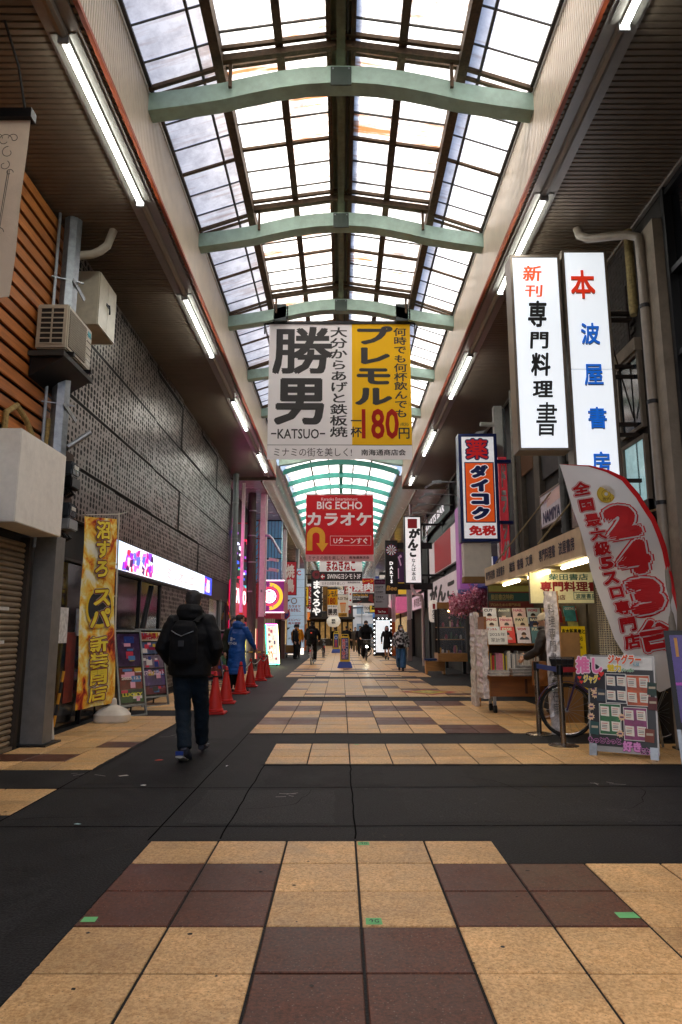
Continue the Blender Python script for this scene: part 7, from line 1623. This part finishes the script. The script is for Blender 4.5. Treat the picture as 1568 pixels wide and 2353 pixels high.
m = MB(); m.box(-.06, .02, -.195, -.185, .08, .12, flat('1c3a8a')); m.build('shoe_patch', t)
# ---- man in blue coat
bc = dict(elR=(.25, .1, 1.14), wrR=(.24, .3, .95), elL=(-.26, .0, 1.12), wrL=(-.2, .2, .96), hipL=(-.09, 0, .9), ankleL=(-.1, -.12, .09), ankleR=(.1, .1, .09), turn=R(-25), lean=(.02, .06, 0))
t, jj = figure('man in long blue hooded coat standing among the red cones', (-2.42, 16.2, 0), R(-28), 1.74, bc, mt('blue_nylon', '134a94', .45, 0, .2, 12, bump=.5, bscale=25, spec=.4), BLKC, coat=.40, hood=True, bulk=1.05, seed=5, folds=.012)
f = Fr((-.11, -.165, 1.06), (1, 0, 0)); T(t, f, 'KYO-ICHI', 0, 0, .22, .06, flat('d8dce4', .5), .03, w=.012); T(t, f, '京一', .04, .08, .18, .17, flat('d8dce4', .5), .04, w=.012)
figure('dark haired person half hidden behind the man in blue coat', (-2.62, 17.0, 0), R(-150), 1.70, {}, fabric('2a2c22'), BLKC, seed=6, voxel=.014)
# ---- bicycles
def bicycle(label, loc, rz, frame, basket=True, light=False, rack=True, steer=0.):
    t = thing('bicycle', label, 'bicycle', loc, rz); r = .33
    for y, nm in ((-.53, 'wheel'), (.55, 'wheel')):
        wb_ = MB(); wb_.tube([(0, y + r * math.cos(R(a)), r + .012 + r * math.sin(R(a))) for a in range(0, 360, 12)], .018, 8, RUBBER, closed=True); wo_ = smooth_angle(wb_.build('wheel', t))
        rm = MB(); rm.tube([(0, y + .305 * math.cos(R(a)), r + .012 + .305 * math.sin(R(a))) for a in range(0, 360, 12)], .011, 6, CHROME, closed=True); o = smooth_angle(rm.build('rim', wo_))
        rm = MB(); rm.tube([(-.04, y, r + .012), (.04, y, r + .012)], .025, 10, STEEL)
        for a in range(0, 360, 20): rm.tube([(.02 if a % 40 else -.02, y, r + .012), (0, y + .3 * math.cos(R(a)), r + .012 + .3 * math.sin(R(a)))], .0018, 4, STEEL)
        rm.build('spokes', wo_)
        fd = MB(); fd.tube([(0, y + .37 * math.cos(R(a)), r + .012 + .37 * math.sin(R(a))) for a in (range(20, 200, 12) if y < 0 else range(10, 150, 12))], [(.028, .006)] * (15 if y < 0 else 12), 8, frame); smooth_angle(fd.build('mudguard', t))
    fr = MB(); bb_ = (0, -.08, .3); st_ = (0, -.27, .78); hd_ = (0, .38, .86); hd2 = (0, .42, .7); rx = (0, -.53, .342); fx = (0, .55, .342)
    for a, b, rr_ in ((bb_, st_, .017), (bb_, hd2, .02), ((0, -.2, .55), hd_, .016), (hd_, hd2, .02)): fr.cyl(a, b, rr_, 10, frame)
    for s in (-1, 1):
        fr.cyl((s * .05, *rx[1:]), (s * .02, *bb_[1:]), .01, 8, frame); fr.cyl((s * .05, *rx[1:]), (s * .015, *st_[1:]), .009, 8, frame); fr.cyl((s * .05, *fx[1:]), (s * .03, .43, .68), .011, 8, frame)
    smooth_angle(fr.build('frame', t))
    m = MB(); m.tube([(0, -.40, .86), (0, -.33, .885), (0, -.2, .88), (0, -.1, .875)], [(.09, .03), (.095, .035), (.05, .03), (.025, .02)], 12, BLACK); smooth_angle(m.build('saddle', t))
    m = MB(); m.cyl((0, -.27, .75), (0, -.29, .87), .013, 8, STEEL); m.build('seat_post', t)
    m = MB(); m.cyl((0, .38, .84), (0, .36, 1.0), .013, 8, STEEL); m.tube([(-.27, .16, 1.04), (-.25, .26, 1.05), (-.12, .36, 1.0), (.12, .36, 1.0), (.25, .26, 1.05), (.27, .16, 1.04)], .011, 8, STEEL); smooth_angle(m.build('handlebar', t))
    for s in (-1, 1):
        m = MB(); m.cyl((s * .27, .17, 1.04), (s * .275, .06, 1.035), .017, 8, RUBBER); m.build('grip', t)
        m = MB(); m.cyl((s * .05, -.08, .3), (s * .07, -.08 + s * .03, .3 - s * .16), .009, 6, STEEL); m.box(s * .12 - .045, s * .12 + .045, -.08 + s * .03 - .04, -.08 + s * .03 + .04, .3 - s * .16 - .012, .3 - s * .16 + .012, BLACK); m.build('pedal', t)
    m = MB(); m.tube([(.04, -.08, .3), (.048, -.08, .3)], .09, 20, STEEL); m.build('chainring', t)
    if basket:
        m = MB(); B0 = [(-.13, .46), (.13, .46), (.13, .68), (-.13, .68)]; B1 = [(-.18, .43), (.18, .43), (.18, .74), (-.18, .74)]
        for i in range(4):
            a0, a1, c0, c1 = B0[i], B0[(i + 1) % 4], B1[i], B1[(i + 1) % 4]
            for k in range(5): q = k / 4; m.cyl((a0[0] + (a1[0] - a0[0]) * q, a0[1] + (a1[1] - a0[1]) * q, .78), (c0[0] + (c1[0] - c0[0]) * q, c0[1] + (c1[1] - c0[1]) * q, 1.02), .004, 5, DARKM)
            for k in range(4): q = k / 3; m.cyl((a0[0] + (c0[0] - a0[0]) * q, a0[1] + (c0[1] - a0[1]) * q, .78 + .24 * q), (a1[0] + (c1[0] - a1[0]) * q, a1[1] + (c1[1] - a1[1]) * q, .78 + .24 * q), .005, 5, DARKM)
        m.build('basket', t)
        m = MB(); m.add([(x, y, .79) for x, y in B0] + [(x * .97, y, 1.0) for x, y in B1], [(0, 1, 2, 3), (0, 4, 5, 1), (1, 5, 6, 2), (2, 6, 7, 3), (3, 7, 4, 0)], BLACK); m.build('basket_liner', t)
    if rack:
        m = MB()
        for s in (-1, 1): m.cyl((s * .06, -.35, .74), (s * .06, -.78, .74), .007, 6, STEEL); m.cyl((s * .06, -.7, .74), (s * .05, -.53, .342), .006, 6, STEEL)
        m.cyl((-.06, -.78, .74), (.06, -.78, .74), .007, 6, STEEL); m.build('rear_rack', t)
        m = MB(); m.box(-.03, .03, -.92, -.9, .56, .64, flat('8a1414', emit=.4)); m.build('reflector', t)
    if light:
        m = MB(); m.tube([(0, .64, .68), (0, .71, .675)], [.035, .045], 14, DARKM); m.build('lamp_body', t); m = MB(); m.tube([(0, .712, .675), (0, .722, .675)], .04, 14, mt('bike_lamp', 'fffce0', .3, emit=160., var=0)); m.build('lamp', t)
    return t
ride = dict(pelvis=(0, -.27, .95), lean=(0, .12, 0), hipL=(-.09, -.25, .93), hipR=(.09, -.25, .93), kneeL=(-.11, .12, .72), kneeR=(.11, .06, .55), ankleL=(-.12, -.02, .47), toeL=(-.12, .12, .44), ankleR=(.12, -.1, .2), toeR=(.12, .05, .14), el=(.3, .17, 1.15), wr=(.27, .38, 1.0), grip=True)
b1 = bicycle('bicycle ridden away from the camera by the rider in black', (-1.23, 29.9, 0), R(-3), mt('bike_silver', '9a9a9a', .3, .6), basket=False)
t, jj = figure('rider in black hooded jacket cycling away with a dark backpack', (-1.23, 29.9, 0), R(-3), 1.74, ride, BLKC, BLKC, hood=True, bulk=1.2, seed=8, voxel=.014, shoes=mt('shoe_white_sole', '8a8a90', .6), hat=BLKC)
m = MB(); m.tube([(0, -.44, 1.1), (0, -.47, 1.2), (0, -.44, 1.38), (0, -.36, 1.46)], [(.13, .06), (.16, .09), (.15, .09), (.1, .05)], 16); place('backpack', melt(m, .014, 4), fabric('101012'), t)
m = MB(); m.box(-.03, .03, -.575, -.56, 1.3, 1.33, flat('c8402a', emit=.5)); m.build('reflector', t)
b2 = bicycle('bicycle with front basket and bright lamp coming towards the camera', (1.21, 33.4, 0), R(180), mt('bike_black', '15151a', .35, .4), light=True)
t, jj = figure('rider in black with brown knit hat cycling towards the camera', (1.21, 33.4, 0), R(180), 1.84, ride, BLKC, BLKC, hood=True, bulk=1.25, hat=mt('knit_brown', '3a2a24', .9), mask=fabric('1a1a1c'), seed=9, voxel=.014)
bicycle('parked bicycle beside the black riding figure, farther left', (-.95, 37.5, 0), R(5), mt('bike_black', '15151a', .35, .4), basket=False)
PUR = mt('bike_purple', '4a3c66', .35, .4)
bicycle('parked purple bicycle behind the belt stanchions and poster board', (3.5, 9.15, 0), R(74), PUR, basket=True)
bicycle('dark bicycle parked in front of the glowing totem', (1.9, 38.6, 0), R(80), mt('bike_black', '15151a', .35, .4))
# ---- other walkers
wk = dict(kneeL=(-.09, .12, .5), ankleL=(-.08, .18, .1), kneeR=(.09, .02, .5), ankleR=(.08, -.24, .16), toeR=(.08, -.1, .03), elL=(-.27, -.06, 1.13), wrL=(-.27, -.02, .88), elR=(.27, .02, 1.13), wrR=(.26, .12, .9))
t, jj = figure('man in mustard yellow jacket walking away with a black shoulder bag', (-2.33, 37.3, 0), R(0), 1.77, wk, fabric('c07c14'), fabric('1c1a1c'), bulk=1.12, seed=11, voxel=.014)
m = MB(); m.tube([(-.2, -.05, .8), (-.22, -.06, 1.0)], [(.05, .13), (.045, .12)], 12); place('shoulder_bag', melt(m, .014, 3), BLKC, t); m = MB(); m.tube([(-.2, -.08, 1.0), (-.08, -.17, 1.2), (.08, -.16, 1.4), (.1, 0, 1.48)], .012, 6, BLKC); m.build('bag_strap', t)
hc = thing('hand_trolley', 'blue hand trolley carrying a brown carton beside the man in yellow', 'trolley', (-2.75, 38.2, 0))
m = MB(); m.box(-.3, .3, -.4, .4, .2, .26, flat('1c3a7a')); m.build('deck', hc); m = MB(); m.box(-.26, .26, -.32, .3, .262, .66, mt('cardboard', '9a7448', .8)); m.build('carton', hc)
for x in (-.22, .22):
    for y in (-.3, .3): m = MB(); m.tube([(x - .02, y, .1), (x + .02, y, .1)], .095, 12, RUBBER); m.build('castor', hc)
figure('guard in dark uniform and cap standing by the neon menu board', (-2.35, 36.0, 0), R(-110), 1.72, {}, fabric('12161c'), fabric('12161c'), seed=12, voxel=.015, hat=fabric('12161c'))
t, jj = figure('woman in black coat and pink mask walking towards the camera', (2.31, 35.0, 0), R(172), 1.66, wk, fabric('0e0d0f'), None, coat=.52, bulk=.95, mask=fabric('c89aa8'), hairlong=True, seed=13, voxel=.014)
m = MB(); m.tube([(-.27, .0, .42), (-.27, .0, .7)], [(.05, .13), (.045, .12)], 12); place('paper_bag', melt(m, .014, 2), mt('cardboard', '9a7448', .8), t)
def camo():
    m = bpy.data.materials.new('camouflage'); m.use_nodes = True; N = m.node_tree.nodes; L = m.node_tree.links; b = N['Principled BSDF']; b.inputs['Roughness'].default_value = .85
    tc = N.new('ShaderNodeTexCoord'); n = N.new('ShaderNodeTexNoise'); n.inputs['Scale'].default_value = 11; n.inputs['Detail'].default_value = 2; L.new(tc.outputs['Object'], n.inputs['Vector'])
    cr = N.new('ShaderNodeValToRGB'); cr.color_ramp.interpolation = 'CONSTANT'; e = cr.color_ramp.elements; e[0].position = 0; e[0].color = (.02, .02, .02, 1); e[1].position = .56; e[1].color = (.55, .55, .55, 1)
    for p, c in ((.43, .12), (.5, .3)): x = e.new(p); x.color = (c, c, c, 1)
    L.new(n.outputs[0], cr.inputs[0]); L.new(cr.outputs[0], b.inputs['Base Color']); return m
wk2 = dict(wk); wk2['flare'] = 1.45; wk2['turn'] = R(35)
t, jj = figure('young woman in grey camouflage hoodie and blue jeans walking this way', (2.16, 25.1, 0), R(172), 1.60, wk2, camo(), mt('denim_blue', '2f5a80', .8, 0, .25, 14, bump=.4), hood=True, bulk=1.15, mask=fabric('dcdcdc'), hairlong=True, seed=14, voxel=.013)
m = MB(); m.tube([(-.12, .17, .93), (0, .2, .92), (.12, .17, .93)], [.06, .075, .06], 12); place('waist_bag', melt(m, .014, 2), BLKC, t)
bt = dict(elR=(.25, .14, 1.13), wrR=(.2, .36, 1.03), elL=(-.24, .1, 1.12), wrL=(-.18, .32, 1.0), tilt=R(-18), lean=(0, .06, 0), ankleR=(.1, .06, .09))
t, jj = figure('person in cream knit hat and brown padded jacket browsing the book cart', (3.36, 11.2, 0), R(62), 1.62, bt, mt('padded_brown', '231b17', .5, 0, .2, 12, bump=.3), fabric('3a3634'), hood=True, bulk=1.3, hat=mt('knit_cream', 'd9cdb4', .9, 0, .1, 40, bump=.8, bscale=90), seed=15, voxel=.012, shoes=mt('shoe_tan', '8a5a2a', .6), folds=.012)
tg = thing('tote_bag', 'brown leather tote bag hanging from the arm of the browsing person', 'bag', (3.16, 11.05, 0)); m = MB(); m.tube([(0, 0, .52), (0, 0, .62), (0, 0, .86), (0, 0, .9)], [(.15, .05), (.155, .07), (.14, .055), (.135, .045)], 16); place('bag', melt(m, .012, 3, .006, 8., 2), mt('leather_brown', '7a4a20', .5, 0, .2, 12, bump=.3), tg)
m = MB(); m.tube([(-.08, .0, .88), (-.06, .02, 1.05), (0, .03, 1.12), (.06, .02, 1.05), (.08, 0, .88)], .009, 6, mt('leather_brown', '7a4a20', .5)); m.build('handle', tg)
for k, (u, v, rz, c, lab, hh) in enumerate(((770, 1496, 5, '101014', 'distant person in black coat left of the far yellow stand', 1.7), (797, 1500, 0, '15161a', 'distant man in dark suit walking away behind the near yellow stand', 1.75), (817, 1498, 180, '4a4440', 'distant person in open jacket and beige trousers walking this way', 1.7), (829, 1508, 180, '14161c', 'distant person in navy coat just left of the oncoming cyclist', 1.7), (806, 1492, 0, '1c1a1c', 'small distant figure in dark clothes at the far end', 1.65))):
    p = G(u, v); figure(lab, (p.x, p.y, 0), R(rz), hh, wk if k % 2 else {}, fabric(c), fabric('6a5a44' if k == 2 else '1a1a1e'), seed=20 + k, voxel=.02)
# ================================================================== far end of the arcade
def block(name, label, x0, x1, y0, y1, h, c, nw, nf, glass='5a6a78', emit=0.):
    t = thing(name, label, 'building', ((x0 + x1) / 2, y0, 0)); m = MB(); m.box(x0, x1, y0, y1, 0, h, mt('far_' + c, c, .8, 0, .06, 1., emit=emit)); ap(t, m, 'wall')
    for j in range(nf):
        for i in range(nw):
            w = (x1 - x0) / nw; fh = h / nf; b_ = MB(); b_.box(x0 + w * (i + .18), x0 + w * (i + .82), y0 - .05, y0 - .02, fh * (j + .3), fh * (j + .82), mt('far_glass_' + glass, glass, .15)); ap(t, b_, 'window')
            b_ = MB(); b_.box(x0 + w * (i + .12), x0 + w * (i + .88), y0 - .2, y0 - .0, fh * (j + .22), fh * (j + .28), mt('far_sill', 'd8d8d6', .7)); ap(t, b_, 'sill')
    m = MB(); m.box(x0 - .2, x1 + .2, y0 - .2, y1, h, h + .4, mt('far_sill', 'd8d8d6', .7)); ap(t, m, 'roof')
    return t
block('office_building', 'pale office building facing the far arcade exit', -3.5, 14, 118, 130, 24, 'd9dadb', 9, 7, '8aa0b0')
block('office_building', 'white building on the right beyond the arcade exit', 5.5, 14, 90, 112, 16, 'dcdad4', 4, 5, '7a8a94')
block('office_building', 'grey building on the left beyond the arcade exit', -14, -3.2, 92, 114, 18, 'b4b4b2', 5, 6)
gr = thing('street_canopy', 'curved grey street canopy across the road beyond the exit', 'canopy', (0, 0, 0)); m = MB()
m.tube([(-2, 100, 4.6), (4, 99, 5.0), (9, 98, 4.4)], [(1.2, .15)] * 3, 10, mt('canopy_grey', '5a6470', .4, .3)); smooth_angle(m.build('roof_sheet', gr))
for x in (-1.5, 3, 8):
    m = MB(); m.cyl((x, 99, 0), (x, 99, 4.8), .08, 8, GREYP); m.build('post', gr)
# shopfronts further along, as dim boxes with lit signs
rr = random.Random(33)
SH = [('lit shop front with warm window, left side beyond the fish restaurant', -1, 47, 5, 'c8a060', '3a2a20'), ('dim noodle shop front with timber face on the left', -1, 53, 6, '8a6a4a', '2a1c14'), ('small dark shop front with cream sign further left', -1, 60, 7, 'c8b890', '1c1816'), ('far left shop front with orange sign near the exit', -1, 68, 8, 'c8681c', '2a2420'), ('dark shop front with pink sign on the right beyond darts bar', 1, 40, 6, 'c05a80', '1a1618'), ('dark shop front with lit lantern window on the right', 1, 47, 6, 'd8a050', '1c1614'), ('dark shop front with white sign further right', 1, 54, 7, 'd0d0d0', '181818'), ('far right shop front with blue sign near the exit', 1, 62, 9, '3a6aa8', '202226')]
for lab, sg, y, ln_, c, wc in SH:
    t = thing('small_shop', lab, 'shop front', (sg * 4.0, y, 0)); x0, x1 = sorted((0, -sg * .75))
    m = MB(); m.box(x0, x1, 0, ln_ - .3, 2.6, 3.4, mt('sgn_' + c, c, .5, emit=.22)); m.build('fascia', t)
    m = MB(); m.box(min(0, sg * .2), max(0, sg * .2), 0, ln_ - .3, 0, 2.6, mt('shopw_' + wc, wc, .5)); m.build('wall', t)
    for i in range(3):
        m = MB(); q = ln_ / 3.3 * i + .2; m.box(*sorted((0, -sg * .04)), q, q + ln_ / 4, .5, 2.3, mt('shopglass', 'b89a6a', .2, 0, .8, 2.5, emit=.25)); m.build('window', t)
    for i in range(2):
        m = MB(); zz = 3.6 + i * 1.5; yy = rr.uniform(.5, ln_ - 1.5); w = rr.uniform(.5, .8); m.box(*sorted((-sg * .1, -sg * (.1 + w))), yy, yy + .2, zz, zz + 1.35, mt('sgnv_%d' % rr.randint(0, 5), rr.choice(('d8d4cc', '2a2a2c', 'b02a2a', 'd8b83a', 'e0e0e4', '3a4a8a')), .5, emit=.15)); m.build('projecting_sign', t)
    m = MB(); m.box(*sorted((0, -sg * .03)), 0, ln_ - .3, 3.45, 6.8, mt('upperwall', '4a4644', .8, 0, .2)); m.build('upper_wall', t)
# lanterns
for (u, v, y, r, c, tx, lab) in ((767, 1478 - 50, 55, .55, 'd8d2c4', '鉄板', 'large pale paper lantern with dark characters, far left of centre'), (885, 1410, 44, .55, '3a2224', '魂', 'dark round lantern hanging over the glowing totem')):
    p = W(u, v, y); t = thing('paper_lantern', lab, 'lantern', p); m = MB(); m.lathe([(.2 * r, -.8 * r), (.7 * r, -.68 * r), (r, -.2 * r), (r, .2 * r), (.7 * r, .68 * r), (.2 * r, .8 * r)], 18, mt('lant_' + c, c, .7, emit=.15)); smooth_angle(m.build('shade', t))
    f = Fr((-.3 * r, -r * 1.01, -.35 * r)); T(t, f, tx, 0, 0, .6 * r, .7 * r, KI if c[0] == 'd' else flat('b0a090'), .03, vert=len(tx) > 1, w=.01); m = MB(); m.tube([(0, 0, .8 * r), (0, 0, .8 * r + 1.2)], .012, 5, BLACK); m.build('cord', t)
# tall poles on the right side arcade
for k, (x, y, lab) in enumerate(((3.3, 33.5, 'pink grey column behind the black restaurant corner'), (3.1, 41.0, 'distant column with orange foot beside the totem'))):
    arcade_column(x, y, lab, w=.17, c1='b9a6ae', c2='b8561e' if k else '7a6a68')
m = MB(); m.tube([(3.0, 29.0, 6.8), (3.0, 29.0, 3.2), (3.1, 28.8, 2.95), (3.35, 28.6, 2.85), (3.4, 28.6, 2.6), (3.4, 28.6, 0)], .07, 10, mt('pipe_pinkgrey', '9a8a8c', .4, .2)); smooth_angle(tag(m.build('drain_pipe'), 'crooked pinkish drain pipe stepping down beside the dark restaurant', 'pipe'))
# second no parking sign on the left column
t = thing('no_parking_sign', 'round blue and red no parking sign on the thin left column', 'traffic sign', (-2.98, 36.3, 2.3)); m = MB(); m.tube([(0, -.03, 0), (0, 0, 0)], .26, 24, flat('2a4aa0')); m.build('disc', t); m = MB(); m.tube([(.27 * math.cos(R(a)), -.035, .27 * math.sin(R(a))) for a in range(0, 360, 15)], .03, 6, flat('b02028'), closed=True); m.bar((-.18, -.04, .18), (.18, -.04, -.18), .02, .05, flat('b02028'), up=(0, 1, 0)); m.build('ring', t)

# denser run of projecting signs along the far shops
FS = [(-1, 38.5, 3.4, .7, 1.9, 'b02430', 'f0e8e0', '焼鳥', 'red projecting sign with white characters high on the left'),
      (-1, 47.5, 2.9, .75, 2.2, 'e6e2da', '1a1818', 'うどん', 'cream projecting sign with black kana on the left'),
      (-1, 51.0, 3.2, .8, 1.5, 'd8b02a', '301808', '酒場', 'mustard projecting sign on the left beyond the fish restaurant'),
      (-1, 57.5, 3.0, .9, 2.4, 'e8e8ec', 'b02030', '薬局', 'white projecting sign with red characters deep on the left'),
      (-1, 64.0, 3.3, 1.0, 2.0, '2a3a6a', 'e8e8f0', '居酒屋', 'navy projecting sign deep on the left'),
      (1, 35.5, 3.9, .7, 1.6, '3a1c40', 'e8c0e0', 'バー', 'purple projecting bar sign behind the darts sign'),
      (1, 45.0, 2.9, .8, 2.2, 'e8e4dc', '222222', '寿司', 'white projecting sushi sign deep on the right'),
      (1, 50.5, 3.3, .85, 1.8, 'b8282c', 'f8e8c0', '牛丼', 'red projecting sign deep on the right'),
      (1, 58.0, 3.0, .9, 2.4, 'd8b83a', '202020', '質屋', 'yellow projecting sign deep on the right near the exit'),
      (1, 66.0, 3.2, 1.0, 2.2, '2c5a48', 'e8f0e8', '茶房', 'green projecting sign farthest on the right')]
for sg, y, z0, w, h, c, ic, tx, lab in FS:
    x0 = sg * 3.3 - (w if sg > 0 else 0) + (0 if sg > 0 else .1)
    f = Fr((x0, y, z0)); t = cabinet('projecting_sign', lab, 'sign', f, w, h, .18, mt('fs_' + c, c, .5, 0, .08, emit=.07), DARKM, .03, 'projecting signs along the far shops')
    T(t, f, tx, w * .18, h * .08, w * .82, h * .92, flat(ic), .04, vert=True, w=.006)
    m = MB(); m.box(*sorted((x0 + (w if sg > 0 else 0), sg * 4.3)), y + .05, y + .1, z0 + h * .5, z0 + h * .5 + .06, BLACK); m.build('bracket', t)

# the lane bends: a timber and plaster corner house closes the left part of the view
eh = thing('corner_house', 'dark timber fronted corner house closing the left of the far lane', 'building', (-1.5, 72, 0))
m = MB(); m.box(-4.2, 1.25, 72, 84, 0, 6.86, mt('corner_wall', '4a423a', .8, 0, .3, 2)); ap(eh, m, 'wall')
m = MB(); m.box(-4.2, 1.4, 70.6, 72, 2.7, 2.9, mt('corner_roof', '2a2624', .7)); ap(eh, m, 'eave')
for i in range(9):
    m = MB(); x = -4.0 + i * .58; m.box(x, x + .1, 71.85, 71.98, 0, 2.7, mt('corner_post', '2c1e14', .7)); ap(eh, m, 'post')
    m = MB(); m.box(x + .14, x + .54, 71.93, 71.97, .7, 2.4, mt('corner_pane', ('b08a50', '6a5a48', '8a3a2a')[i % 3], .4, 0, .6, 3, emit=.12)); ap(eh, m, 'window')
for i in range(6):
    m = MB(); x = -3.9 + i * .85; m.box(x, x + .7, 71.9, 71.98, 3.3, 6.3, mt('corner_board%d' % (i % 4), ('c8bca0', '8a2420', '2a2a30', 'b8903a')[i % 4], .6, 0, .3, 2, emit=.05)); ap(eh, m, 'sign_panel')
    f = Fr((x + .12, 71.89, 3.5)); o = T(None, f, ('鉄板神社', 'たこ焼き', '串かつ屋', '大衆酒場', 'お好み焼', '立ち呑み')[i], 0, 0, .46, 2.6, flat('1a1614' if i % 4 in (0, 3) else 'e8e0d0'), .04, vert=True); o.parent = eh; o.matrix_parent_inverse = Matrix.Translation(-eh.location)
